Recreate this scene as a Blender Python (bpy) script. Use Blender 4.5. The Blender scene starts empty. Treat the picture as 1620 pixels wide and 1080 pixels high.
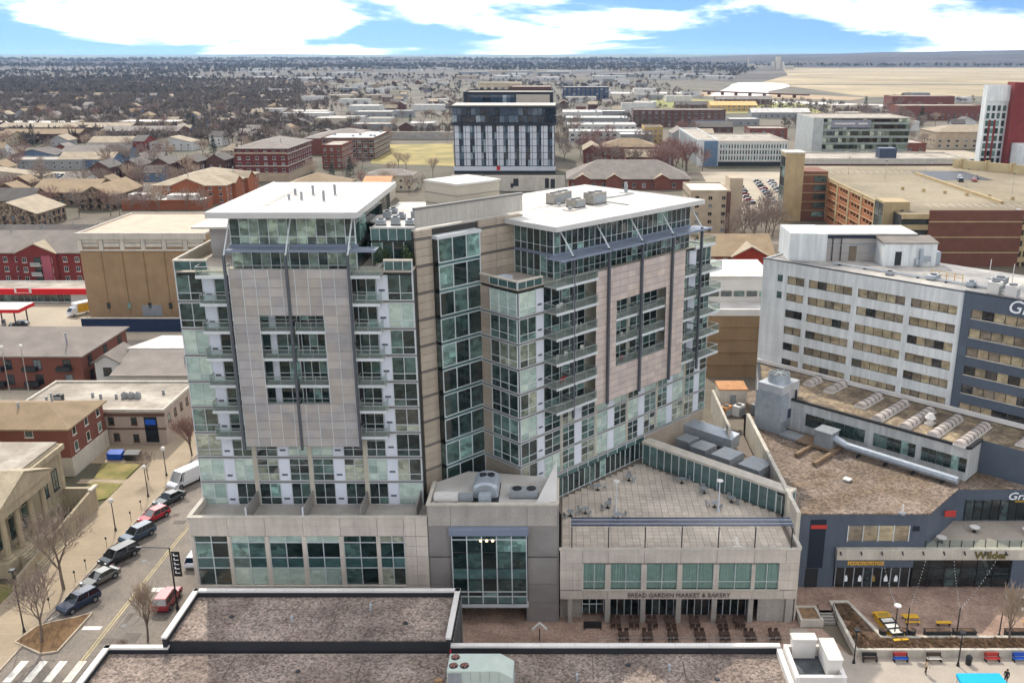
import bpy, math, random
import numpy as np
from mathutils import Vector, Matrix
R = random.Random(11)
S = bpy.context.scene
COL = S.collection
rad = math.radians
# ------------------------------------------------------------------ camera
cam = bpy.data.cameras.new('camera')
cam.sensor_width = 36; cam.lens = 1470 / 1620 * 36
cam.shift_x = -80 / 1620; cam.clip_start = 1; cam.clip_end = 60000
CAM = bpy.data.objects.new('camera', cam); COL.objects.link(CAM)
CAM.location = (0, 0, 66); CAM.rotation_euler = (rad(90 - 17.234), 0, 0)
S.camera = CAM
# ------------------------------------------------------------------ sky, sun, exposure
SUN_EL, SUN_AZ = 45, -20          # the sun stands behind the towers, a little to the left
W = bpy.data.worlds.new('World'); S.world = W; W.use_nodes = True
nt = W.node_tree; N = nt.nodes; L = nt.links; N.clear()
def nd(t, **k):
    n = N.new(t)
    for a, b in k.items(): setattr(n, a, b)
    return n
out = nd('ShaderNodeOutputWorld'); bg = nd('ShaderNodeBackground'); bg.inputs[1].default_value = .15
sky = nd('ShaderNodeTexSky', sky_type='NISHITA', sun_disc=False)
sky.sun_elevation = rad(SUN_EL); sky.sun_rotation = rad(SUN_AZ)
sky.altitude = 200; sky.air_density = 1.0; sky.dust_density = .35; sky.ozone_density = 2.2
tc = nd('ShaderNodeTexCoord')
lift = nd('ShaderNodeVectorMath', operation='MULTIPLY_ADD'); lift.inputs[1].default_value = (1, 1, .85); lift.inputs[2].default_value = (0, 0, .16)
nrm = nd('ShaderNodeVectorMath', operation='NORMALIZE'); L.new(tc.outputs['Generated'], lift.inputs[0]); L.new(lift.outputs[0], nrm.inputs[0]); L.new(nrm.outputs[0], sky.inputs['Vector']); sp = nd('ShaderNodeSeparateXYZ'); L.new(tc.outputs['Generated'], sp.inputs[0])
def mth(op, a, b=None, c=None):
    n = nd('ShaderNodeMath', operation=op)
    for i, v in enumerate((a, b, c)):
        if v is None: continue
        if isinstance(v, (int, float)): n.inputs[i].default_value = v
        else: L.new(v, n.inputs[i])
    return n.outputs[0]
# puffy clouds: noise on the view direction, flattened towards the horizon as perspective flattens a cloud deck
zc = mth('MAXIMUM', sp.outputs[2], 0.0)
zf = mth('MULTIPLY', mth('DIVIDE', zc, mth('ADD', zc, .16)), 1.15)
hl = mth('SQRT', mth('ADD', mth('ADD', mth('MULTIPLY', sp.outputs[0], sp.outputs[0]), mth('MULTIPLY', sp.outputs[1], sp.outputs[1])), .002))
cv = nd('ShaderNodeCombineXYZ'); L.new(mth('DIVIDE', sp.outputs[0], hl), cv.inputs[0]); L.new(mth('DIVIDE', sp.outputs[1], hl), cv.inputs[1]); L.new(zf, cv.inputs[2])
cn = nd('ShaderNodeTexNoise'); cn.inputs['Scale'].default_value = 4.6; cn.inputs['Detail'].default_value = 10
cn.inputs['Roughness'].default_value = .55; cn.inputs['Distortion'].default_value = .25
mp = nd('ShaderNodeMapping'); mp.inputs['Location'].default_value = (-8.52, -7.32, 3.93)
L.new(cv.outputs[0], mp.inputs[0]); L.new(mp.outputs[0], cn.inputs['Vector'])
rp = nd('ShaderNodeValToRGB'); rp.color_ramp.elements[0].position = .435; rp.color_ramp.elements[1].position = .64
rp.color_ramp.interpolation = 'EASE'
L.new(cn.outputs[0], rp.inputs[0])
cn2 = nd('ShaderNodeTexNoise'); cn2.inputs['Scale'].default_value = 3.4; cn2.inputs['Detail'].default_value = 6
L.new(mp.outputs[0], cn2.inputs['Vector'])
cc = nd('ShaderNodeMix', data_type='RGBA'); L.new(cn2.outputs[0], cc.inputs[0])
cc.inputs[6].default_value = (4.0, 4.1, 4.3, 1); cc.inputs[7].default_value = (27, 26.4, 25.6, 1)
tint = nd('ShaderNodeMix', data_type='RGBA', blend_type='MULTIPLY'); tint.inputs[0].default_value = 1
tint.inputs[7].default_value = (.265, .34, .425, 1); L.new(sky.outputs[0], tint.inputs[6])
mx = nd('ShaderNodeMix', data_type='RGBA'); L.new(rp.outputs[0], mx.inputs[0])
L.new(tint.outputs[2], mx.inputs[6]); L.new(cc.outputs[2], mx.inputs[7])
L.new(mx.outputs[2], bg.inputs[0]); L.new(bg.outputs[0], out.inputs[0])
sl = bpy.data.lights.new('sun', 'SUN'); sl.energy = 2.0; sl.angle = rad(.5); sl.color = (1, .94, .84)
SUN = bpy.data.objects.new('sun', sl); COL.objects.link(SUN)
sd = Vector((math.sin(rad(SUN_AZ)) * math.cos(rad(SUN_EL)), math.cos(rad(SUN_AZ)) * math.cos(rad(SUN_EL)), math.sin(rad(SUN_EL))))
SUN.rotation_euler = (-sd).to_track_quat('-Z', 'Y').to_euler(); SUN.location = (-300, 400, 500)
S.view_settings.view_transform = 'Standard'; S.view_settings.look = 'None'
S.view_settings.gamma = 1; S.view_settings.use_curve_mapping = False
S.view_settings.exposure = 1.07
S.render.engine = 'CYCLES'
S.cycles.use_denoising = True
S.cycles.max_bounces = 6; S.cycles.diffuse_bounces = 3; S.cycles.glossy_bounces = 3; S.cycles.transparent_max_bounces = 8
S.cycles.caustics_reflective = False; S.cycles.caustics_refractive = False
# ------------------------------------------------------------------ materials
def lin(h):
    h = h.lstrip('#'); o = []
    for i in (0, 2, 4):
        v = int(h[i:i + 2], 16) / 255
        o.append(v / 12.92 if v <= .04045 else ((v + .055) / 1.055) ** 2.4)
    return (*o, 1)
MATS = {}
def mat(name, col='#888888', rough=.85, var=.18, scale=.35, fine=6., bump=0., metal=0., spec=.3, rnd=.08, col2=None, streak=0., **kw):
    """weathered surface: two sizes of world-space noise, optional second colour, streaks and relief, a little change from piece to piece"""
    if name in MATS: return MATS[name]
    m = bpy.data.materials.new(name); m.use_nodes = True; t = m.node_tree; n = t.nodes; l = t.links
    b = n['Principled BSDF']; b.inputs['Roughness'].default_value = rough; b.inputs['Metallic'].default_value = metal
    b.inputs['Specular IOR Level'].default_value = spec
    g = n.new('ShaderNodeNewGeometry')
    def noise(s, d=4, st=None):
        x = n.new('ShaderNodeTexNoise'); x.inputs['Scale'].default_value = s; x.inputs['Detail'].default_value = d
        if st:
            q = n.new('ShaderNodeMapping'); q.inputs['Scale'].default_value = st; l.new(g.outputs['Position'], q.inputs[0]); l.new(q.outputs[0], x.inputs['Vector'])
        else: l.new(g.outputs['Position'], x.inputs['Vector'])
        return x.outputs[0]
    def mr(src, lo, hi):
        x = n.new('ShaderNodeMapRange'); x.inputs['From Min'].default_value = .3; x.inputs['From Max'].default_value = .7
        x.inputs['To Min'].default_value = lo; x.inputs['To Max'].default_value = hi; x.clamp = False; l.new(src, x.inputs[0]); return x.outputs[0]
    def mul(a, b_):
        x = n.new('ShaderNodeMath'); x.operation = 'MULTIPLY'; l.new(a, x.inputs[0]); l.new(b_, x.inputs[1]); return x.outputs[0]
    big = noise(scale); fin = noise(fine, 3)
    v = mul(mr(big, 1 - var, 1 + var), mr(fin, 1 - var * .6, 1 + var * .6))
    if kw.get('speck'):
        vo = n.new('ShaderNodeTexVoronoi'); vo.inputs['Scale'].default_value = kw['speck'][0]; l.new(g.outputs['Position'], vo.inputs['Vector'])
        sc_ = n.new('ShaderNodeSeparateColor'); l.new(vo.outputs['Color'], sc_.inputs[0]); x = n.new('ShaderNodeMapRange'); x.inputs['To Min'].default_value = kw['speck'][1]; x.inputs['To Max'].default_value = kw['speck'][2]; l.new(sc_.outputs[0], x.inputs[0]); v = mul(v, x.outputs[0])
    if streak: v = mul(v, mr(noise(1, 4, (1.6, 1.6, .12)), 1 - streak, 1 + streak * .3))
    oi = n.new('ShaderNodeObjectInfo'); ad = n.new('ShaderNodeMath'); ad.operation = 'ADD'
    l.new(oi.outputs['Random'], ad.inputs[0]); l.new(g.outputs['Random Per Island'], ad.inputs[1])
    fr = n.new('ShaderNodeMath'); fr.operation = 'FRACT'; l.new(ad.outputs[0], fr.inputs[0])
    q = n.new('ShaderNodeMapRange'); q.inputs['To Min'].default_value = 1 - rnd; q.inputs['To Max'].default_value = 1 + rnd; l.new(fr.outputs[0], q.inputs[0])
    v = mul(v, q.outputs[0])
    base = n.new('ShaderNodeMix'); base.data_type = 'RGBA'; c1 = lin(col); base.inputs[6].default_value = c1
    base.inputs[7].default_value = lin(col2) if col2 else c1
    if col2:
        r_ = n.new('ShaderNodeValToRGB'); r_.color_ramp.elements[0].position = .4; r_.color_ramp.elements[1].position = .6
        l.new(noise(kw.get('s2', scale * 3), 6), r_.inputs[0]); l.new(r_.outputs[0], base.inputs[0])
    mm = n.new('ShaderNodeMix'); mm.data_type = 'RGBA'; mm.blend_type = 'MULTIPLY'; mm.inputs[0].default_value = 1
    l.new(base.outputs[2], mm.inputs[6]); l.new(v, mm.inputs[7]); l.new(mm.outputs[2], b.inputs['Base Color'])
    if bump:
        bp = n.new('ShaderNodeBump'); bp.inputs['Strength'].default_value = bump; bp.inputs['Distance'].default_value = kw.get('bd', .05)
        l.new(fin if not kw.get('bs') else noise(kw['bs'], 5), bp.inputs['Height']); l.new(bp.outputs[0], b.inputs['Normal'])
    if kw.get('emit'):
        b.inputs['Emission Color'].default_value = c1; b.inputs['Emission Strength'].default_value = kw['emit']
    MATS[name] = m; return m
def glass(name, stops, rough=.04, ior=1.75, detail=.5):
    """opaque-looking glazing seen from outside: dim rooms, drawn blinds and lit curtains vary from pane to pane, sky reflects in it"""
    if name in MATS: return MATS[name]
    m = bpy.data.materials.new(name); m.use_nodes = True; t = m.node_tree; n = t.nodes; l = t.links
    b = n['Principled BSDF']; b.inputs['Roughness'].default_value = rough; b.inputs['IOR'].default_value = ior
    g = n.new('ShaderNodeNewGeometry'); oi = n.new('ShaderNodeObjectInfo')
    ad = n.new('ShaderNodeMath'); ad.operation = 'ADD'; l.new(oi.outputs['Random'], ad.inputs[0]); l.new(g.outputs['Random Per Island'], ad.inputs[1])
    fr = n.new('ShaderNodeMath'); fr.operation = 'FRACT'; l.new(ad.outputs[0], fr.inputs[0])
    r_ = n.new('ShaderNodeValToRGB'); r_.color_ramp.interpolation = 'CONSTANT'; e = r_.color_ramp.elements
    e[0].position = stops[0][0]; e[0].color = lin(stops[0][1]); e[1].position = stops[1][0]; e[1].color = lin(stops[1][1])
    for p_, c_ in stops[2:]:
        x = e.new(p_); x.color = lin(c_)
    l.new(fr.outputs[0], r_.inputs[0])
    nz = n.new('ShaderNodeTexNoise'); nz.inputs['Scale'].default_value = .9; nz.inputs['Detail'].default_value = 5
    mpn = n.new('ShaderNodeMapping'); mpn.inputs['Scale'].default_value = (1, 1, 1.5); l.new(g.outputs['Position'], mpn.inputs[0]); l.new(mpn.outputs[0], nz.inputs['Vector'])
    q = n.new('ShaderNodeMapRange'); q.inputs['From Min'].default_value = .35; q.inputs['From Max'].default_value = .65
    q.inputs['To Min'].default_value = 1 - detail * .5; q.inputs['To Max'].default_value = 1 + detail * .5; l.new(nz.outputs[0], q.inputs[0])
    mm = n.new('ShaderNodeMix'); mm.data_type = 'RGBA'; mm.blend_type = 'MULTIPLY'; mm.inputs[0].default_value = 1
    l.new(r_.outputs[0], mm.inputs[6]); l.new(q.outputs[0], mm.inputs[7]); l.new(mm.outputs[2], b.inputs['Base Color'])
    vo = n.new('ShaderNodeTexVoronoi'); vo.distance = 'CHEBYCHEV'; vo.inputs['Scale'].default_value = 1.05; l.new(mpn.outputs[0], vo.inputs['Vector'])
    sx = n.new('ShaderNodeSeparateColor'); l.new(vo.outputs['Color'], sx.inputs[0]); q2 = n.new('ShaderNodeMapRange'); q2.inputs['To Min'].default_value = 1 - detail * .75; q2.inputs['To Max'].default_value = 1 + detail * 1.3; l.new(sx.outputs[0], q2.inputs[0])
    m2 = n.new('ShaderNodeMix'); m2.data_type = 'RGBA'; m2.blend_type = 'MULTIPLY'; m2.inputs[0].default_value = 1; l.new(mm.outputs[2], m2.inputs[6]); l.new(q2.outputs[0], m2.inputs[7]); l.new(m2.outputs[2], b.inputs['Base Color'])
    w_ = n.new('ShaderNodeTexNoise'); w_.inputs['Scale'].default_value = .8; l.new(g.outputs['Position'], w_.inputs['Vector'])
    bp = n.new('ShaderNodeBump'); bp.inputs['Strength'].default_value = .12; bp.inputs['Distance'].default_value = .06
    l.new(w_.outputs[0], bp.inputs['Height']); l.new(bp.outputs[0], b.inputs['Normal'])
    MATS[name] = m; return m
# ------------------------------------------------------------------ mesh helpers
class MB:
    def __init__(s): s.v = []; s.f = []; s.m = []
    def face(s, pts, m=0):
        k = len(s.v); s.v += [tuple(p) for p in pts]; s.f.append(tuple(range(k, k + len(pts)))); s.m.append(m); return s
    def box(s, x0, x1, y0, y1, z0, z1, m=0, top=None):
        k = len(s.v); s.v += [(x0, y0, z0), (x1, y0, z0), (x1, y1, z0), (x0, y1, z0), (x0, y0, z1), (x1, y0, z1), (x1, y1, z1), (x0, y1, z1)]
        s.f += [tuple(k + i for i in q) for q in ((0, 3, 2, 1), (4, 5, 6, 7), (0, 1, 5, 4), (1, 2, 6, 5), (2, 3, 7, 6), (3, 0, 4, 7))]
        s.m += [m, m if top is None else top, m, m, m, m]; return s
    def prism(s, pts, z0, z1, m=0, top=None, bot=True):
        """pts: outline in plan, counter-clockwise; z0, z1 numbers or lists"""
        n_ = len(pts); k = len(s.v)
        zz0 = z0 if isinstance(z0, (list, tuple)) else [z0] * n_; zz1 = z1 if isinstance(z1, (list, tuple)) else [z1] * n_
        s.v += [(p[0], p[1], a) for p, a in zip(pts, zz0)] + [(p[0], p[1], a) for p, a in zip(pts, zz1)]
        for i in range(n_):
            j = (i + 1) % n_; s.f.append((k + i, k + j, k + n_ + j, k + n_ + i)); s.m.append(m)
        s.f.append(tuple(k + n_ + i for i in range(n_))); s.m.append(m if top is None else top)
        if bot: s.f.append(tuple(k + i for i in reversed(range(n_)))); s.m.append(m)
        return s
    def cyl(s, x, y, z0, z1, r0, r1=None, n=10, m=0, cap=None):
        r1 = r0 if r1 is None else r1; k = len(s.v)
        for z, r in ((z0, r0), (z1, r1)):
            s.v += [(x + r * math.cos(i * 2 * math.pi / n), y + r * math.sin(i * 2 * math.pi / n), z) for i in range(n)]
        for i in range(n):
            j = (i + 1) % n; s.f.append((k + i, k + j, k + n + j, k + n + i)); s.m.append(m)
        s.f.append(tuple(k + n + i for i in range(n))); s.m.append(m if cap is None else cap)
        s.f.append(tuple(k + i for i in reversed(range(n)))); s.m.append(m); return s
    def bar(s, a, b, r, m=0, n=4, r2=None):
        a, b = Vector(a), Vector(b); d = (b - a)
        if d.length < 1e-6: return s
        d.normalize(); u = d.orthogonal().normalized() if n != 4 else (d.cross(Vector((0, 0, 1))) if abs(d.z) < .99 else Vector((1, 0, 0))).normalized()
        w = d.cross(u); r2 = r if r2 is None else r2; k = len(s.v); off = math.pi / 4 if n == 4 else 0
        for p, q in ((a, r), (b, r2)):
            for i in range(n):
                t = off + i * 2 * math.pi / n; s.v.append(tuple(p + (u * math.cos(t) + w * math.sin(t)) * q))
        for i in range(n):
            j = (i + 1) % n; s.f.append((k + i, k + j, k + n + j, k + n + i)); s.m.append(m)
        s.f.append(tuple(k + n + i for i in range(n))); s.m.append(m); s.f.append(tuple(k + i for i in reversed(range(n)))); s.m.append(m); return s
    def loft(s, rings, m=0, cap=True):
        k = len(s.v); n = len(rings[0])
        for r in rings: s.v += [tuple(p) for p in r]
        for i in range(len(rings) - 1):
            for j in range(n):
                q = (j + 1) % n; mm = m[i][j] if isinstance(m, list) else m
                s.f.append((k + i * n + j, k + i * n + q, k + (i + 1) * n + q, k + (i + 1) * n + j)); s.m.append(mm)
        if cap:
            mm = m[0][0] if isinstance(m, list) else m
            s.f.append(tuple(k + j for j in reversed(range(n)))); s.m.append(mm); s.f.append(tuple(k + (len(rings) - 1) * n + j for j in range(n))); s.m.append(mm)
        return s
    def mesh(s, name, mats, smooth=False):
        me = bpy.data.meshes.new(name); me.from_pydata(s.v, [], s.f)
        for q in (mats if isinstance(mats, (list, tuple)) else [mats]): me.materials.append(q)
        me.polygons.foreach_set('material_index', s.m)
        if smooth: me.polygons.foreach_set('use_smooth', [True] * len(s.f))
        me.update(); return me
def ob(name, me, parent=None, loc=(0, 0, 0), rz=0, scale=None, rot=None):
    o = bpy.data.objects.new(name, me); COL.objects.link(o); o.location = loc
    if rot: o.rotation_euler = rot
    elif rz: o.rotation_euler = (0, 0, rz)
    if scale: o.scale = scale
    if parent: o.parent = parent
    return o
def tag(o, label=None, cat=None, group=None, kind=None):
    if label: o['label'] = label
    if cat: o['category'] = cat
    if group: o['group'] = group
    if kind: o['kind'] = kind
    return o
def thing(name, label, cat, loc=(0, 0, 0), rz=0, group=None):
    o = ob(name, None, None, loc, rz); o.empty_display_size = .5
    return tag(o, label, cat, group)
def part(root, name, mb, mats, label=None, smooth=False):
    o = ob(name, mb.mesh(name, mats, smooth), root)
    if label: o['label'] = label
    return o
def struct(name, mb, mats):
    return tag(ob(name, mb.mesh(name, mats)), kind='structure')
def copy_tree(o, parent=None):
    c = o.copy(); COL.objects.link(c)
    if parent: c.parent = parent
    for ch in o.children: copy_tree(ch, c)
    return c
# pieces: small boxes (or shared meshes) queued under a thing, linked at the end; past 300 of a name the farthest are joined
QUEUE = {}
UNIT = {}
def unit(m):
    if m.name not in UNIT: UNIT[m.name] = MB().box(-.5, .5, -.5, .5, -.5, .5).mesh('piece_' + m.name, m)
    return UNIT[m.name]
def P(root, name, m, x0, x1, y0, y1, z0, z1, rz=0, off=(0, 0, 0)):
    if x1 < x0: x0, x1 = x1, x0
    if y1 < y0: y0, y1 = y1, y0
    QUEUE.setdefault((root, name), []).append((unit(m), ((x0 + x1) / 2 + off[0], (y0 + y1) / 2 + off[1], (z0 + z1) / 2 + off[2]), rz, (x1 - x0, y1 - y0, z1 - z0)))
def PM(root, name, me, loc, rz=0, scale=(1, 1, 1), size=1.):
    QUEUE.setdefault((root, name), []).append((me, tuple(loc), rz, tuple(scale), size))
def flush():
    for (root, name), lst in QUEUE.items():
        rw = Matrix.LocRotScale(root.location, root.rotation_euler.to_quaternion(), root.scale)
        if root.parent: rw = Matrix.LocRotScale(root.parent.location, root.parent.rotation_euler.to_quaternion(), root.parent.scale) @ rw
        def key(e):
            d = (rw @ Vector(e[1]) - CAM.location).length; s = e[3]
            a = e[4] ** 2 if len(e) > 4 else sorted(s)[1] * sorted(s)[2]
            return -a / d / d
        if len(lst) > 300: lst = sorted(lst, key=key)
        for e in lst[:300]: ob(name, e[0], root, e[1], e[2], e[3])
        rest = lst[300:]
        if rest:
            V, F, MI, mats = [], [], [], []
            for e in rest:
                me = e[0]; mt = Matrix.LocRotScale(Vector(e[1]), Matrix.Rotation(e[2], 3, 'Z').to_quaternion(), Vector(e[3])); k = len(V)
                V += [tuple(mt @ v.co) for v in me.vertices]
                mi = []
                for q in me.materials:
                    if q not in mats: mats.append(q)
                    mi.append(mats.index(q))
                for pl in me.polygons: F.append(tuple(k + i for i in pl.vertices)); MI.append(mi[pl.material_index])
            me = bpy.data.meshes.new(name); me.from_pydata(V, [], F)
            for q in mats: me.materials.append(q)
            me.polygons.foreach_set('material_index', MI); me.update()
            tag(ob(name, me, root), kind='stuff')
    QUEUE.clear()
def text(root, name, body, m, loc, size, rot, depth=.05, fitw=None, shear=0, center=True, off=0.):
    cu = bpy.data.curves.new(name, 'FONT'); cu.body = body; cu.size = size; cu.extrude = depth; cu.shear = shear
    cu.align_x = 'CENTER' if center else 'LEFT'; cu.resolution_u = 3; cu.offset = off
    t = bpy.data.objects.new(name, cu); me = bpy.data.meshes.new_from_object(t); bpy.data.objects.remove(t)
    me.materials.clear(); me.materials.append(m)
    for pl in me.polygons: pl.material_index = 0
    if fitw:
        xs = [v.co.x for v in me.vertices]; w_ = max(xs) - min(xs)
        for v in me.vertices: v.co.x *= fitw / w_
    return ob(name, me, root, loc, rot=rot)
# ------------------------------------------------------------------ palette
M_stone = mat('limestone', '#c3b8aa', .8, .10, .5, 5, streak=.16, rnd=.05)
M_stonej = mat('stone_joint', '#857c72', .9, .1)
M_beige = mat('beige_panel', '#a39685', .55, .08, .4, 3, spec=.4, rnd=.08, streak=.10)
M_beigel = mat('pale_panel', '#a9a190', .5, .06, .3, 3, rnd=.04)
M_grey = mat('grey_tile', '#87827c', .6, .12, .4, 7, rnd=.08)
M_mesh = mat('metal_mesh', '#a9a5a2', .6, .10, .7, 16, rnd=.13, col2='#aca398', s2=.35)
M_meshp = mat('terracotta_mesh', '#b2a59d', .6, .07, .9, 16, rnd=.09, col2='#b9a99d', s2=.5, streak=.08)
M_white = mat('white_panel', '#c6cad0', .45, .05, .4, 3, spec=.4, rnd=.04)
M_mull = mat('aluminium_mullion', '#bcc0bf', .4, .05, metal=.0, spec=.5)
M_band = mat('floor_band', '#6d6a66', .5, .08, spec=.4)
M_jnt = mat('screen_joint_grey', '#87837e', .5, .08); M_mast = mat('steel_mast', '#4b4e53', .45, .06, spec=.5)
M_shade = mat('sunshade_metal', '#737c8a', .4, .06, spec=.5)
M_blade = mat('blue_blade', '#27344a', .4, .06, spec=.5)
M_core = mat('dim_interior', '#3b3a36', .9, .2)
M_roofw = mat('white_membrane', '#c4c0b8', .8, .10, .16, 1.2, rnd=.03, col2='#b4aea4', s2=.3)
M_fascia = mat('fascia_metal', '#b3b1ab', .5, .05)
M_slab = mat('balcony_slab', '#8f8f86', .8, .1)
M_deck = mat('deck_paver', '#bcb0a0', .9, .14, .25, 4, rnd=.10)
M_deckg = mat('deck_bed', '#7a6f64', .95, .1)
M_conc = mat('concrete', '#a09a90', .9, .14, .4, 5, streak=.1)
M_concl = mat('pale_concrete', '#bdb5a6', .85, .1, .4, 5, streak=.14)
M_gravel = mat('roof_gravel', '#87796e', .95, .26, .12, 5.5, bump=1, bd=.1, bs=5, col2='#75675d', s2=.3, speck=(4.5, .5, 1.5))
M_gravel2 = mat('brown_gravel', '#7f7063', .95, .26, .12, 5.0, bump=1, bd=.1, bs=5, col2='#70604f', s2=.3, speck=(3.6, .55, 1.45))
M_coping = mat('white_coping', '#cfcac2', .6, .06)
M_black = mat('black_membrane', '#2a2b2d', .8, .15)
M_galv = mat('galvanised_steel', '#9aa1a6', .4, .12, 1.5, 9, spec=.6, metal=.2)
M_galvd = mat('dull_steel', '#85898a', .5, .12, 1.5, 9, spec=.5)
M_rail = mat('railing_metal', '#8f908c', .4, .05, spec=.5)
M_dark = mat('dark_metal', '#222426', .5, .1, spec=.4)
M_red = mat('red_fabric', '#a02535', .8, .1)
M_gl = glass('tower_glass', [(0, '#1b2322'), (.26, '#2e3a38'), (.42, '#475853'), (.54, '#89a699'), (.72, '#a2baa9'), (.88, '#b3c0ae'), (.95, '#5b5a48')])
M_gld = glass('dark_glass', [(0, '#1c2725'), (.4, '#2b3b38'), (.68, '#3f534d'), (.88, '#688279')])
M_glt = glass('teal_glass', [(0, '#3c5553'), (.5, '#465f5d'), (.8, '#526c69')], detail=.2)
M_glg = glass('pale_green_glass', [(0, '#7d9a90'), (.4, '#93ada0'), (.75, '#4f615c')], detail=.3)
M_glp = glass('penthouse_glass', [(0, '#3a4642'), (.3, '#536058'), (.55, '#76867a'), (.8, '#8f9d8a')], detail=.5)
M_rg = glass('railing_glass', [(0, '#6f8078'), (.5, '#7d8c82')], detail=.1)
M_gl1 = glass('tower_glass_dark', [(0, '#212c2a'), (.5, '#30403c'), (.8, '#465a54')]); M_gl2 = glass('tower_glass_mid', [(0, '#4b605a'), (.4, '#5f756d'), (.75, '#37463f')])
M_gl3 = glass('tower_glass_pale', [(0, '#9bada2'), (.45, '#acbbad'), (.85, '#8b9f94')], detail=.14); M_gl4 = glass('tower_glass_cream', [(0, '#8f9280'), (.5, '#6f7465'), (.8, '#3c403a')], detail=.4)
GR = random.Random(5); GW_ = (3, 3, 4.6, 1.4)
def see_through(m, a):
    t_ = m.node_tree; o_ = t_.nodes['Material Output']; tr = t_.nodes.new('ShaderNodeBsdfTransparent'); mx_ = t_.nodes.new('ShaderNodeMixShader'); mx_.inputs[0].default_value = a
    t_.links.new(tr.outputs[0], mx_.inputs[1]); t_.links.new(t_.nodes['Principled BSDF'].outputs[0], mx_.inputs[2]); t_.links.new(mx_.outputs[0], o_.inputs[0])
see_through(M_mesh, .8)          # perforated sheet lets a little of the wall behind show
AZ = rad(46.5); CX0, CY0 = -5.35, 107.2
def xy(u, v): return (CX0 + u * math.cos(AZ) - v * math.sin(AZ), CY0 + u * math.sin(AZ) + v * math.cos(AZ))
FL = [13.1, 16.3, 19.53, 22.75, 26.0, 29.2, 32.45, 35.7, 38.95, 42.2]
class Fr:
    """a thing with its own axes: children are given in world metres (or in the turned u, v axes) and set off from the root"""
    def __init__(s, root, ox=0, oy=0): s.r = root; s.o = (-ox, -oy, -root.location.z if ox or oy else 0)
    def b(s, name, m, x0, x1, y0, y1, z0, z1): P(s.r, name, m, x0, x1, y0, y1, z0, z1, 0, s.o)
    def c(s, ax, name, m, a0, a1, p, t0, t1, z0, z1):
        if ax == 'x': s.b(name, m, a0, a1, p + t0, p + t1, z0, z1)
        else: s.b(name, m, p + t0, p + t1, a0, a1, z0, z1)
    def part(s, name, mb, mats, label=None, smooth=False, parent=None):
        o = ob(name, mb.mesh(name, mats, smooth), parent or s.r, (0, 0, 0) if parent else s.o)
        if label: o['label'] = label
        return o
    def glazing(s, ax, a0, a1, p, z0, z1, n, m, rows=(1.,), mull=M_mull, mw=.07, ends=True, name='pane', prj=.09):
        """n panes across, rows are shares of the height from the bottom; mullions and transoms stand proud of the glass"""
        w = (a1 - a0) / n
        zz = [z0]
        for r in rows: zz.append(zz[-1] + (z1 - z0) * r / sum(rows))
        if m is M_gl or (isinstance(m, list) and M_gl in m):
            pick = GR.choices((M_gl1, M_gl2, M_gl3, M_gl4), GW_)[0]; m = pick if m is M_gl else [pick if q is M_gl else q for q in m]
        ms = m if isinstance(m, (list, tuple)) else [m] * len(rows)
        for i in range(n):
            for k in range(len(rows)): s.c(ax, name, ms[k], a0 + i * w + mw / 2, a0 + (i + 1) * w - mw / 2, p, 0, .1, zz[k] + mw / 2, zz[k + 1] - mw / 2)
        for i in range(0 if ends else 1, n + (1 if ends else 0)): s.c(ax, 'mullion', mull, a0 + i * w - mw / 2, a0 + i * w + mw / 2, p, -prj, .06, z0, z1)
        for k in range(1, len(rows)): s.c(ax, 'transom', mull, a0, a1, p, -prj * .8, .05, zz[k] - mw / 2, zz[k] + mw / 2)
def balcony(f, x0, x1, y0, y1, z, rail=M_rail, glassm=M_rg, label=None):
    """slab, edge beam and a glazed railing on the three open sides (y0 is the outer edge)"""
    s = f.part('balcony', MB().box(x0, x1, y0, y1, z - .2, z).box(x0 - .03, x1 + .03, y0 - .06, y0, z - .28, z + .06, 1), [M_slab, M_mull], label)
    g = MB()
    g.box(x0 + .06, x1 - .06, y0 + .03, y0 + .06, z + .1, z + 1.0, 0).box(x0 + .03, x0 + .06, y0 + .06, y1, z + .1, z + 1.0, 0).box(x1 - .06, x1 - .03, y0 + .06, y1, z + .1, z + 1.0, 0)
    f.part('railing_pane', g, [M_trans], parent=s)
    h = MB().box(x0, x1, y0, y0 + .08, z + 1.02, z + 1.09).box(x0, x0 + .07, y0 + .08, y1, z + 1.02, z + 1.09).box(x1 - .07, x1, y0 + .08, y1, z + 1.02, z + 1.09)
    n = max(2, int((x1 - x0) / 1.6))
    for i in range(n + 1):
        x = x0 + .03 + (x1 - x0 - .06) * i / n; h.box(x - .025, x + .025, y0 + .0, y0 + .03, z + .06, z + 1.02)
    f.part('handrail', h, [rail], parent=s)
    return s
def transglass(name, col, a):
    m = bpy.data.materials.new(name); m.use_nodes = True; t = m.node_tree; n = t.nodes; l = t.links
    b = n['Principled BSDF']; b.inputs['Base Color'].default_value = lin(col); b.inputs['Roughness'].default_value = .05
    tr = n.new('ShaderNodeBsdfTransparent'); tr.inputs[0].default_value = (.9, .94, .92, 1); mx_ = n.new('ShaderNodeMixShader'); mx_.inputs[0].default_value = a
    l.new(tr.outputs[0], mx_.inputs[1]); l.new(b.outputs[0], mx_.inputs[2]); l.new(mx_.outputs[0], n['Material Output'].inputs[0]); MATS[name] = m; return m
M_trans = transglass('clear_railing_glass', '#8b948f', .14)
M_trans2 = transglass('clear_window_glass', '#6d8078', .2)
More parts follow.
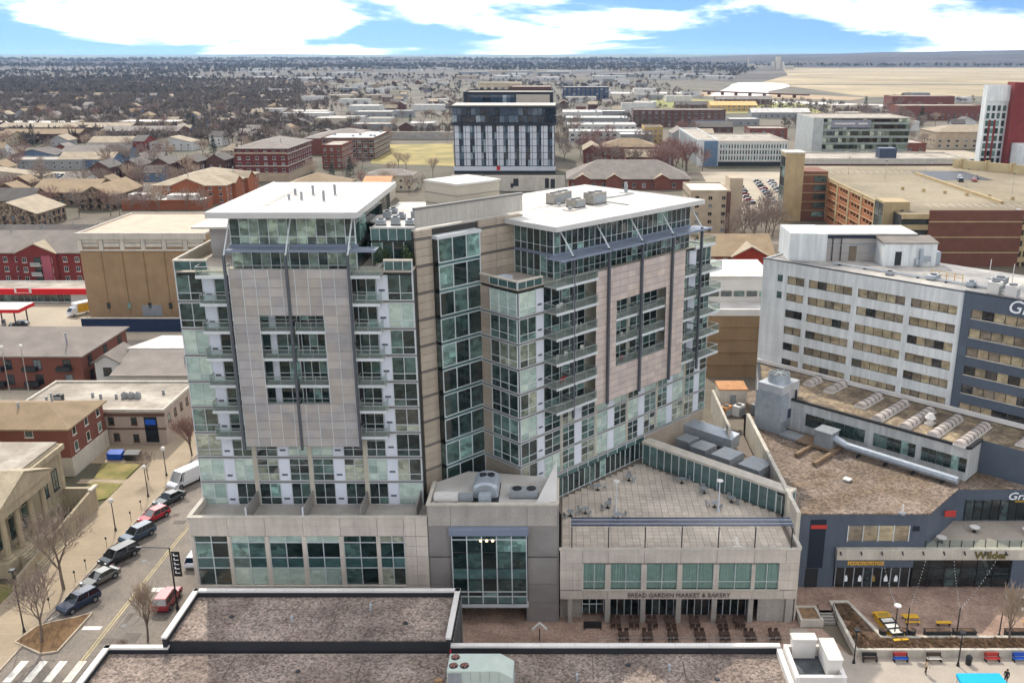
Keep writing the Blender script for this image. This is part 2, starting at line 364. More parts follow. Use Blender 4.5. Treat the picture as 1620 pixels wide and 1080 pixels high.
# ================================================================== left apartment tower (front faces the camera)
LT = thing('apartment_tower', 'glass apartment tower with a pale mesh screen, directly above the street of parked cars', 'tower', (-30.5, 103.15, 0), group='residential towers')
f = Fr(LT, -30.5, 103.15); Y = 103.15
f.part('core_wall', MB().box(-43.9, -17.15, Y + .35, 127, 0, 42.2).box(-44.0, -43.9, Y + .4, 126.9, 13, 42.1), [M_core])
f.part('rear_wall', MB().box(-44.02, -17.1, 127.0, 127.3, 0, 42.3), [M_beige])
cols = [-44.0, -37.2, -30.5, -23.8, -17.1]
for k in range(9):
    z0, z1 = FL[k], FL[k + 1]
    f.b('floor_band', M_band, -44.05, -17.0, Y - .12, Y + .3, z0 - .32, z0 + .06)
    f.b('transom', M_mull, -44.06, -17.0, Y - .16, Y - .12, z0 + .0, z0 + .09)
    f.b('transom', M_mull, -44.06, -17.0, Y - .16, Y - .12, z0 - .34, z0 - .26)
    zb, zt = z0 + .06, z1 - .32
    # glazed corner on the left, seen on the front and round the side
    f.glazing('x', -44.0, -41.05, Y, zb, zt, 2, M_gl, (.28, .72))
    f.glazing('x', -19.95, -17.15, Y, zb, zt, 2, M_gl, (.28, .72))
    f.b('white_panel', M_white, -41.0, -39.75, Y - .05, Y + .2, zb, zt); f.b('vent_grille', M_mast, -40.75, -40.1, Y - .07, Y - .05, zb + .5, zb + .75)
    f.b('white_panel', M_white, -21.25, -20.0, Y - .05, Y + .2, zb, zt); f.b('vent_grille', M_mast, -21.0, -20.3, Y - .07, Y - .05, zb + 1.0, zb + 1.25)
    if k < 3:
        g2 = [(-39.7, -37.45), (-36.95, -34.4), (-33.05, -30.75), (-30.25, -27.75), (-26.4, -24.05), (-23.55, -21.3)]
        for a, b in g2: f.glazing('x', a, b, Y, zb, zt, 2, M_gld if k == 0 else M_gl, (.3, .4, .3) if k else (.32, .68))
        for a, b in ((-34.35, -33.1), (-27.7, -26.45)): f.b('white_panel', M_white, a, b, Y - .05, Y + .2, zb, zt); f.b('vent_grille', M_mast, a + .25, b - .3, Y - .07, Y - .05, zb + .6, zb + .85)
    else:
        for a, b in ((-39.7, -37.4), (-36.9, -33.9), (-33.2, -30.7), (-30.3, -27.6), (-26.9, -24.1), (-23.5, -21.35)):
            f.glazing('x', a, b, Y + .12, zb, zt, 2 if b - a < 2.6 else 3, M_gld, (.3, .7))
        f.b('white_panel', M_white, -33.85, -33.25, Y, Y + .25, zb, zt); f.b('white_panel', M_white, -27.5, -26.95, Y, Y + .25, zb, zt)
for x in cols[1:-1]: f.b('pilaster', M_beigel, x - .24, x + .24, Y - .18, Y + .3, 13.1, 22.6)
for x in (-44.02, -17.08): f.b('corner_post', M_mull, x - .06, x + .06, Y - .1, Y + .2, 13.1, 43.6)
# the glazed left side wall
for k in range(9):
    f.b('side_pane', M_gl, -44.06, -43.98, Y + .3, Y + 6, FL[k] + .1, FL[k + 1] - .3); f.b('side_pane', M_glg, -44.06, -43.98, Y + 6.1, Y + 12, FL[k] + .1, FL[k + 1] - .3)
    f.b('side_band', M_band, -44.1, -44.0, Y, Y + 23.5, FL[k + 1] - .3, FL[k + 1] + .08)
# balconies either side of the screen and inside its opening
for k in range(3, 9):
    z = FL[k]
    balcony(f, -40.9, -37.75, Y - 1.75, Y - .15, z); balcony(f, -23.7, -20.6, Y - 1.75, Y - .15, z)
    if 3 < k < 8: balcony(f, -34.55, -30.75, Y - 1.7, Y - .15, z); balcony(f, -30.4, -26.85, Y - 1.7, Y - .15, z)
balcony(f, -41.0, -37.75, Y - 1.9, Y + .2, FL[9]); balcony(f, -23.7, -20.4, Y - 1.9, Y + .2, FL[9])
# perforated metal screen hung on masts
SY = Y - 1.85; nx, nz = 9, 20; sw = 13.25 / nx; sh = (43.0 - 21.6) / nz
for i in range(nx):
    for j in range(nz):
        a, b = -37.3 + i * sw, -37.3 + (i + 1) * sw; c, d = 21.6 + j * sh, 21.6 + (j + 1) * sh
        if 2 <= i <= 6 and 5 <= j <= 14:
            if i == 2 and False: pass
            continue
        f.b('screen_panel', M_mesh, a + .035, b - .035, SY - .03, SY + .03, c + .04, d - .04)
for i in range(nx + 1):
    x = -37.3 + i * sw
    if 3 <= i <= 6: f.b('screen_rail', M_mull, x - .03, x + .03, SY - .07, SY - .03, 21.6, 26.9); f.b('screen_rail', M_mull, x - .03, x + .03, SY - .07, SY - .03, 37.6, 43.0)
    else: f.b('screen_rail', M_mull, x - .03, x + .03, SY - .07, SY - .03, 21.6, 43.0)
for j in range(0, nz + 1):
    z = 21.6 + j * sh
    if 5 < j < 15: f.b('screen_joint', M_jnt, -37.3, -34.4, SY - .05, SY + .06, z - .04, z + .04); f.b('screen_joint', M_jnt, -27.0, -24.05, SY - .05, SY + .06, z - .04, z + .04)
    else: f.b('screen_joint', M_jnt, -37.3, -24.05, SY - .05, SY + .06, z - .04, z + .04)
for x in (-37.6, -30.75, -23.85):
    f.part('mast', MB().box(x - .14, x + .14, SY - .3, SY - .02, 21.2, 44.6), [M_mast])
    for z in (24, 29, 34, 39): f.b('mast_bracket', M_mast, x - .06, x + .06, SY - .02, Y - .1, z, z + .12)
# penthouse: two glazed storeys, sunshade between them, struts to the roof
f.part('penthouse_wall', MB().box(-37.55, -23.4, Y + 1.1, 126, 42.2, 48.5), [M_core])
f.glazing('x', -37.6, -23.5, Y + .9, 42.3, 44.9, 13, M_glp, (.2, .8)); f.glazing('x', -37.6, -23.5, Y + .9, 45.3, 48.4, 13, M_glp, (.28, .72))
f.glazing('y', Y + .9, Y + 20, -23.45, 42.3, 44.9, 10, M_gld); f.glazing('y', Y + .9, Y + 20, -23.45, 45.3, 48.4, 10, M_gld)
f.b('floor_band', M_shade, -37.8, -23.2, Y + .6, Y + 1.0, 44.9, 45.3)
for a, b in ((-37.5, -30.9), (-30.6, -24.0), (-23.7, -20.8)):
    for j in range(7): f.b('louvre', M_shade, a, b, Y - 1.5 + j * .32, Y - 1.28 + j * .32, 44.95, 45.02)
    f.b('shade_beam', M_shade, a, b, Y - 1.68, Y - 1.52, 44.85, 45.1)
f.part('roof', MB().prism([(-39.3, 101.5), (-22.6, 101.5), (-22.6, 127), (-39.3, 127)], 48.62, 49.25, 0, 1), [M_fascia, M_roofw])
for x in (-37.6, -30.75, -23.85):
    f.part('strut', MB().bar((x, SY - .15, 44.5), (x + .3, Y + .3, 48.5), .09, n=6), [M_mull])
    f.part('strut', MB().bar((x, SY - .15, 44.5), (x - .2, Y + .85, 45.2), .06, n=6), [M_mull])
f.part('terrace_floor', MB().box(-44.0, -17.1, Y, 127, 42.2, 42.3), [M_deck])
M_seam = mat('membrane_seam', '#8f8a82', .8, .15, .5, 3); M_pad = mat('walkway_pad', '#a8a49c', .9, .1)
for i in range(6): f.b('roof_seam', M_seam, -37 + i * 2.6, -36.93 + i * 2.6, 101.7, 126.8, 49.24, 49.262)
for i in range(9): f.b('walkway_pad', M_pad, -34.6 + (i % 2) * .05, -33.8, 106 + i * 1.5, 107.3 + i * 1.5, 49.25, 49.275)
f.b('roof_edge', M_fascia, -39.3, -22.6, 101.5, 101.75, 49.25, 49.3); f.b('roof_edge', M_fascia, -39.3, -39.05, 101.75, 127, 49.25, 49.3); f.b('roof_edge', M_fascia, -22.85, -22.6, 101.75, 127, 49.25, 49.3)
# parapets of the corner terraces
f.glazing('x', -44.0, -40.3, Y - .05, 42.45, 43.5, 2, M_glt, ends=True); f.glazing('x', -20.2, -17.1, Y - .05, 42.45, 43.5, 3, M_glt)
f.b('coping', M_concl, -44.15, -40.2, Y - .15, Y + .25, 43.5, 43.7); f.b('coping', M_concl, -20.3, -17.0, Y - .15, Y + .25, 43.5, 43.7)
f.b('coping', M_concl, -44.15, -43.85, Y + .25, 118, 43.4, 43.7); f.b('parapet', M_beigel, -44.05, -43.9, Y + .2, 118, 42.3, 43.4)
# set-back glazed storey to the right of the penthouse, with its plant deck on top
f.part('side_penthouse', MB().box(-22.2, -17.2, 106.7, 126, 42.25, 46.6), [M_core])
f.glazing('x', -22.2, -17.2, 106.5, 42.4, 45.0, 4, M_gld); f.glazing('x', -22.2, -17.2, 106.5, 45.2, 46.6, 5, M_glt)
f.b('coping', M_fascia, -22.3, -17.1, 106.4, 106.8, 46.6, 46.8)
f.part('plant_deck', MB().box(-22.2, -17.2, 106.8, 126, 46.6, 46.7), [M_roofw])
f.b('white_canopy', M_roofw, -44.2, -38.4, 109.5, 117, 46.0, 46.25); f.part('side_room', MB().box(-42.6, -38.2, 111, 124, 42.3, 46.0), [mat('taupe_wall', '#a39e99', .7, .06, .4, 3)])
# ================================================================== right apartment tower, turned 46.5 degrees
RT = thing('apartment_tower', 'angled glass apartment tower with a pink mesh screen, behind the paved roof terrace', 'tower', (CX0, CY0, 0), AZ, group='residential towers')
f = Fr(RT)
f.part('core_wall', MB().box(.35, 39.8, .35, 23, 0, 38.95), [M_core])
f.part('base_wall', MB().box(25, 39.9, .1, .34, 5, 13.0), [M_beige]); f.part('corner_base_wall', MB().box(.12, .34, .1, 8, 5, 16.2), [M_beige]); f.part('corner_base_wall', MB().box(.35, 6.5, .1, .34, 5, 13.0), [M_beige])
F2 = FL[:9]
for k in range(8):
    z0, z1 = F2[k], F2[k + 1]; zb, zt = z0 + .06, z1 - .32
    f.b('floor_band', M_band, -.05, 40.0, -.12, .3, z0 - .32, z0 + .06); f.b('transom', M_mull, -.1, 40, -.16, -.12, z0, z0 + .09); f.b('transom', M_mull, -.1, 40, -.16, -.12, z0 - .34, z0 - .26)
    if k: f.b('floor_band', M_band, -.12, .3, .3, 7.4, z0 - .32, z0 + .06); f.b('transom', M_mull, -.16, -.12, -.1, 7.4, z0, z0 + .09); f.b('transom', M_mull, -.16, -.12, -.1, 7.4, z0 - .34, z0 - .26)
    if k:
        f.glazing('y', .15, 4.85, 0, zb, zt, 3, M_gl, (.3, .7))
        for j in range(3): f.b('beige_panel', M_beige, -.02, .3, 4.95, 7.45, zb + j * (zt - zb) / 3 + .02, zb + (j + 1) * (zt - zb) / 3 - .02)
    f.glazing('x', .2, 3.0, 0, zb, zt, 2, M_gl, (.3, .7))
    f.b('white_panel', M_white, 3.05, 4.3, -.05, .2, zb, zt); f.b('vent_grille', M_mast, 3.3, 4.0, -.07, -.05, zb + .8, zb + 1.05)
    if k < 3:
        u = 4.35
        for c_ in (7.5, 14.2, 20.9, 27.6, 34.3):
            f.glazing('x', u, c_ - .2, 0, zb, zt, 2, M_gl, (.3, .4, .3)); f.b('pilaster', M_beigel, c_ - .18, c_ + .18, -.16, .3, z0, z1)
            f.glazing('x', c_ + .2, c_ + 2.5, 0, zb, zt, 2, M_gl, (.3, .4, .3)); f.b('white_panel', M_white, c_ + 2.55, c_ + 3.85, -.05, .2, zb, zt)
            u = c_ + 3.9
        f.glazing('x', u, 39.9, 0, zb, zt, 1, M_gl, (.3, .7))
    else:
        for a, b, n_ in ((4.4, 7.3, 2), (7.7, 12.0, 3), (15.0, 20.6, 4), (21.2, 27.2, 4), (31.2, 34.1, 2), (36.2, 39.9, 3)): f.glazing('x', a, b, .12, zb, zt, n_, M_gld, (.3, .7))
        f.b('white_panel', M_white, 34.5, 36.1, -.05, .2, zb, zt); f.b('pilaster', M_beigel, 20.7, 21.1, 0, .3, zb, zt); f.b('beige_panel', M_beigel, 12.1, 14.9, .05, .3, zb, zt); f.b('beige_panel', M_beigel, 27.3, 31.1, .05, .3, zb, zt)
for k in range(3, 9):
    z = F2[k]
    balcony(f, 4.3, 7.35, -2.3, -.15, z); balcony(f, 7.65, 11.9, -2.3, -.15, z)
    if k < 8: balcony(f, 34.4, 39.8, -2.1, -.15, z); balcony(f, 31.2, 34.1, -1.6, -.15, z)
    if 3 < k < 7: balcony(f, 16.2, 20.75, -1.7, -.15, z); balcony(f, 21.05, 26.7, -1.7, -.15, z)
nx, nz = 12, 20; sw = 18.9 / nx; zs0, zs1 = 21.5, 39.6; sh = (zs1 - zs0) / nz
for i in range(nx):
    for j in range(nz):
        a, b = 12.05 + i * sw, 12.05 + (i + 1) * sw; c, d = zs0 + j * sh, zs0 + (j + 1) * sh
        if b > 16.2 and a < 26.6 and d > 26.9 and c < 34.2:
            a2, b2 = (a, 16.1) if a < 16 and b > 16.1 else (26.7, b) if a < 26.7 and b > 26.75 else (0, 0)
            if b2 - a2 < .2: continue
            a, b = a2, b2
        f.b('screen_panel', M_meshp, a + .012, b - .012, -1.88, -1.82, c + .03, d - .03)
for j in range(nz + 1):
    z = zs0 + j * sh
    if 26.9 < z < 34.2: f.b('screen_joint', M_band, 12.05, 16.1, -1.86, -1.78, z - .03, z + .03); f.b('screen_joint', M_band, 26.7, 30.95, -1.86, -1.78, z - .03, z + .03)
    else: f.b('screen_joint', M_band, 12.05, 30.95, -1.86, -1.78, z - .03, z + .03)
for u in (7.5, 14.2, 20.9, 27.6, 34.3):
    f.part('mast', MB().box(u - .15, u + .15, -2.3, -1.98, 21.3, 42.4), [M_mast])
    f.part('strut', MB().bar((u, -2.15, 42.3), (u - .1, .2, 45.4), .1, n=6), [M_mull])
    for z in (24, 28, 32, 36, 40): f.b('mast_bracket', M_mast, u - .06, u + .06, -1.98, -.1, z, z + .12)
for a, b in ((4.8, 14.1), (14.3, 20.8), (21.0, 27.5), (27.7, 36.2)):
    for j in range(8): f.b('louvre', M_shade, a, b, -2.4 + j * .36, -2.16 + j * .36, 42.1, 42.17)
    f.b('shade_beam', M_shade, a, b, -2.6, -2.42, 42.0, 42.28)
# penthouse
f.part('penthouse_wall', MB().box(6.95, 34.8, .75, 21, 38.95, 45.4), [M_core])
for z0, z1 in ((39.1, 42.0), (42.35, 45.4)):
    f.glazing('x', 6.75, 34.9, .55, z0, z1, 26, M_gld, (.28, .72), mw=.06); f.glazing('y', .55, 8.6, 6.75, z0, z1, 7, M_gld, (.28, .72), mw=.06)
f.b('floor_band', M_shade, 6.6, 35, .4, .7, 42.0, 42.35); f.b('floor_band', M_shade, 6.6, 6.9, .7, 8.6, 42.0, 42.35)
f.part('roof', MB().prism([(5.1, -1.5), (35.6, -1.5), (35.6, 21.6), (5.1, 21.6)], 45.52, 46.1, 0, 1), [M_fascia, M_roofw])
f.part('terrace_floor', MB().box(.1, 39.9, .1, 22.9, 38.95, 39.05), [M_deck])
for i in range(11): f.b('roof_seam', M_seam, 7.5 + i * 2.6, 7.57 + i * 2.6, -1.3, 21.4, 46.09, 46.112)
for i in range(11): f.b('walkway_pad', M_pad, 13 + i * 1.5, 14.3 + i * 1.5, 10.2, 11.0, 46.1, 46.125)
f.b('roof_edge', M_fascia, 5.1, 35.6, -1.5, -1.25, 46.1, 46.14); f.b('roof_edge', M_fascia, 5.1, 5.35, -1.25, 21.6, 46.1, 46.14); f.b('roof_edge', M_fascia, 35.35, 35.6, -1.25, 21.6, 46.1, 46.14)
f.b('conduit', M_galvd, 19, 33, 9.3, 9.42, 46.15, 46.27); f.b('conduit', M_galvd, 24, 24.12, 3, 9.3, 46.15, 46.27)
f.glazing('x', 0, 4.1, -.02, 39.15, 40.0, 3, M_glt); f.glazing('y', .05, 4.9, -.02, 39.15, 40.0, 3, M_glt)
f.b('coping', M_concl, -.12, 4.2, -.15, .3, 40.0, 40.18); f.b('coping', M_concl, -.12, .3, .3, 7.4, 40.0, 40.18); f.b('beige_panel', M_beige, -.02, .25, 4.95, 7.4, 39.05, 40.0)
balcony(f, 35.2, 40.2, -.5, 3.0, 39.1)
f.part('tub_cover', MB().box(1.2, 3.2, 4.2, 5.6, 39.1, 39.7), [M_white])
# terrace-level glass front
f.glazing('x', 6.6, 25, -.05, 9.35, 12.0, 17, M_gld, (.06, .94), mw=.09); f.glazing('x', 6.6, 25, -.05, 12.05, 13.0, 9, M_glt, mw=.09)
# ================================================================== stair tower between them
ST = thing('stair_tower', 'beige clad stair tower with a tall dark glass shaft between the two apartment towers', 'tower', (CX0, CY0, 0), AZ)
f = Fr(ST)
V0 = 7.55
f.part('core_wall', MB().box(-8.9, 8.0, V0 + .25, V0 + 7, 0, 46.3), [M_core])
zs = [8.0, 11.2] + [z for z in FL[:10]] + [45.4, 46.6]
for k in range(len(zs) - 1):
    z0, z1 = zs[k], zs[k + 1]; n_ = 3
    for j in range(n_):
        a, b = z0 + .14 + (z1 - z0 - .28) * j / n_ + .02, z0 + .14 + (z1 - z0 - .28) * (j + 1) / n_ - .02
        f.b('cladding_panel', M_beige, -9.0, -6.55, V0 - .05, V0 + .25, a, b)
        if z0 > 38.9: f.b('cladding_panel', M_beige, .75, 3.6, V0 - .05, V0 + .25, a, b); f.b('cladding_panel', M_beige, 3.66, 7.9, V0 - .05, V0 + .25, a, b)
    f.b('floor_band', M_band, -9.02, -6.5, V0 - .07, V0 + .2, z0 - .07, z0 + .07)
    if z0 > 38.9: f.b('floor_band', M_band, .7, 7.95, V0 - .07, V0 + .2, z0 - .07, z0 + .07)
    if z1 < 46:
        f.glazing('x', -6.4, .05, V0 - .9, z0 + .25, z1 - .25, 3, M_gld if k < 9 else M_gld, mw=.1)
        f.b('spandrel_pane', M_glt, -6.4, .05, V0 - .92, V0 - .8, z0 - .18, z0 + .18); f.b('transom', M_mull, -6.45, .1, V0 - 1.0, V0 - .92, z0 + .18, z0 + .28); f.b('transom', M_mull, -6.45, .1, V0 - 1.0, V0 - .92, z0 - .28, z0 - .18)
        f.b('white_strip', M_white, .12, .7, V0 - .35, V0 + .2, z0 + .05, z1 - .05)
        f.b('reveal_pane', M_gld, -6.5, -6.42, V0 - .9, V0 - .05, z0 + .2, z1 - .2)
f.part('glass_shaft_cap', MB().box(-6.6, .3, V0 - 1.05, V0 + .2, 45.2, 45.6), [M_mull])
f.part('roof_screen', MB().box(-8.9, 8.2, V0 - .1, V0 + .1, 46.75, 48.85), [mat('screen_taupe', '#aaa59b', .5, .07, .4, 3, streak=.12)], 'ribbed pale parapet screen')
for i in range(12): f.b('screen_rib', M_fascia, -8.6 + i * 1.48, -8.54 + i * 1.48, V0 - .14, V0 - .1, 46.8, 48.8)
f.b('screen_cap', M_band, -9.0, 8.3, V0 - .2, V0 + .25, 48.85, 49.1)
f.part('roof', MB().box(-8.9, 8, V0 + .3, V0 + 12, 46.3, 46.5), [M_roofw])
f.part('lift_overrun', MB().box(.6, 7.7, 11.2, 17.5, 39, 50.3, 0).box(.45, 7.85, 11.05, 17.6, 50.3, 50.55, 1), [M_beigel, M_roofw], 'pale cubic lift overrun behind the parapet screen')
for z in (45, 46.4, 47.7, 49): f.b('overrun_joint', M_band, .56, 7.74, 11.14, 11.2, z, z + .06); f.b('overrun_joint', M_band, .54, .6, 11.2, 17.5, z, z + .06)
f.part('wall_end', MB().box(8.0, 8.3, V0 - .05, V0 + 8, 38, 46.3), [M_beige])
M_navy = mat('navy_paint', '#4f5863', .6, .08, .3, 4, spec=.4, streak=.08)
M_navyd = mat('deep_navy', '#1e2833', .5, .08)
M_hotel = mat('hotel_white', '#d2d4d0', .6, .07, .25, 3, streak=.20, rnd=.05)
M_hroof = mat('grey_membrane', '#8d8a86', .85, .25, .12, 1, rnd=.03, col2='#a29c92', s2=.12)
M_brownroof = mat('brown_ballast', '#6f6152', .95, .35, .13, 4, bump=.6, bs=4, col2='#8a7a62', s2=.5, speck=(2.2, .7, 1.3))
M_curt = glass('curtained_glass', [(0, '#8a7d66'), (.22, '#9c8c70'), (.45, '#776c5c'), (.62, '#a39678'), (.84, '#2b2b2a'), (.93, '#4a4742')], detail=.25)
M_sky = mat('skylight_acrylic', '#b9aea4', .3, .1, .8, 4, spec=.6, rnd=.1)
M_brickpl = mat('brick_plaza', '#9c8372', .9, .12, .3, 9, rnd=.05, col2='#8d7565', s2=.4, speck=(4, .8, 1.2))
M_plconc = mat('plaza_concrete', '#a3988a', .9, .12, .25, 6, rnd=.04)
M_wood = mat('dark_wood', '#46352c', .7, .2, 2, 12)
M_yellow = mat('yellow_paint', '#c79a2c', .6, .12, 1, 8)
M_mulch = mat('mulch', '#4d3d31', 1, .35, .8, 9, bump=.8, bs=8, col2='#6a5340', s2=1.6)
M_sign = mat('sign_letter', '#5a544e', .5, .05)
M_signw = mat('white_letter', '#e4e6e6', .4, .02)
M_gold = mat('gold_letter', '#8f7430', .5, .1)
M_cyan = mat('cyan_canvas', '#16a5cf', .7, .06)
M_blue = mat('blue_paint', '#1d4fa8', .5, .1)
M_redp = mat('red_paint', '#b23a33', .5, .1)
M_shrub = mat('dry_shrub', '#7d654b', .95, .3, 2, 12, rnd=.3)
M_curtain = mat('green_curtain', '#b9cdc4', .8, .12, 1, 4)
M_shopgl = glass('shop_glass', [(0, '#121a1c'), (.5, '#1b2628'), (.8, '#2e3a38')], detail=.7)
# ================================================================== podium below the left tower
PO = thing('podium_building', 'pale stone podium with six tall green glass bays below the left tower', 'building', (-29.9, 97.9, 0))
f = Fr(PO, -29.9, 97.9); Y = 97.9
f.part('body', MB().box(-43.75, -16.0, Y + .35, 103.4, 0, 13.05).box(-43.75, -16.0, 103.4, 127, 0, 13.0), [M_core])
bays = [(-43.5, -39.6), (-39.2, -35.2), (-34.7, -30.8), (-30.3, -26.4), (-25.9, -22.0), (-21.6, -18.75)]
for a, b in bays:
    f.glazing('x', a, b, Y + .15, 5.05, 11.6, 2, [M_gl, M_glt, M_gld, M_gl], (90, 55, 80, 35), mw=.1, name='window_pane')
for i in range(len(bays) - 1): f.b('pillar', M_stone, bays[i][1], bays[i + 1][0], Y - .08, Y + .3, 5.05, 11.6)
f.b('pillar', M_stone, -43.95, -43.5, Y - .08, Y + .3, 0, 11.6)
xs = [-43.95, -39.4, -35, -30.55, -26.15, -21.8, -18.7, -17.3, -15.9]
for i in range(8):
    for z0, z1 in ((11.65, 12.9), (12.93, 14.0)): f.b('stone_panel', M_stone, xs[i] + .02, xs[i + 1] - .02, Y - .06 if z1 < 13 else Y - .1, Y + .3, z0, z1)
    for z0, z1 in ((3.75, 5.0), (2.4, 3.72), (0, 2.37)): f.b('stone_panel', M_stone, xs[i] + .02, xs[i + 1] - .02, Y - .06, Y + .3, z0, z1)
for j in range(5):
    for i in (6, 7): f.b('stone_panel', M_stone, xs[i] + .02, xs[i + 1] - .02, Y - .06, Y + .3, 5.05 + j * 1.31 + .02, 5.05 + (j + 1) * 1.31 - .02)
f.b('sill', M_concl, -43.6, -18.7, Y - .2, Y + .1, 4.93, 5.06)
f.b('coping', M_concl, -44.05, -15.85, Y - .2, Y + .4, 14.0, 14.15); f.b('side_parapet', M_stone, -44.0, -43.7, Y + .4, 103, 13.0, 14.0); f.b('side_coping', M_concl, -44.1, -43.6, Y + .4, 103, 14.0, 14.15)
f.part('side_wall', MB().box(-43.95, -43.75, Y + .35, 127, 0, 13.0), [M_stone])
f.part('terrace_floor', MB().box(-43.7, -16, Y + .4, 103, 13.05, 13.12), [M_conc])
for x in (-37.2, -30.5, -23.8, -17.3): f.part('terrace_divider', MB().box(x - .07, x + .07, Y + .7, 103.0, 13.1, 15.0), [M_grey])
for x in (-37.2, -30.5): f.b('white_post', M_white, x - .07, x + .07, Y + .3, Y + .42, 14.1, 15.2)
# ================================================================== entrance pavilion
EN = thing('entrance_pavilion', 'grey tiled entrance block with a projecting green glass bay between podium and market', 'building', (-8.2, 97.9, 0))
f = Fr(EN, -8.2, 97.9)
f.part('body', MB().box(-15.6, -.75, Y + .3, 104, 2.6, 15.1).box(-15.6, -.75, Y + 3, 104, 0, 2.6), [M_core])
xs = [-15.8, -13.15, -4.15, -.6]
for i, (a, b) in enumerate(zip(xs, xs[1:])):
    f.b('stone_panel', M_conc, a + .02, b - .02, Y - .05, Y + .3, 12.95, 15.6)
    if i != 1:
        for z0, z1 in ((0, 2.6), (2.65, 5.2), (5.25, 8.75), (8.95, 12.9)): f.b('grey_tile', M_grey, a + .02, b - .02, Y - .05, Y + .3, z0, z1)
f.b('side_tile', M_grey, -.6, -.45, Y, 104, 0, 15.6); f.b('side_tile', M_grey, -15.95, -15.8, Y + .2, 104, 0, 15.6)
f.b('coping', M_concl, -15.95, -.5, Y - .12, Y + .45, 15.6, 15.8); f.b('coping', M_concl, -15.95, -15.5, Y + .45, 104, 15.6, 15.8); f.b('coping', M_concl, -.95, -.4, Y + .45, 105, 15.6, 15.8)
f.part('roof', MB().prism([(-15.6, 98.3), (-.8, 98.3), (-.8, 106.2), (-5, 107.1), (-12, 108.2), (-15.6, 105)], 14.9, 15.15), [M_roofw])
Yb = Y - .75
f.glazing('x', -13.0, -4.25, Yb, 9.9, 12.0, 5, M_gld, (.8, .2), mw=.12); f.glazing('x', -13.0, -4.25, Yb, 7.75, 9.85, 5, M_gld, mw=.12)
f.glazing('x', -13.0, -4.25, Yb, 6.3, 7.7, 5, M_glt, mw=.12); f.glazing('x', -13.0, -4.25, Yb, 3.0, 6.25, 5, [M_glt, M_gld, M_gld], (.3, .2, .5), mw=.12)
f.part('bay_body', MB().box(-12.95, -4.3, Yb + .12, Y + .3, 2.7, 12.1), [M_core])
f.b('bay_cap', M_shade, -13.3, -4.0, Yb - .15, Y, 12.1, 12.9); f.b('bay_sill', M_mull, -13.2, -4.1, Yb - .15, Y, 2.5, 2.85)
for x in (-9.6, -8.9, -8.2): f.part('ceiling_lamp', MB().cyl(x, Yb - .02, 11.35, 11.6, .16, n=8), [mat('lamp_glow', '#ffd9a0', emit=1.5)])
f.glazing('x', -12.8, -9.9, Y + 2.9, 0, 2.5, 3, M_gld, mw=.12); f.glazing('x', -9.6, -7.6, Y + 2.9, 0, 2.4, 2, M_shopgl, mw=.14, name='door_pane'); f.glazing('x', -7.3, -4.4, Y + 2.9, 0, 2.5, 3, M_gld, mw=.12)
f.b('jamb_tile', M_grey, -13.15, -12.9, Y, Y + 2.9, 0, 2.6); f.b('jamb_tile', M_grey, -4.35, -4.1, Y, Y + 2.9, 0, 2.6)
f.part('corner_screen', MB().prism([(-3.2, 98.5), (-.7, 98.5), (-.7, 106)], 15.2, [15.5, 15.9, 17.6]), [M_coping], 'white sloping screen at the roof corner')
# ================================================================== market building with the paved terrace on top
MK = thing('market_building', 'pale stone market hall with curtained windows and a paved terrace on its roof', 'building', (13.8, 97.6, 0))
f = Fr(MK, 13.8, 97.6); Y = 97.6
dk = [(-.2, Y + .3), (28.1, Y + .3), (28.2, 136), xy(39.8, .3), xy(6, .3), (-.2, 108)]
f.part('body', MB().prism(dk, 3.3, 9.2, 0, 1).box(-.2, 28.1, Y + 3.5, 120, 0, 3.3), [M_core, M_deckg])
mb = [(2.45, 5.1), (5.7, 9.4), (10.0, 13.7), (14.25, 18.0), (18.6, 22.55), (22.95, 25.8)]
for a, b in mb:
    n = 2
    f.glazing('x', a, b, Y + .12, 4.65, 8.0, n, M_trans2 if 'M_trans2' in globals() else M_trans, (.3, .7), mw=.08, name='window_pane')
    c = MB(); w_ = b - a; k = int(w_ / .16)
    pts = [(a + w_ * i / k, Y + .25 + (.025 if i % 2 else -.02) + R.uniform(-.008, .008)) for i in range(k + 1)]
    for p, q in zip(pts, pts[1:]): c.face([(p[0], p[1], 4.7), (q[0], q[1], 4.7), (q[0], q[1], 7.95), (p[0], p[1], 7.95)])
    f.part('curtain', c, [M_curtain])
for (a, b), (c, d) in zip(mb, mb[1:]): f.b('pillar', M_stone, b, c, Y - .05, Y + .3, 4.65, 8.0)
for a, b in ((-.3, 1.2), (1.22, 2.45), (25.8, 27.0), (27.02, 28.0)):
    for z0, z1 in ((4.6, 5.9), (5.93, 7.2), (7.23, 8.2)): f.b('stone_panel', M_stone, a, b, Y - .05, Y + .3, z0, z1)
xs = [-.3, 2.4, 5.4, 9.7, 14.0, 18.3, 22.75, 26.5, 28.05]
for a, b in zip(xs, xs[1:]):
    f.b('stone_panel', M_stone, a + .02, b - .02, Y - .05, Y + .3, 8.23, 9.2); f.b('stone_panel', M_stone, a + .02, b - .02, Y - .08, Y + .3, 9.23, 9.95)
    f.b('stone_panel', M_stone, a + .02, b - .02, Y - .05, Y + .3, 3.35, 4.45)
f.b('sill', M_concl, 2.3, 26, Y - .22, Y + .1, 4.48, 4.63); f.b('coping', M_concl, -.4, 28.2, Y - .18, Y + .4, 9.95, 10.1); f.b('soffit', M_stone, -.3, 28, Y + .3, Y + 3.5, 3.25, 3.34)
f.b('side_wall', M_stone, 28.05, 28.25, Y + .3, 106, 0, 9.95); f.b('side_coping', M_concl, 27.9, 28.4, Y + .3, 101, 9.95, 10.1)
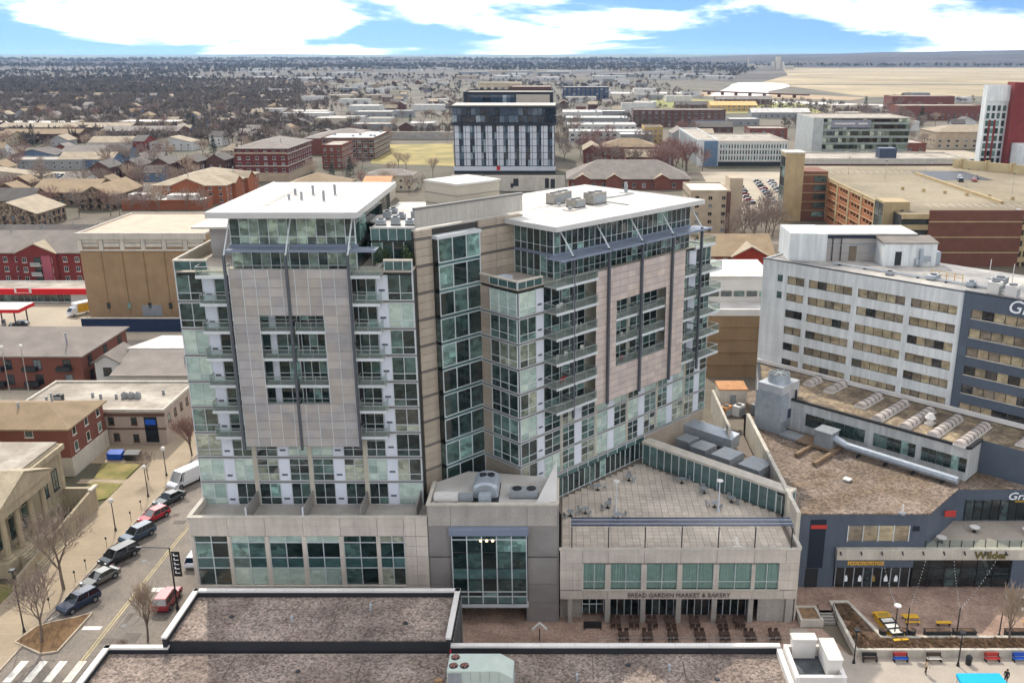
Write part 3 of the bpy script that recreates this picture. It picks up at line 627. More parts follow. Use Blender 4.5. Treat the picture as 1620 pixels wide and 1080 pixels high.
text(MK, 'sign_lettering', 'BREAD GARDEN MARKET & BAKERY', M_sign, (13.95 - 13.8, -.09, 3.62), .8, (rad(90), 0, 0), .04, 12.3)
for x in (.9, 5.4, 9.7, 14.0, 18.3, 22.7, 27.2): f.b('column', M_conc, x - .3, x + .3, Y, Y + .6, 0, 3.3)
f.b('base_panel', M_conc, -.3, 2.3, Y + 1.2, Y + 1.5, 0, 3.3); f.b('base_panel', M_conc, 23.6, 27.9, Y + .3, Y + .6, 0, 3.3)
f.glazing('x', 2.4, 5.0, Y + 1.2, .6, 3.2, 3, M_shopgl, (.5, .5), mw=.1)
for a, b in ((5.8, 9.3), (10.1, 13.6), (14.4, 17.9), (18.7, 22.4)): f.glazing('x', a, b, Y + 1.6, .1, 3.25, 4, M_shopgl, mw=.1)
# terrace paving, one slab at a time
for i in range(33):
    for j in range(44):
        x, y = -.05 + i * .86, Y + .45 + j * .86; cx_, cy_ = x + .43 - CX0, y + .43 - CY0
        u = cx_ * math.cos(AZ) + cy_ * math.sin(AZ); v = -cx_ * math.sin(AZ) + cy_ * math.cos(AZ)
        if v > -.55 or u > 23.2 or x + .86 > 28: continue
        f.b('paver', M_deck, x + .02, x + .84, y + .02, y + .84, 9.18, 9.3)
# glazed screen wall across the terrace with plant behind it
GW = thing('glass_screen_wall', 'long green glass screen wall with a pale flat cap across the roof terrace', 'wall', (*xy(24.2, -12.5), 9.2), AZ)
f = Fr(GW)
f.glazing('y', -10.5, 11.4, -.7, .1, 3.1, 17, [M_glt], mw=.09); f.glazing('y', -12.2, -10.6, -.7, .1, 2.7, 2, M_gld, mw=.09, name='door_pane')
f.glazing('x', -.7, .9, -12.3, .1, 3.1, 2, M_glt, mw=.09)
f.part('cap', MB().box(-.8, 1.0, -12.4, 11.6, 3.1, 3.45), [M_concl]); f.part('backing', MB().box(-.55, .85, -12.2, 11.5, 0, 3.1), [M_core])
# pergola of blue blades over the terrace edge
PG = thing('terrace_pergola', 'blue metal blade pergola on dark posts along the front of the roof terrace', 'pergola', (14, 98.4, 10.1))
f = Fr(PG)
for i in range(7): f.b('post', M_dark, -12.9 + i * 4.33 - .06, -12.9 + i * 4.33 + .06, -.55, -.43, 0, 2.85); f.b('rafter', M_mull, -12.9 + i * 4.33 - .05, -12.9 + i * 4.33 + .05, -.6, 1.5, 2.75, 2.85)
for j in range(5): f.b('blade', M_blade if j % 2 == 0 else M_shade, -13, 13.2, -.55 + j * .45, -.3 + j * .45, 2.86, 2.93)
# ================================================================== hotel with the navy wing (u, v axes)
HO = thing('hotel_building', 'white seven-storey hotel slab with ribbon windows and a navy wing, right edge', 'hotel', (CX0, CY0, 0), AZ)
f = Fr(HO); U = 58.0
f.part('body', MB().box(U + .3, 76, -31, 1.9, 0, 33.2).box(U + .2, 76, -70, -31.05, 0, 33.3), [M_core])
f.part('roof', MB().box(U + .3, 76, -70, 1.8, 33.2, 33.35), [M_hroof])
groups = [(-5.85, -2.7), (-14.1, -6.6), (-22.55, -15.0), (-30.25, -23.4)]
vs = [1.9, -2.7, -5.85, -6.6, -14.1, -15.0, -22.55, -23.4, -30.25, -31]
rows = [31.4 - 2.8 * i for i in range(7)]
for i, zt in enumerate(rows):
    f.c('y', 'spandrel', M_hotel, -31, 1.9, U, 0, .35, zt + .02, zt + 1.45 if i else 33.6)
    if i < 6 or True:
        for a, b in groups:
            n = max(2, int(round((b - a) / 1.5)))
            f.glazing('y', a + .05, b - .05, U + .28, zt - 1.3, zt, n, M_curt, mw=.07, mull=M_dark, name='window_pane', prj=.05)
        for a, b in ((-2.7, 1.9), (-6.6, -5.85), (-15.0, -14.1), (-23.4, -22.55), (-31, -30.25)): f.c('y', 'wall_pier', M_hotel, a, b, U, .003, .35, zt - 1.35, zt + .02)
for zt in rows[:2]: f.c('y', 'small_window', M_gld, -1.9, -1.0, U, -.02, .1, zt - 1.1, zt)
f.b('end_wall', M_hotel, U + .36, 76, 1.9, 2.1, 0, 33.6)
f.b('coping', M_dark, U - .05, U + .4, -31, 2.15, 33.6, 33.72); f.b('coping', M_dark, U - .25, U + .4, -70, -31, 33.75, 33.9)
for i, zt in enumerate(rows):
    f.c('y', 'navy_spandrel', M_navy, -70, -31.05, U - .2, 0, .35, zt + .02, zt + 1.45 if i else 33.75)
    f.glazing('y', -60, -32.3, U, zt - 1.3, zt, 18, M_curt, mw=.07, mull=M_dark, name='window_pane', prj=.05); f.c('y', 'window_sill', M_concl, -60, -32.3, U - .25, 0, .2, zt - 1.4, zt - 1.3)
    f.c('y', 'navy_pier', M_navy, -32.3, -31.05, U - .2, .003, .35, zt - 1.35, zt + .02); f.c('y', 'navy_pier', M_navy, -70, -60, U - .2, .003, .35, zt - 1.35, zt + .02)
text(HO, 'sign_lettering', 'Graduate', M_signw, (U - .3, -37.0, 31.95), 2.6, (rad(90), 0, rad(-90)), .06, 9.5, .25, False)
# rooftop rooms
RM = thing('rooftop_plant_room', 'long grey plant room with a curved white end on the white hotel roof', 'plant room', (47, 153, 33.3))
f = Fr(RM, 47, 153)
f.part('body', MB().box(43.2, 58, 150, 158, 33.3, 37.6), [mat('plant_room_grey', '#a59f98', .7, .08, .4, 4, streak=.12)])
f.part('white_end', MB().prism([(37.3, 150.3), (43.2, 149.6), (43.2, 158), (37.3, 158)], 33.3, 37.9), [M_hotel]); f.b('roof_edge', M_navyd, 43.2, 58.1, 149.85, 150, 37.1, 37.65); f.part('roof', MB().box(43.2, 58, 150, 158, 37.6, 37.85), [M_roofw])
f.b('door', mat('brown_door', '#6b5f50'), 47.0, 48.2, 149.9, 150, 33.4, 35.8); f.b('louvre', M_galvd, 50.3, 51.4, 149.9, 150, 34.6, 35.7); f.b('pipe', M_galv, 43.4, 54, 149.8, 149.92, 35.9, 36.05)
for x in (44.2, 45.6): f.b('pipe', M_dark, x - .07, x + .07, 149.8, 149.95, 33.4, 37.6)
for z in (34.6, 36.2): f.b('joint', M_band, 43.2, 58, 149.95, 150, z, z + .04)
RH = thing('rooftop_cabin', 'white rooftop cabin with a brown roof and outdoor ducts on the hotel roof', 'cabin', (55.5, 147.6, 33.3))
f = Fr(RH, 55.5, 147.6)
f.part('body', MB().box(51.3, 59.8, 146, 150, 33.35, 37.0), [M_hotel]); f.part('roof', MB().prism([(51.1, 145.8), (60, 145.8), (60, 150.2), (51.1, 150.2)], 37.0, [37.15, 37.15, 37.6, 37.6]), [mat('brown_metal_roof', '#6c645a', .6)])
f.b('door', M_dark, 53.2, 54.2, 145.9, 146, 33.5, 35.7); f.b('duct', M_galv, 57.0, 57.5, 145.4, 146, 33.5, 36.2); f.b('duct', M_galv, 57.5, 58.8, 145.5, 146, 34.2, 35.0); f.b('duct', M_galv, 56.4, 57.0, 145.5, 146, 33.6, 34.6); f.b('heat_pump', M_galv, 59.9, 60.6, 146.2, 147.6, 33.5, 35.6)
# ================================================================== lower hotel block: skylight roof, gravel roof, shop fronts
LH = thing('hotel_annexe', 'low navy shop building with gravel and skylight roofs in front of the hotel', 'building', (45, 110, 0))
f = Fr(LH, 45, 110)
sk = [xy(57.9, 1.6), xy(45.8, -6.5), xy(45.8, -38.6), xy(57.9, -38.6)]
f.part('skylight_roof', MB().prism(sk, 11, 15.75, 0, 1), [mat('annexe_grey', '#b4b5b1', .6, .08, .25, 3, streak=.25), M_brownroof]); f.part('navy_roof_wing', MB().prism([xy(57.9, -38.62), xy(50, -38.62), xy(50, -47), xy(57.9, -60)], 10.5, 15.7, 0, 1), [M_navy, M_brownroof])
def strip(f, name, pts, w, z0, z1, m):
    b = MB()
    for p, q in zip(pts, pts[1:]):
        d = Vector((q[0] - p[0], q[1] - p[1])); d.normalize(); n_ = Vector((-d.y, d.x)) * w / 2
        b.prism([(p[0] - n_.x, p[1] - n_.y), (q[0] - n_.x, q[1] - n_.y), (q[0] + n_.x, q[1] + n_.y), (p[0] + n_.x, p[1] + n_.y)], z0, z1)
    return f.part(name, b, [m])
strip(f, 'roof_edge', [xy(57.9, 1.6), xy(45.85, -6.5), xy(45.85, -38.6), xy(50, -38.6)], .45, 15.65, 15.95, M_dark)
strip(f, 'wall_flashing', [xy(57.55, 1.5), xy(57.55, -60)], .5, 15.9, 16.5, M_coping)
for a, b in ((-24, -14.5), (-31.5, -25.3), (-38.5, -32.3)):
    n = 6; w_ = (b - a) / n
    for i in range(n):
        P(LH, 'clerestory_pane', M_gld, -w_ / 2 + .05, w_ / 2 - .05, -.06, .06, 12.3, 14.2, AZ + rad(90), (xy(45.72, a + (i + .5) * w_)[0] - 45, xy(45.72, a + (i + .5) * w_)[1] - 110, 0))
FY = 104.6
gr = [(29.2, FY), (45.8, FY), (52.3, 111.6), (62.6, 111.6), xy(50.1, -38.7), xy(45.9, -38.7), xy(45.9, -6.5), xy(57.5, 1.0), (30.5, 148), (29.2, 140)]
f.part('gravel_roof', MB().prism(gr, 10.2, 11.0, 0, 1), [M_navy, M_gravel2])
f.part('front_wall', MB().box(29.2, 34.6, FY, FY + .3, .0, 10.2).box(34.6, 45.8, FY, FY + .3, 6.4, 10.2).prism([(45.8, FY), (52.3, 111.6), (52.1, 111.9), (45.6, FY + .3)], 6, 10.2).box(52.2, 75, 111.6, 111.9, 6, 10.2), [M_navy])
strip(f, 'roof_edge', [(29.2, FY), (45.8, FY), (52.3, 111.6), (75, 111.6)], .3, 10.95, 11.15, M_gravel2)
f.b('dark_strip', M_navyd, 31.1, 33.1, FY - .05, FY, 3.4, 10.2); f.b('door', M_dark, 31.0, 32.6, FY - .06, FY, .6, 3.3); f.b('oval_sign', M_redp, 31.2, 33.2, FY - .15, FY - .05, 9.0, 9.5)
f.glazing('x', 35.9, 43.6, FY - .03, 7.2, 9.4, 4, M_curt, mw=.12, name='window_pane'); f.b('vent', M_navyd, 44.0, 44.9, FY - .04, FY, 8.6, 9.3)
f.part('terrace_floor', MB().prism([(45.8, FY + .1), (75, FY + .1), (75, 111.6), (52.2, 111.6)], 6.0, 6.3), [M_plconc])
f.glazing('x', 45.9, 64, FY - .02, 6.35, 7.3, 12, M_trans, mw=.06, name='railing_pane', mull=M_dark)
f.glazing('x', 53.6, 64, 111.55, 6.4, 9.4, 9, M_shopgl, mw=.12, mull=M_dark, name='window_pane')
text(LH, 'terrace_sign', 'Graduate', M_signw, (58.9 - 45, 111.45 - 110, 9.5), 1.5, (rad(90), 0, 0), .06, 6.5, .25, False)
f.b('sign_underline', M_gold, 60.0, 63.5, 111.4, 111.5, 9.12, 9.4)
f.b('fascia_board', M_concl, 34.6, 75, FY - .7, FY, 4.9, 6.35)
for i in range(9): f.part('spot_lamp', MB().bar((35 + i * 2.6, FY - .7, 6.1), (35 + i * 2.6, FY - 1.1, 5.8), .1, n=6), [M_dark])
text(LH, 'shop_sign', 'Wilder', M_black, (54.03 - 45, FY - .72 - 110, 5.12), 1.42, (rad(90), 0, 0), .03, 4.35, off=.05); text(LH, 'shop_sign', 'Wilder', mat('olive_letter', '#6d6232'), (54.0 - 45, FY - .76 - 110, 5.15), 1.35, (rad(90), 0, 0), .06, 4.2, off=.02)
f.b('sign_band', M_navy, 34.6, 44.5, FY - .3, FY, 3.6, 4.9)
sg = MB(); xx = 36.2
for i in range(16):
    w_ = R.uniform(.2, .32); sg.box(xx, xx + .11, FY - .36, FY - .3, 3.95, 4.5).box(xx + .11, xx + w_, FY - .36, FY - .3, 4.36, 4.5).box(xx + .11, xx + w_, FY - .36, FY - .3, 3.95 if i % 3 else 4.12, 4.08 if i % 3 else 4.24); xx += w_ + .04
f.part('yellow_sign', sg, [mat('yellow_letter', '#d6a63a')])
f.glazing('x', 34.8, 44.2, FY - .1, .7, 3.5, 8, M_shopgl, mw=.12, mull=M_galvd, name='shop_pane'); f.glazing('x', 44.6, 57.0, FY - .1, .7, 4.85, 6, M_shopgl, (.3, .35, .35), mw=.14, mull=M_dark, name='shop_pane')
f.b('pier', M_navy, 57.1, 59.2, FY - .3, FY, .6, 4.9); f.glazing('x', 59.3, 72, FY - .1, .7, 4.85, 6, M_shopgl, (.3, .35, .35), mw=.14, mull=M_dark, name='shop_pane')
for x, c_ in ((36.2, M_signw), (38.0, M_signw), (39.7, M_gold), (41.3, M_signw), (42.6, M_signw)): f.part('window_decal', MB().box(x - .22, x + .22, FY - .14, FY - .12, 1.5, 2.1).box(x - .14, x + .14, FY - .14, FY - .12, 2.12, 2.35), [c_])
f.part('interior', MB().box(34.7, 75, FY + .4, 111, 0, 6.0).box(29.4, 34.5, FY + .4, 140, 0, 10.2), [M_core])
f.b('red_sign', M_redp, 49.2, 50.6, 107.6, 107.8, 9.0, 9.8)
# pale party wall between terrace plant and the gravel roof
PW = thing('party_wall', 'pale concrete party wall running back between the terrace and the gravel roof', 'wall', (28.8, 120, 9))
f = Fr(PW, 28.8, 120)
f.part('wall', MB().prism([(28.45, 101.6), (28.95, 101.6), (28.95, 134), (28.45, 134)], 8.9, 12.8), [M_concl]); f.part('stub_wall', MB().prism([(24.6, 128), (25.0, 128), (25.0, 144), (24.6, 144)], 9, 13.0), [M_concl])
# ================================================================== building in the foreground: two gravel roofs
FB = thing('foreground_building', 'flat building in front with dark gravel roofs edged by a white coping', 'building', (-10, 70, 0))
f = Fr(FB, -10, 70)
f.part('body', MB().prism([(-46.0, 55), (27.0, 55), (27.0, 80.6), (-40.2, 80.6), (-46.0, 80.6)], 0, 7.9), [M_conc])
f.part('lower_roof', MB().prism([(-45.8, 55), (27.0, 55), (27.0, 80.4), (-45.8, 80.4)], 7.9, 8.0), [M_gravel])
f.part('upper_body', MB().box(-40.0, -11.7, 81.0, 89.0, 0, 9.0), [M_black]); f.part('upper_roof', MB().box(-39.9, -11.8, 81.1, 88.9, 9.0, 9.12), [M_gravel])
strip(f, 'coping', [(-46.1, 55), (-46.1, 80.7), (-40.2, 80.7), (-40.2, 89.2), (-11.3, 89.2), (-11.3, 80.7)], .55, 8.4, 9.0, M_coping) if False else None
for a, b, z in (((-46.1, 55), (-46.1, 80.95), 8.7), ((-46.4, 80.7), (-39.9, 80.7), 8.7), ((-40.15, 80.5), (-40.15, 89.5), 9.9), ((-40.4, 89.2), (-11.2, 89.2), 9.9), ((-11.5, 80.4), (-11.5, 89.5), 9.9), ((-11.7, 80.7), (22.0, 80.7), 8.9)):
    dx, dy = b[0] - a[0], b[1] - a[1]; l_ = math.hypot(dx, dy); nx_, ny_ = -dy / l_ * .28, dx / l_ * .28
    q = [(a[0] - nx_, a[1] - ny_), (b[0] - nx_, b[1] - ny_), (b[0] + nx_, b[1] + ny_), (a[0] + nx_, a[1] + ny_)]
    f.part('coping', MB().prism(q, z - .22, z), [M_coping]); q2 = [(p[0] * .999 + .001 * a[0], p[1]) for p in q]
    f.part('parapet', MB().prism([(a[0] - nx_ * .7, a[1] - ny_ * .7), (b[0] - nx_ * .7, b[1] - ny_ * .7), (b[0] + nx_ * .7, b[1] + ny_ * .7), (a[0] + nx_ * .7, a[1] + ny_ * .7)], 0, z - .23), [M_black])
for i in range(9): f.b('baluster', M_rail, -11.12, -11.06, 81.2 + i * .95, 81.26 + i * .95, 0, 9.4)
f.b('roof_drain', M_red, -11.35, -11.2, 79.9, 80.05, 8.0, 8.8)
f.b('timber_block', mat('raw_timber', '#a98560'), -12.4, -11.6, 76.0, 76.3, 8.0, 8.2)
M_patch = mat('wet_patch', '#5c4f46', .9, .3, .6, 5, bump=.6, bs=6)
for i, (x, y, w_, d_, z) in enumerate(((-30, 86.5, 3.2, .12, 9.12), (-24, 83.6, .12, 4.4, 9.12), (3, 78.2, .1, 3.6, 8.0), (12, 77.0, .1, 4.6, 8.0), (-33, 78.3, .1, 3.6, 8.0), (-20, 78.0, .1, 4, 8.0))): f.b('membrane_seam', M_patch, x - w_ / 2, x + w_ / 2, y - d_ / 2, y + d_ / 2, z - .01, z + .025)
for i, (x, y, z) in enumerate(((-16.4, 84, 9.12), (-35, 85.2, 9.12), (6.5, 78.6, 8.0), (15, 76.4, 8.0), (-26, 77.6, 8.0))): f.part('roof_drain', MB().cyl(x, y, z, z + .14, .28, .2, n=10), [M_dark])
for i, (x, y, z) in enumerate(((-20.5, 86.4, 9.12), (-28.3, 84.2, 9.12), (10.5, 77.6, 8.0), (1.4, 76.2, 8.0))): f.part('vent_pipe', MB().cyl(x, y, z, z + .7, .1, n=8).cyl(x, y, z + .7, z + .85, .17, .1, n=8), [M_galv])
for k in range(9): f.b('coping_joint', M_galvd, -40.0 + k * 3.2, -39.97 + k * 3.2, 88.9, 89.49, 9.9, 9.906); f.b('coping_joint', M_galvd, -9 + k * 3.4, -8.97 + k * 3.4, 80.4, 80.99, 8.9, 8.906)
SB = thing('stairwell_box', 'white roofed-over stairwell box with a dark sunken roof at the foreground building corner', 'stairwell', (24.6, 77.6, 0))
f = Fr(SB, 24.6, 77.6)
f.part('wall', MB().box(22.2, 22.6, 75, 80.2, 0, 9.3).box(26.7, 27.1, 75, 80.2, 0, 9.3).box(22.6, 26.7, 75, 75.4, 0, 9.3).box(22.6, 26.7, 79.8, 80.2, 0, 9.3).box(21.6, 22.1, 74.8, 80.4, 0, 8.7), [M_coping])
f.part('roof', MB().box(22.6, 26.7, 75.4, 79.8, 8.1, 8.2), [mat('wet_membrane', '#4f5355', .5, .35, .5, 3)]); f.part('rear_upstand', MB().box(22.9, 25.2, 79.3, 80.3, 8.3, 10.4), [M_coping]); f.part('side_upstand', MB().box(25.6, 26.9, 76.2, 79.6, 8.3, 10.3), [M_coping])
f.b('cap', M_roofw, 22.8, 25.3, 79.2, 80.4, 10.4, 10.5); f.b('cap', M_roofw, 25.5, 27.0, 76.1, 79.7, 10.3, 10.4)
M_acgreen = mat('pale_green_enamel', '#b4beb2', .5, .06, .8, 5)
AC = thing('rooftop_air_handler', 'pale green air handler with three round fans on the foreground gravel roof', 'air handler', (-8, 75.6, 8))
f = Fr(AC, -8, 75.6)
f.part('casing', MB().loft([[(x, y0, 8.3), (x, y1, 8.3), (x, y1, zt), (x, y0, zt)] for x, y0, y1, zt in ((-10.9, 74.3, 77, 10.5), (-6.0, 74.3, 77, 10.5), (-4.7, 74.3, 77, 9.7))]), [M_acgreen])
for i in range(5): f.b('seam', M_galvd, -9.6 + i * .9, -9.57 + i * .9, 74.27, 74.3, 8.4, 10.4)
f.b('grille', M_galvd, -10.8, -9.5, 74.25, 74.3, 8.5, 10.3); f.b('skid', M_galvd, -11, -4.6, 74.3, 77, 8.0, 8.3)
for x, y in ((-10.3, 76.4), (-10.35, 75.1), (-9.3, 75.1)):
    o = f.part('fan', MB().cyl(x, y, 10.5, 10.58, .42, n=14), [M_dark]); b_ = MB()
    for k in range(5): b_.bar((x, y, 10.6), (x + .36 * math.cos(k * 1.257), y + .36 * math.sin(k * 1.257), 10.6), .09)
    f.part('fan_blade', b_, [mat('fan_rust', '#94695f')], parent=o)
# ================================================================== rooftop plant
def condenser(name, label, x, y, z, w, d, h, fans=2, rz=0, m=M_galv, group=None):
    t = thing(name, label, 'air conditioner', (x, y, z), rz, group)
    part(t, 'casing', MB().box(-w / 2, w / 2, -d / 2, d / 2, .12, h), m); part(t, 'skid', MB().box(-w / 2 - .05, w / 2 + .05, -d / 2 + .05, d / 2 - .05, 0, .12), M_dark)
    part(t, 'louvre_grille', MB().box(-w / 2 + .1, w / 2 - .1, -d / 2 - .03, -d / 2, .25, h * .75), M_galvd)
    for i in range(fans): part(t, 'fan_guard', MB().cyl((i - (fans - 1) / 2) * w / max(fans, 1), 0, h, h + .12, min(w / max(fans, 1), d) * .38, n=12), M_dark)
    return t
A_ = lambda u, v: xy(u, v)
for i, (u, v, w_, d_, h_) in enumerate(((18.5, 11.5, 2.2, 1.6, 1.5), (21.5, 13.0, 2.0, 1.6, 1.3), (18.2, 7.4, 1.9, 1.8, 1.1), (22.3, 7.6, 2.8, 1.8, 1.6))):
    condenser('condenser', ['boxy grey condenser at the left of the right tower roof cluster', 'low grey condenser at the back of the right tower roof cluster', 'square grey condenser nearest the eave on the right tower roof', 'widest grey condenser at the right of the right tower roof cluster'][i], *A_(u, v), 46.1, w_, d_, h_, 2, AZ, mat('tan_casing', '#8f8a80', .6, .2, 2, 8))
for i, (u, v) in enumerate(((33, 11), (15.5, 6), (17, 9.5))):
    t = thing('vent_stack', ['cluster of vent pipes at the far edge of the right tower roof', 'short dark roof vent left of the right tower condensers', 'squat roof vent beside the right tower condensers'][i], 'vent', (*A_(u, v), 46.1), AZ)
    part(t, 'pipe', MB().cyl(0, 0, 0, 1.6 if i == 0 else .5, .22, n=8).cyl(.7, .4, 0, 1.1 if i == 0 else .3, .18, n=8), M_galvd); part(t, 'base', MB().box(-.6, 1.2, -.5, .8, 0, .12), M_roofw)
for i, (x, y, h_) in enumerate(((-32.6, 110.8, .6), (-31.1, 110.8, .9), (-33, 115, .7), (-28.2, 109.8, 1.2), (-30.8, 115, 1.1), (-28.1, 115, 1.2))):
    t = thing('vent_pipe', 'grey vent pipe on the white left tower roof, %s from the left' % ('first', 'third', 'second', 'fifth', 'fourth', 'sixth')[i], 'vent', (x, y, 49.25), 0, 'vents on the white roof')
    part(t, 'pipe', MB().cyl(0, 0, 0, h_, .16, n=8), M_galvd); part(t, 'cap', MB().cyl(0, 0, h_, h_ + .12, .24, .1, n=8), M_galvd); part(t, 'flashing', MB().cyl(0, 0, 0, .1, .4, .25, n=8), M_roofw)
# cluster of condensers on the little plant deck between left roof and stair tower
for i in range(7):
    x, y = -21.3 + (i % 3) * 1.7, 108.3 + (i // 3) * 4.2
    condenser('condenser', 'small grey condenser on the plant deck beside the white roof, %s from front' % ('first', 'second', 'third', 'fourth', 'fifth', 'sixth', 'seventh')[i], x, y, 46.7, 1.0, .8, .7 + .3 * (i % 2), 1, 0, M_galvd if i % 2 else M_galv, 'plant deck condensers')
# big chiller on the entrance roof
CH = thing('chiller', 'silver chiller with a rounded hood and two fans on the entrance block roof', 'chiller', (-9.2, 101.6, 15.1))
rings = []
for k in range(9):
    t_ = math.pi * k / 8; rings.append((1.9 * math.cos(t_), 1.5 + 1.1 * math.sin(t_)))
b = MB(); b.loft([[(x, -1.6, .3)] + [(r[0] * s, y, r[1] * q) for r in rings] + [(-x, -1.6, .3)] if False else [(1.9 * s, y, .2)] + [(r[0] * s, y, r[1] * q) for r in rings] + [(-1.9 * s, y, .2)] for x, y, s, q in ((0, -1.4, .8, .9), (0, -1.0, 1, 1), (0, 3.2, 1, 1), (0, 3.8, .75, .85))])
CH.scale = (.8, .8, .8); part(CH, 'hood', b, M_galv)
for x in (-.55, .65): part(CH, 'fan_guard', MB().cyl(x, 1.6, 2.5, 2.75, .55, n=14), M_dark)
part(CH, 'front_duct', MB().box(-.9, .9, -3.1, -1.4, .1, 1.5), M_galv); part(CH, 'louvre_grille', MB().box(-.85, .85, -1.75, -1.42, 1.6, 2.2), M_galvd); part(CH, 'skid', MB().box(-2, 2, -3, 4, 0, .12), M_dark)
condenser('condenser', 'flat condenser with four black fans beside the white corner screen', -4.6, 101.2, 15.15, 3.4, 1.5, 1.0, 2, 0, M_galvd)
DT = thing('roof_duct', 'pale horizontal duct at the left of the entrance block roof', 'duct', (-13, 99.9, 15.15)); part(DT, 'duct', MB().box(-2.2, .6, -.5, .5, .2, 1.0), M_coping); part(DT, 'bend', MB().box(.6, 2.4, -.4, .4, .2, .9), M_galvd); part(DT, 'support', MB().box(-2, -1.8, -.5, .5, 0, .2).box(.3, .5, -.5, .5, 0, .2), M_dark)
# plant behind the glass screen wall
for i, (u, v, w_, d_, h_) in enumerate(((31.6, -3.0, 2.6, 2.4, 2.0), (30.6, -6.6, 3.0, 2.8, 2.2), (29.9, -11.2, 3.6, 3.2, 2.6), (29.4, -16.2, 3.8, 3.4, 2.8))):
    condenser('air_handler', ['smallest', 'second', 'third', 'largest'][i] + ' blue-grey air handler in the row behind the glass screen wall' + (', farthest back' if i == 0 else ', nearest the camera' if i == 3 else ', counted from the tower'), *xy(u, v), 9.25, w_, d_, h_, 0, AZ, M_galvd, 'air handlers behind the glass wall')
t = thing('duct_box', 'long wedge-shaped grey duct behind the row of air handlers', 'duct', (*xy(36, -3.5), 9.25), AZ); part(t, 'casing', MB().prism([(-1, -5), (1.2, -5), (1.2, 4), (-1, 4)], .6, [2.2, 2.6, 2.6, 2.2]), M_galv); part(t, 'leg', MB().box(-.8, -.6, -4.5, -4.3, 0, .6), M_dark); part(t, 'leg', MB().box(.8, 1, 3.3, 3.5, 0, .6), M_dark)
t = thing('electrical_cabinet', 'small white cabinet on legs beside the beige tower base', 'cabinet', (*xy(37.6, 0.4 - 1.5), 9.25), AZ); part(t, 'cabinet_box', MB().box(-.7, .7, -.5, .5, .4, 2.2), M_coping); part(t, 'leg', MB().box(-.6, -.5, -.4, .4, 0, .4), M_dark); part(t, 'leg', MB().box(.5, .6, -.4, .4, 0, .4), M_dark); part(t, 'door', MB().box(-.55, .55, -.54, -.5, .6, 2.0), M_galv)
# cooling tower, duct run and skylights on the hotel roofs
CT = thing('cooling_tower', 'tall silver cooling tower with a round fan stack above the gravel roof', 'cooling tower', (*xy(45.3, -9.8), 11), AZ)
part(CT, 'casing', MB().box(-2.5, 2.5, -2.1, 2.1, 1.8, 7.4), mat('bright_zinc', '#c3c6c8', .35, .08, 1, 6, metal=.3, spec=.6)); part(CT, 'lower_casing', MB().box(-2.7, -.6, -2.2, 2.2, 0, 6.2), M_galv)
part(CT, 'basin', MB().box(-2.6, 2.6, -2.2, 2.2, .6, 1.8), M_galvd); part(CT, 'louvre', MB().box(-2.0, 2.3, -2.14, -2.1, 1.9, 3.4), M_blade)
fs = part(CT, 'fan_stack', MB().cyl(0, 0, 7.4, 8.7, 1.75, 1.6, n=24, cap=1), [M_galv, M_dark]); b = MB()
for k in range(8): b.bar((0, 0, 8.72), (1.5 * math.cos(k * .785), 1.5 * math.sin(k * .785), 8.72), .05)
for r_ in (.5, 1.0, 1.5):
    for k in range(16): b.bar((r_ * math.cos(k * .3927), r_ * math.sin(k * .3927), 8.73), (r_ * math.cos((k + 1) * .3927), r_ * math.sin((k + 1) * .3927), 8.73), .03)
ob('fan_guard', b.mesh('fan_guard', M_mull), fs)
for x, y in ((-2.3, -1.9), (2.3, -1.9), (-2.3, 1.9), (2.3, 1.9)): part(CT, 'leg', MB().box(x - .12, x + .12, y - .12, y + .12, 0, .6), M_dark)
part(CT, 'ladder', MB().bar((2.56, .6, .5), (2.56, .6, 7), .04).bar((2.56, 1.1, .5), (2.56, 1.1, 7), .04), M_rail); part(CT, 'pipe', MB().cyl(1.2, -2.4, 1.8, 6.2, .16, n=8), M_dark)
t = thing('duct_unit', 'blue-grey fan unit on a timber platform with a long silver duct over the gravel roof', 'duct', (*xy(43.0, -19.5), 11), AZ)
part(t, 'fan_box', MB().box(-1.2, 1.2, -1.3, 1.3, .5, 2.8).box(-1.35, 1.35, -1.45, 1.45, 2.8, 2.9), M_galvd)
for a, b_ in (((0, -1.2, 1.9), (.2, -3.2, 1.2)), ((.2, -3.2, 1.2), (.4, -19, .9))): part(t, 'duct', MB().bar(a, b_, .55, n=8), M_galv)
for y in (-5, -9, -13, -17): part(t, 'duct_support', MB().box(-.3, .9, y - .1, y + .1, 0, .45), M_dark)
part(t, 'platform', MB().box(-1.6, 1.6, -2.2, 4.0, .2, .5), mat('weathered_timber', '#7a6550', .9, .2, 1, 8)); part(t, 'beam', MB().box(-6, -1.6, 1.2, 1.7, .1, .6), MATS['weathered_timber']); part(t, 'beam', MB().box(-7, -1.4, -2.2, -1.7, .1, .6), MATS['weathered_timber']); part(t, 'beam', MB().box(-1.2, 1.2, 4.0, 7, .1, .5), M_galvd)
ordn = ['first', 'second', 'third', 'fourth', 'fifth', 'sixth', 'seventh', 'eighth']
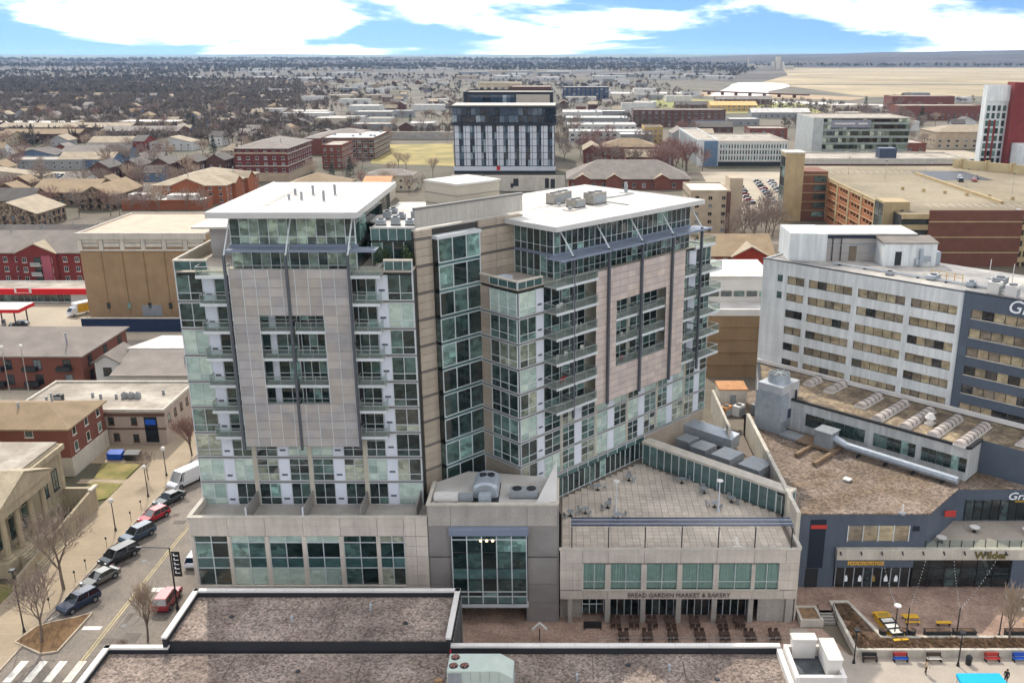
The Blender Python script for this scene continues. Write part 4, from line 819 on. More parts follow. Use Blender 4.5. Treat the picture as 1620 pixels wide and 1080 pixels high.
for i, (v, u0, u1) in enumerate(((-10.6, 52.8, 56.4), (-14.5, 52.2, 57.0), (-21.1, 49.4, 55.8), (-25.2, 46.4, 55.8), (-29.3, 46.3, 55.4), (-33.4, 46.0, 55.2), (-37.3, 45.4, 55.1), (-43.4, 51, 57))):
    t = thing('skylight', 'ribbed barrel skylight on the brown roof below the hotel, %s from the left' % ordn[i], 'skylight', (*xy((u0 + u1) / 2, v), 15.75), AZ, 'barrel skylights')
    l_ = (u1 - u0) / 2; n = 9
    part(t, 'kerb_frame', MB().box(-l_, l_, -.85, .85, 0, .25), M_coping); nb = max(3, int(l_ * 2 / 1.2))
    for j in range(nb):
        x0, x1 = -l_ + .05 + (2 * l_ - .1) * j / nb, -l_ + .05 + (2 * l_ - .1) * (j + 1) / nb - .1
        b = MB(); b.loft([[(x, .75 * math.cos(math.pi * k / n), .25 + .6 * math.sin(math.pi * k / n)) for k in range(n + 1)] for x in (x0, x1)]); part(t, 'acrylic_pane', b, M_sky)
        b = MB(); b.loft([[(x, .8 * math.cos(math.pi * k / n), .25 + .65 * math.sin(math.pi * k / n)) for k in range(n + 1)] for x in (x1, x1 + .1)]); part(t, 'rib', b, M_dark)
t = thing('roof_vent', 'white mushroom roof vent between the fifth and sixth skylights', 'vent', (*xy(50.5, -31.2), 15.75), AZ); part(t, 'base', MB().box(-.6, .6, -.6, .6, 0, .3), M_coping); part(t, 'neck', MB().cyl(0, 0, .3, 1.0, .45, n=10), M_coping); part(t, 'hood', MB().cyl(0, 0, 1.0, 1.7, .8, .35, n=10), M_coping)
t = thing('equipment_hut', 'beige equipment hut with a rusty roof behind the cooling tower', 'hut', (27.6, 143, 9)); part(t, 'wall', MB().box(-2.2, 2.2, -2, 2, 0, 5.0), M_concl); part(t, 'roof', MB().box(-2.35, 2.35, -2.15, 2.15, 5.0, 5.2), mat('rust_roof', '#a8784c', .8, .2, 1)); part(t, 'door', MB().box(-.5, .5, -2.05, -2, 2, 4.2), M_galvd)
for i, (u, v) in enumerate(((45, -3.2), (47.5, -5.0), (43.2, -2.0))): condenser('pump_unit', ['white pump with pipework left of the cooling tower', 'dark pump behind the cooling tower', 'rusty pump beside the beige hut'][i], *xy(u, v), 11, 1.8, 1.2, 1.8, 1, AZ, (M_coping, M_galvd, MATS['rust_roof'])[i])
for i, (u, v, c_) in enumerate(((35, -27, M_coping), (31, -36.5, M_coping))):
    t = thing('roof_hatch', ['small white roof hatch in the middle of the gravel roof', 'white vent pipe near the gravel roof corner'][i], 'vent', (*xy(u, v), 11), AZ); part(t, 'base', MB().box(-.4, .4, -.4, .4, 0, .2), M_galvd); part(t, 'cap', MB().box(-.5, .5, -.5, .5, .2, .35) if i == 0 else MB().cyl(0, 0, .2, 1.3, .12, n=8), c_)

# clutter on the white hotel roof
for i, (u, v, w_, d_, h_) in enumerate(((61, -34, 1.6, 1.6, 1.8), (60.6, -36.5, 1.6, 1.6, 1.8), (63, -30, 1.2, 1, .8), (64, -24, 2.6, 1.2, .7), (62, -18, 1, 1, .6), (66, -33, 2.2, 1.6, 1.4), (67, -38, 3, 2, 2.0), (62.5, -41, 1.4, 1.2, 1.0))):
    condenser('condenser', '%s on the hotel roof, %s counted from the plant room' % (('white fan box', 'white fan box', 'small vent box', 'low duct box', 'small vent box', 'grey condenser', 'dark green condenser', 'grey condenser')[i], ('fifth', 'sixth', 'third', 'second', 'first', 'fourth', 'seventh', 'eighth')[i]), *xy(u, v), 33.35, w_, d_, h_, 1, AZ, (M_coping, M_coping, M_galv, M_galv, M_galv, M_galvd, mat('bottle_green', '#34504a'), M_galvd)[i], 'hotel roof units')
t = thing('roof_pipe_run', 'long grey pipe run lying across the hotel roof', 'pipe', (*xy(63, -22), 33.35), AZ); part(t, 'pipe', MB().bar((0, -14, .25), (0, 14, .25), .12, n=6), M_galv); part(t, 'pipe', MB().bar((.5, -14, .25), (.5, 10, .25), .1, n=6), M_galvd)
for k in range(7): part(t, 'pipe_support', MB().box(-.3, .8, -13 + k * 4.3, -12.8 + k * 4.3, 0, .16), M_dark)
t = thing('roof_guard_rail', 'tan guard rail frame on the hotel roof near the navy wing', 'rail', (*xy(65, -28), 33.35), AZ)
for k in range(5): part(t, 'post', MB().box(-.04, .04, k * 1.2, k * 1.2 + .08, 0, 1.1), M_yellow)
part(t, 'rail_bar', MB().box(-.03, .03, 0, 4.9, 1.05, 1.12).box(-.03, .03, 0, 4.9, .55, .62), M_yellow)
for i, (u, v, h_) in enumerate(((68, -34, 3.2), (68.5, -37, 3.6), (70, -30, 3.0), (71, -41, 3.4))):
    t = thing('roof_mast', 'thin white mast on the hotel roof, %s from the left' % ordn[(1, 2, 0, 3)[i]], 'mast', (*xy(u, v), 33.35), 0, 'hotel roof masts'); part(t, 'pole', MB().cyl(0, 0, 0, h_, .06, n=6), M_coping); part(t, 'base', MB().box(-.3, .3, -.3, .3, 0, .1), M_galvd)
# ================================================================== ground, streets, plaza
M_ground = mat('town_ground', '#695f51', .95, .22, .012, .3, rnd=0, col2='#524f3e', s2=.02)
M_asph = mat('asphalt', '#6f675e', .9, .16, .10, 2.5, rnd=.0, col2='#7b7166', s2=.22, speck=(5, .88, 1.12))
M_asphd = mat('dark_asphalt', '#6d6863', .9, .12, .08, 2.5, rnd=0)
M_walk = mat('sidewalk', '#96866f', .9, .12, .2, 3, rnd=.05)
M_kerb = mat('kerb_stone', '#a89a86', .85, .1)
M_grass = mat('dry_lawn', '#84764a', 1, .2, .3, 8, col2='#6c6a3a', s2=.25, bump=.6, bs=6)
M_soil = mat('bed_soil', '#6a5238', 1, .3, .5, 9, bump=.6, bs=7)
M_paint = mat('road_paint', '#cfc9bc', .7, .15, 1, 8)
M_ypaint = mat('yellow_line', '#a8986c', .7, .2, 1, 8)
M_lot = mat('lot_concrete', '#a09480', .9, .12, .06, 1.5, rnd=0)
struct('ground', MB().box(-16000, 22000, -400, 30000, -.6, -.06), [M_ground])
road = struct('road', MB().box(-62.9, -45.3, 20, 900, -.05, 0).box(-260, -62.9, 200, 214, -.05, 0).box(-45.3, 30, 200, 214, -.05, 0).box(-260, 160, 330, 342, -.05, -.004), [M_asph])
side = struct('pavement', MB().box(-70.5, -63.1, 20, 198, -.05, .12).box(-45.1, -16, 89.6, 103, -.05, .118).box(-45.1, -40.5, 20, 198, -.05, .12), [M_walk])
for k in range(60): P(side, 'paving_joint', M_kerb, -70.5, -63.1, 60 + k * 2.2, 60.05 + k * 2.2, .118, .126)
kerb = struct('kerb', MB().box(-63.1, -62.9, 20, 198, -.05, .14).box(-45.3, -45.1, 20, 198, -.05, .14), [M_kerb])
for k in range(30): P(road, 'lane_marking', M_ypaint, -54.9, -54.75, 20 + k * 6, 26 + k * 6, 0, .008); P(road, 'lane_marking', M_ypaint, -54.55, -54.4, 20 + k * 6, 26 + k * 6, 0, .008)
for k in range(8): ob('bay_marking', MB().bar((-62.8, 97.9 + k * 5.75, .004), (-59.6, 103.4 + k * 5.75, .004), .07).mesh('bay_marking', M_paint), road)
for k in range(7): P(road, 'crosswalk_bar', M_paint, -61.6 + k * 2.2, -60.7 + k * 2.2, 86.5, 90.2, 0, .008)
for x in (-56.6, -51.9): P(road, 'stop_bar', M_paint, x - 1.1, x + 1.1, 96.2 if x < -54 else 104.4, 96.9 if x < -54 else 105.4, 0, .009)
rq = random.Random(6)
for k in range(26):
    x, y = rq.uniform(-60, -46.5), rq.uniform(88, 150); P(road, 'tar_patch', mat('tar_patch', '#655d55', .9, .2, .5, 4), x, x + rq.uniform(.3, 2.2), y, y + rq.uniform(.3, 3.5), 0, .005)
for k in range(18):
    x, y = rq.uniform(-61, -46), rq.uniform(88, 150); a_ = rq.uniform(-.3, .3); ob('crack_seal', MB().bar((x, y, .0), (x + a_ * 3, y + rq.uniform(2, 7), .0), .03).mesh('crack_seal', mat('crack_tar', '#4c4641')), road)
for x, y in ((-53, 97), (-57, 112), (-50.5, 121)): ob('manhole_cover', MB().cyl(x, y, 0, .01, .38, n=14).mesh('manhole_cover', M_dark), road)
# kerbed planting island at the near corner
isl = [(-64.2, 93.6), (-60.0, 91.4), (-58.3, 91.8), (-58.0, 99.6), (-59.6, 98.6), (-62.0, 97.6), (-63.4, 96.6)]
t = tag(ob('planting_bed', MB().prism(isl, -.04, .16).mesh('planting_bed', M_soil)), kind='structure')
for a, b_ in zip(isl, isl[1:] + isl[:1]): ob('kerb_stone', MB().bar((*a, .1), (*b_, .1), .13).mesh('kerb_stone', M_kerb), t)
# lawns beside the stone building
for q in ([(-73, 129), (-70.6, 130.5), (-70.6, 135.5), (-75.5, 136.2), (-76, 131)], [(-76, 137.4), (-70.8, 136.8), (-70.8, 143), (-77.4, 143.4)], [(-73, 96), (-70.6, 97), (-70.6, 106), (-73, 106)]):
    struct('lawn', MB().prism(q, -.04, .15), [M_grass])
struct('path', MB().box(-78, -70.5, 135.6, 137.2, -.05, .13).box(-82, -70.5, 143.5, 151, -.05, .05), [M_walk])
# brick court in front of the market and shops
pl = struct('plaza', MB().prism([(-40, 81), (28.9, 81), (28.9, 104.5), (-16, 104.5), (-16, 97.8), (-40, 97.8)], -.05, .02).prism([(28.9, 60), (90, 60), (90, 91.3), (33, 91.3), (31.2, 96.5), (28.9, 96.5)], -.05, .015), [M_brickpl, M_plconc])
struct('lower_plaza', MB().prism([(27.2, 50), (95, 50), (95, 91.2), (33, 91.2), (29, 96.4), (27.2, 96.4)], .0, .03), [M_plconc])
up = struct('upper_plaza', MB().prism([(28.9, 98.9), (33.0, 98.9), (36.5, 93.6), (90, 93.6), (90, 104.8), (28.9, 104.8)], -.05, .6), [M_brickpl])
# planters, steps
def planter(name, label, outer, inner, h, fill=M_mulch):
    t = thing(name, label, 'planter', (*outer[0], 0)); o = (-outer[0][0], -outer[0][1])
    w_ = MB(); n = len(outer)
    for i in range(n):
        j = (i + 1) % n; w_.prism([outer[i], outer[j], inner[j], inner[i]], 0, h)
    e = part(t, 'wall', w_, M_concl); e.location = (*o, 0); e = part(t, 'soil', MB().prism(inner, 0, h - .15), fill); e.location = (*o, 0)
    return t
planter('planter', 'small square concrete planter with dry shrubs left of the steps', [(28.6, 96.7), (31.4, 96.7), (31.2, 99.8), (28.6, 99.8)], [(28.9, 97.0), (31.1, 97.0), (30.9, 99.5), (28.9, 99.5)], 1.0, M_shrub)
planter('planter', 'long L-shaped concrete planter of brown mulch along the front of the upper plaza', [(33.4, 90.9), (62, 90.9), (62, 93.7), (37.6, 93.7), (35.6, 101.0), (33.2, 101.0)], [(33.8, 91.3), (61.6, 91.3), (61.6, 93.3), (37.2, 93.3), (35.3, 100.6), (33.6, 100.6)], .95)
planter('planter', 'concrete planter of mulch at the right edge beside the yellow tables', [(57.2, 94.5), (64, 94.5), (64, 102), (55.6, 102)], [(57.7, 94.9), (63.6, 94.9), (63.6, 101.6), (56.2, 101.6)], .95)
t = thing('steps', 'concrete steps with dark nosings between the two planters', 'steps', (32.2, 97.2, 0))
for i in range(4): part(t, 'step', MB().box(-.9, .9, i * .42, 2.2, i * .15, (i + 1) * .15).box(-.92, .92, i * .42 - .01, i * .42 + .09, (i + 1) * .15, (i + 1) * .15 + .012, 1), [M_conc, M_dark])
for x in (-.95, .95): part(t, 'handrail', MB().bar((x, 0, 0), (x, 0, .95), .04).bar((x, 2.0, .6), (x, 2.0, 1.6), .04).bar((x, 0, .95), (x, 2.0, 1.6), .04), M_dark)
# dry shrub twigs in the long planter
def twig_mesh(name, n, h, m, seed=1, spread=.5):
    r = random.Random(seed); b = MB()
    for i in range(n):
        a = r.uniform(0, 6.28); s = r.uniform(.3, 1) * spread; z = h * r.uniform(.5, 1)
        p = Vector((r.uniform(-.1, .1), r.uniform(-.1, .1), 0)); q = Vector((math.cos(a) * s, math.sin(a) * s, z)); d = (q - p).cross(Vector((r.uniform(-1, 1), r.uniform(-1, 1), .2))).normalized() * r.uniform(.02, .05)
        b.face([p - d, p + d, q]); 
        for k in range(2):
            m_ = p.lerp(q, r.uniform(.4, .9)); e = m_ + Vector((r.uniform(-.2, .2), r.uniform(-.2, .2), r.uniform(.05, .25))); b.face([m_, m_ + d * .8, e])
    return b.mesh(name, m)
SH = [twig_mesh('dry_grass_tuft', 26, .55, M_shrub, s_, .35) for s_ in range(3)]
V_ = MB(); rr = random.Random(4)
for i in range(520):
    x = rr.uniform(34, 61.5); y = rr.uniform(91.35, 93.2) if i % 6 else rr.uniform(91.4, 100)
    if y > 93.2: x = rr.uniform(33.8, 35.6)
    me = SH[i % 3]; s = rr.uniform(.5, 1.1); k = len(V_.v)
    for v in me.vertices: V_.v.append((x + v.co.x * s, y + v.co.y * s, .78 + v.co.z * s * .8))
    for p_ in me.polygons: V_.f.append(tuple(k + q for q in p_.vertices)); V_.m.append(0)
tag(ob('dry_undergrowth', V_.mesh('dry_undergrowth', M_shrub)), 'dry brown grass and twigs growing in the long planter', 'undergrowth', kind='stuff')
# ------------------------------------------------------------------ furniture
def bench(label, x, y, z, m1, m2, rz=0):
    t = thing('bench', label, 'bench', (x, y, z), rz, 'benches against the planter wall')
    for i in range(3): part(t, 'seat_slat', MB().box(-.85, .85, -.25 + i * .17, -.1 + i * .17, .42, .46), m1)
    for i in range(3): part(t, 'backrest_slat', MB().box(-.85, .85, .27 + i * .03, .31 + i * .03, .52 + i * .15, .65 + i * .15), m2)
    for s in (-.75, .75): part(t, 'leg', MB().box(s - .04, s + .04, -.25, .3, 0, .42).box(s - .04, s + .04, .25, .35, .42, .95), M_dark); part(t, 'armrest', MB().box(s - .04, s + .04, -.25, .3, .62, .67), M_dark)
    return t
for x, l_, a, b_ in ((34.9, 'dark slatted bench with a yellow patch, beside the lamp post', M_wood, M_dark), (38.4, 'bench painted blue, red and white by the planter wall', M_blue, M_redp), (42.2, 'plain pale wooden bench behind the walking person', M_concl, M_wood), (48.8, 'red painted bench with white scrolls right of the bin', M_redp, M_redp), (52.0, 'bright blue painted bench at the right edge', M_blue, M_blue)): bench(l_, x, 90.1, .03, a, b_)
def litter_bin(label, x, y, z):
    t = thing('litter_bin', label, 'bin', (x, y, z)); part(t, 'drum', MB().cyl(0, 0, 0, .95, .32, .36, n=14), M_dark); part(t, 'lid', MB().cyl(0, 0, .95, 1.2, .38, .18, n=14), M_dark)
litter_bin('black round litter bin by the planter wall', 45.9, 89.6, .03)
def chair(label, x, y, z, rz, m, group):
    t = thing('chair', label, 'chair', (x, y, z), rz, group)
    part(t, 'seat', MB().box(-.23, .23, -.23, .23, .42, .46), m); part(t, 'backrest', MB().box(-.23, .23, .2, .24, .5, .9), m)
    for sx in (-.2, .2):
        for sy in (-.2, .2): part(t, 'leg', MB().box(sx - .02, sx + .02, sy - .02, sy + .02, 0, .42 if sy < 0 else .9), m)
    return t
def table(label, x, y, z, m, group, w_=1.2, d_=.8, rnd_=False):
    t = thing('table', label, 'table', (x, y, z), 0, group)
    if rnd_: part(t, 'tabletop', MB().cyl(0, 0, .7, .74, w_ / 2, n=16), m); part(t, 'stem', MB().cyl(0, 0, 0, .7, .06, n=8), M_dark); part(t, 'base', MB().cyl(0, 0, 0, .04, .3, n=10), M_dark)
    else:
        for i in range(4): part(t, 'tabletop_board', MB().box(-w_ / 2, w_ / 2, -d_ / 2 + i * d_ / 4, -d_ / 2 + (i + 1) * d_ / 4 - .01, .7, .74), m)
        for sx in (-1, 1):
            for sy in (-1, 1): part(t, 'leg', MB().box(sx * (w_ / 2 - .1) - .03, sx * (w_ / 2 - .1) + .03, sy * (d_ / 2 - .08) - .03, sy * (d_ / 2 - .08) + .03, 0, .7), m)
    return t
# dark dining sets in front of the market; the label says in which row
CH0 = None
def dup_chair(src, x, y, rz, z):
    c = copy_tree(src); c.location = (x, y, z); c.rotation_euler = (0, 0, rz); return c
for row, (ys, xs, gl) in enumerate(((94.4, (7.2, 10.0, 13.0, 16.2, 19.1, 22.1, 25.0), 'along the low rail'), (97.0, (6.4, 8.6, 10.8, 13.0, 15.9, 19.2, 21.3), 'under the market front'))):
    for i, x in enumerate(xs):
        table('dark wooden dining table in the row %s, %s from the left' % (gl, ordn[i]), x, ys, .02, M_wood, 'market dining tables')
        for k, (dx, dy, rz) in enumerate(((-.35, -.65, rad(180)), (.35, -.65, rad(180)), (-.35, .65, 0), (.35, .65, 0))):
            if CH0 is None: CH0 = chair('dark wooden chair at a market dining table', x + dx, ys + dy, .02, rz, M_wood, 'market dining chairs')
            else: dup_chair(CH0, x + dx, ys + dy, rz + rr.uniform(-.2, .2), .02)
t = thing('low_rail', 'low metal rail in front of the dining tables', 'rail', (15.5, 93.3, .02)); part(t, 'rail_bar', MB().box(-11.5, 11.5, -.03, .03, .85, .91), M_rail)
for i in range(9): part(t, 'post', MB().box(-11.5 + i * 2.87, -11.44 + i * 2.87, -.03, .03, 0, .85), M_rail)
t = thing('menu_board', 'dark board lying by the market entrance', 'board', (3.6, 96.4, .02)); part(t, 'panel', MB().box(-1.1, 1.1, -.05, .05, .1, 1.0), M_dark); part(t, 'foot', MB().box(-1, -.9, -.3, .3, 0, .1).box(.9, 1, -.3, .3, 0, .1), M_dark)
t = thing('pointed_marker', 'white chevron-topped marker post in the court before the entrance', 'sign', (-2.7, 94.0, .02)); part(t, 'post', MB().box(-.06, .06, -.06, .06, 0, 1.6), M_dark); part(t, 'chevron', MB().prism([(-.9, 0), (0, 0), (0, .3), (-.9, .3)], [1.2, 2.1, 2.1, 1.2], [1.5, 2.4, 2.4, 1.5]).prism([(0, 0), (.9, 0), (.9, .3), (0, .3)], [2.1, 1.2, 1.2, 2.1], [2.4, 1.5, 1.5, 2.4]), M_coping)
# yellow tables and benches on the upper plaza
t = thing('game_table', 'long yellow table with black and white board tops on the upper plaza', 'table', (38.9, 95.6, .6), rad(8)); 
for i in range(4): part(t, 'tabletop', MB().box(-.9, .9, -2.2 + i * 1.12, -1.14 + i * 1.12, .72, .78), M_yellow if i == 3 else M_dark); part(t, 'board_square', MB().box(-.7, .7, -2.05 + i * 1.12, -1.3 + i * 1.12, .78, .79), M_paint if i < 3 else M_gold)
for s in (-.8, .8): part(t, 'leg', MB().box(s - .05, s + .05, -2.1, 2.2, 0, .72), M_yellow)
part(t, 'bench_seat', MB().box(-.9, .9, -3.0, -2.6, .4, .46), M_yellow); part(t, 'bench_seat', MB().box(-.9, .9, 2.5, 2.9, .4, .46), M_yellow); part(t, 'leg', MB().box(-.7, .7, -2.85, -2.75, 0, .4).box(-.7, .7, 2.65, 2.75, 0, .4), M_yellow)
for l_, x, y in (('small yellow picnic table beside the two lamp posts', 41.9, 97.0), ('yellow picnic table at the right edge by the planter', 56.0, 95.6)):
    t = thing('picnic_table', l_, 'table', (x, y, .6), 0, 'yellow picnic tables')
    for i in range(4): part(t, 'tabletop_board', MB().box(-.9, .9, -.4 + i * .2, -.22 + i * .2, .72, .77), M_yellow)
    for s in (-1, 1): part(t, 'bench_seat', MB().box(-.9, .9, s * .75 - .15, s * .75 + .15, .42, .47), M_yellow); part(t, 'leg', MB().bar((s * .7, -.8, 0), (s * .7, .3, .72), .05).bar((s * .7, .8, 0), (s * .7, -.3, .72), .05), M_dark)
t = thing('yellow_bench', 'lone backless yellow bench in the middle of the upper plaza', 'bench', (45.6, 96.2, .6)); part(t, 'seat', MB().box(-.9, .9, -.25, .25, .4, .48), M_yellow); part(t, 'leg', MB().box(-.75, -.65, -.2, .2, 0, .4), M_dark); part(t, 'leg', MB().box(.65, .75, -.2, .2, 0, .4), M_dark)
for i, (x, w_) in enumerate(((40.0, .45), (41.0, .45), (44.0, 1.5), (47.2, 1.3), (53.4, 1.4), (37.6, .45), (57.0, .5))):
    t = thing('plant_trough' if w_ > 1 else 'plant_tub', ('black rectangular trough, %s from the left along the plaza edge' if w_ > 1 else 'round dark tub, %s from the left along the plaza edge') % (('', '', 'first', 'second', 'third')[i] if w_ > 1 else ('second', 'third', '', '', '', 'first', 'fourth')[i]), 'planter', (x, 94.1, .6), 0, 'plaza edge tubs')
    part(t, 'pot', MB().box(-w_, w_, -.35, .35, 0, .8) if w_ > 1 else MB().cyl(0, 0, 0, .9, .42, .5, n=12), M_dark); part(t, 'soil', MB().box(-w_ + .08, w_ - .08, -.28, .28, .8, .83) if w_ > 1 else MB().cyl(0, 0, .9, .92, .42, n=12), M_mulch)
    if w_ > 1: part(t, 'rim', MB().box(-w_ - .04, w_ + .04, -.4, -.35, .7, .82).box(-w_ - .04, w_ + .04, .35, .4, .7, .82), M_dark)
def lamp_post(label, x, y, z, h, head='disc', m=M_dark, group=None):
    t = thing('lamp_post', label, 'lamp post', (x, y, z), 0, group)
    part(t, 'pole', MB().cyl(0, 0, 0, h, .09, .06, n=8), m); part(t, 'base', MB().cyl(0, 0, 0, .5, .2, .12, n=8), m)
    if head == 'disc': part(t, 'lamp_head', MB().cyl(0, 0, h, h + .12, .45, .4, n=14), M_coping)
    elif head == 'globe': part(t, 'lamp_globe', MB().loft([[(r_ * math.cos(k * .628), r_ * math.sin(k * .628), h + zz) for k in range(10)] for r_, zz in ((.1, 0), (.3, .15), (.36, .38), (.28, .62), (.08, .74))]), M_coping, smooth=True)
    elif head == 'box': part(t, 'lamp_head', MB().box(-.3, .3, -.3, .3, h, h + .22), M_dark)
    return t
for x, l_, h_ in ((38.9, 'slim dark pole with a pale flat lamp left of the two on the plaza edge', 4.2), (40.3, 'slim bare dark pole right beside the pale flat lamp', 4.0), (46.2, 'slim bare dark pole behind the black troughs', 3.9), (51.2, 'dark pole beside the bare plaza tree', 3.2), (54.3, 'dark pole left of the yellow edge table', 3.6), (55.4, 'dark pole in front of the yellow edge table', 3.2)): lamp_post(l_, x, 93.9, .6, h_, 'disc' if x < 39 else 'none')
lamp_post('dark lamp post with square head by the first bench', 33.0, 89.8, .03, 4.2, 'box'); lamp_post('dark lamp post with square head left of the bin', 44.6, 89.3, .03, 4.2, 'box')
# street lamps
for i, (x, y, h_, l_) in enumerate(((-64.2, 95.6, 8.2, 'tall dark street lamp at the near corner island'), (-64.6, 120.2, 4.4, 'globe street lamp beside the stone ramp wall'), (-64.5, 131, 4.6, 'globe street lamp beside the dark green car'), (-64.7, 138.5, 4.4, 'globe street lamp next to the white van'))): lamp_post(l_, x, y, .12, h_, 'globe' if i else 'box', group='street lamps')
t = thing('street_lamp', 'dark street pole with a long arm and a black lettered banner by the red car', 'street lamp', (-47.8, 100.4, .12)); part(t, 'pole', MB().cyl(0, 0, 0, 8.6, .12, .08, n=8), M_dark); part(t, 'arm', MB().bar((0, 0, 8.5), (-3.4, 0, 8.6), .05, n=6), M_dark); part(t, 'lamp_head', MB().box(-4.0, -3.3, -.15, .15, 8.5, 8.65), M_dark); part(t, 'base', MB().cyl(0, 0, 0, .5, .25, .16, n=8), M_dark); b_ = part(t, 'banner', MB().box(.15, 1.15, -.02, .02, 4.6, 8.0), mat('banner_black', '#241f1e'))
for i in range(5): ob('banner_letter', MB().box(.35, .95, -.03, -.02, 5.0 + i * .6, 5.12 + i * .6).box(.35, .5, -.03, -.02, 5.12 + i * .6, 5.35 + i * .6).mesh('banner_letter', M_signw), b_)
for i, (x, y) in enumerate(((-63.6, 100.3), (-63.6, 106.6), (-63.6, 109.5), (-63.6, 115.4), (-63.6, 123.0), (-63.6, 126.5))): 
    t = thing('parking_meter', 'slim parking meter post at the kerb, %s from the near corner' % ordn[i], 'parking meter', (x, y, .12), 0, 'parking meters'); part(t, 'post', MB().cyl(0, 0, 0, 1.3, .035, n=6), M_dark); part(t, 'meter_head', MB().box(-.1, .1, -.07, .07, 1.3, 1.62), M_dark)
# terrace furniture
for i, (u, v) in enumerate(((12.4, -2.2), (9.4, -6.6), (6.3, -5.5), (4.4, -4.6), (17.6, -3.4), (22.0, -9.2), (21.6, -13.2), (19.2, -16.6), (8.0, -9.5), (21.9, -17.4))):
    x, y = xy(u, v)
    table('round grey patio table on the roof terrace, %s from the left' % ('fourth', 'third', 'second', 'first', 'sixth', 'seventh', 'eighth', 'ninth', 'fifth', 'tenth')[i], x, y, 9.3, M_galvd, 'terrace tables', 1.0, 0, True)
    for k in range(2):
        a = k * 2.6 + i * 1.3
        if i == 0 and k == 0: CT0 = chair('grey metal patio chair on the roof terrace', x + math.cos(a) * .9, y + math.sin(a) * .9, 9.3, a - 1.57, M_galvd, 'terrace chairs')
        else: dup_chair(CT0, x + math.cos(a) * .9, y + math.sin(a) * .9, a - 1.57, 9.3)
for l_, x, y in (('white disc lamp on a slim pole at the left of the roof terrace', 6.9, 108.4), ('white disc lamp on a slim pole at the right of the roof terrace', 20.2, 108.6)): lamp_post(l_, x, y, 9.3, 4.3, 'disc', M_white)
t = thing('terrace_stain', 'white splash on the terrace paving behind the pergola', 'stain', (21.3, 99.6, 9.304)); part(t, 'patch', MB().prism([(-.9, -.9), (.7, -1.0), (.6, -.2), (.1, .2), (.2, 2.4), (-.2, 2.4), (-.3, .3), (-.8, 0)], 0, .006), M_paint)
for i, (u, v) in enumerate(((6.2, -1.2), (6.9, -1.0))):
    x, y = xy(u, v); chair('bright red chair on a right tower balcony, %s' % ('left one', 'right one')[i], x, y, 26.0, AZ + 3.0, M_red, 'red balcony chairs')
x, y = xy(18.3, -.9); chair('dark red chair in the opening of the pink screen', x, y, 26.0, AZ + 3.0, M_red, None)
for i, (u, v, z) in enumerate(((5.6, -1.3, 35.7), (6.3, -1.0, 35.7), (8.6, -1.3, 32.45), (9.6, -1.2, 32.45), (5.2, -1.4, 29.2), (7.0, -1.2, 29.2), (10.4, -1.0, 29.2), (17.3, -.9, 32.45), (18.6, -1.0, 29.2))):
    x, y = xy(u, v); chair('white balcony chair on the right tower, %s of the set' % (ordn + ['ninth'])[i], x, y, z, AZ + 2.6 + i * .5, M_coping, 'white balcony chairs')
for i, (u, v) in enumerate(((55.2 - 52, 0), (0, 0))): pass
for i, (x, y) in enumerate(((53.8, 108.6), (60.4, 108.0), (48.4, 105.9))): 
    table('white round terrace table, %s from the left before the hotel bar' % ('second', 'third', 'first')[i], x, y, 6.3, M_coping, 'hotel terrace tables', 1.3, 0, True)
t = thing('market_tent', 'bright cyan canvas tent top at the bottom edge', 'tent', (44.5, 82.6, .03)); part(t, 'canopy', MB().prism([(-2.6, -1.8), (2.6, -1.8), (2.2, 1.8), (-2.4, 1.8)], 2.3, [2.5, 2.5, 2.7, 2.7]), M_cyan)
for sx in (-2.3, 2.1):
    for sy in (-1.6, 1.6): part(t, 'pole', MB().cyl(sx, sy, 0, 2.3, .04, n=6), M_rail)
for i, (l_, x, y, m_) in enumerate((('blue dumpster behind the lawn', -76.0, 145.2, M_blue), ('black dumpster right of the blue one', -73.0, 145.0, M_dark))):
    t = thing('dumpster', l_, 'dumpster', (x, y, .05)); part(t, 'bin_body', MB().prism([(-1.2, -.7), (1.2, -.7), (1.2, .7), (-1.2, .7)], .15, [1.1, 1.1, 1.4, 1.4]), m_); part(t, 'lid', MB().prism([(-1.25, -.75), (1.25, -.75), (1.25, .75), (-1.25, .75)], [1.12, 1.12, 1.42, 1.42], [1.18, 1.18, 1.48, 1.48]), M_dark if i else M_blue); part(t, 'wheel', MB().box(-1, -.9, -.5, .5, 0, .15), M_dark); part(t, 'wheel', MB().box(.9, 1, -.5, .5, 0, .15), M_dark)
t = thing('bicycle_rack', 'row of metal hoops with a bike beside the red car', 'bike rack', (-46.6, 99.0, .12))
for i in range(4): part(t, 'hoop', MB().loft([[(.04 * math.cos(q) * 1 + 0, i * 1.1 - 2 + .35 * math.cos(math.pi * k / 8) + .03 * math.cos(q), .5 + .4 * math.sin(math.pi * k / 8) + .03 * math.sin(q)) for q in (0, 2.1, 4.2)] for k in range(9)]).box(-.03, .03, i * 1.1 - 2.38, i * 1.1 - 2.32, 0, .5).box(-.03, .03, i * 1.1 - 1.68, i * 1.1 - 1.62, 0, .5), M_rail)
t = thing('news_box', 'brown slatted newspaper box at the roof corner pavement', 'box', (-44.0, 93.5, .12)); part(t, 'casing', MB().box(-.5, .5, -.4, .4, .1, 1.3), M_wood); part(t, 'door', MB().box(-.4, .4, -.43, -.4, .3, 1.1), M_dark); part(t, 'foot', MB().box(-.4, .4, -.3, .3, 0, .1), M_dark)

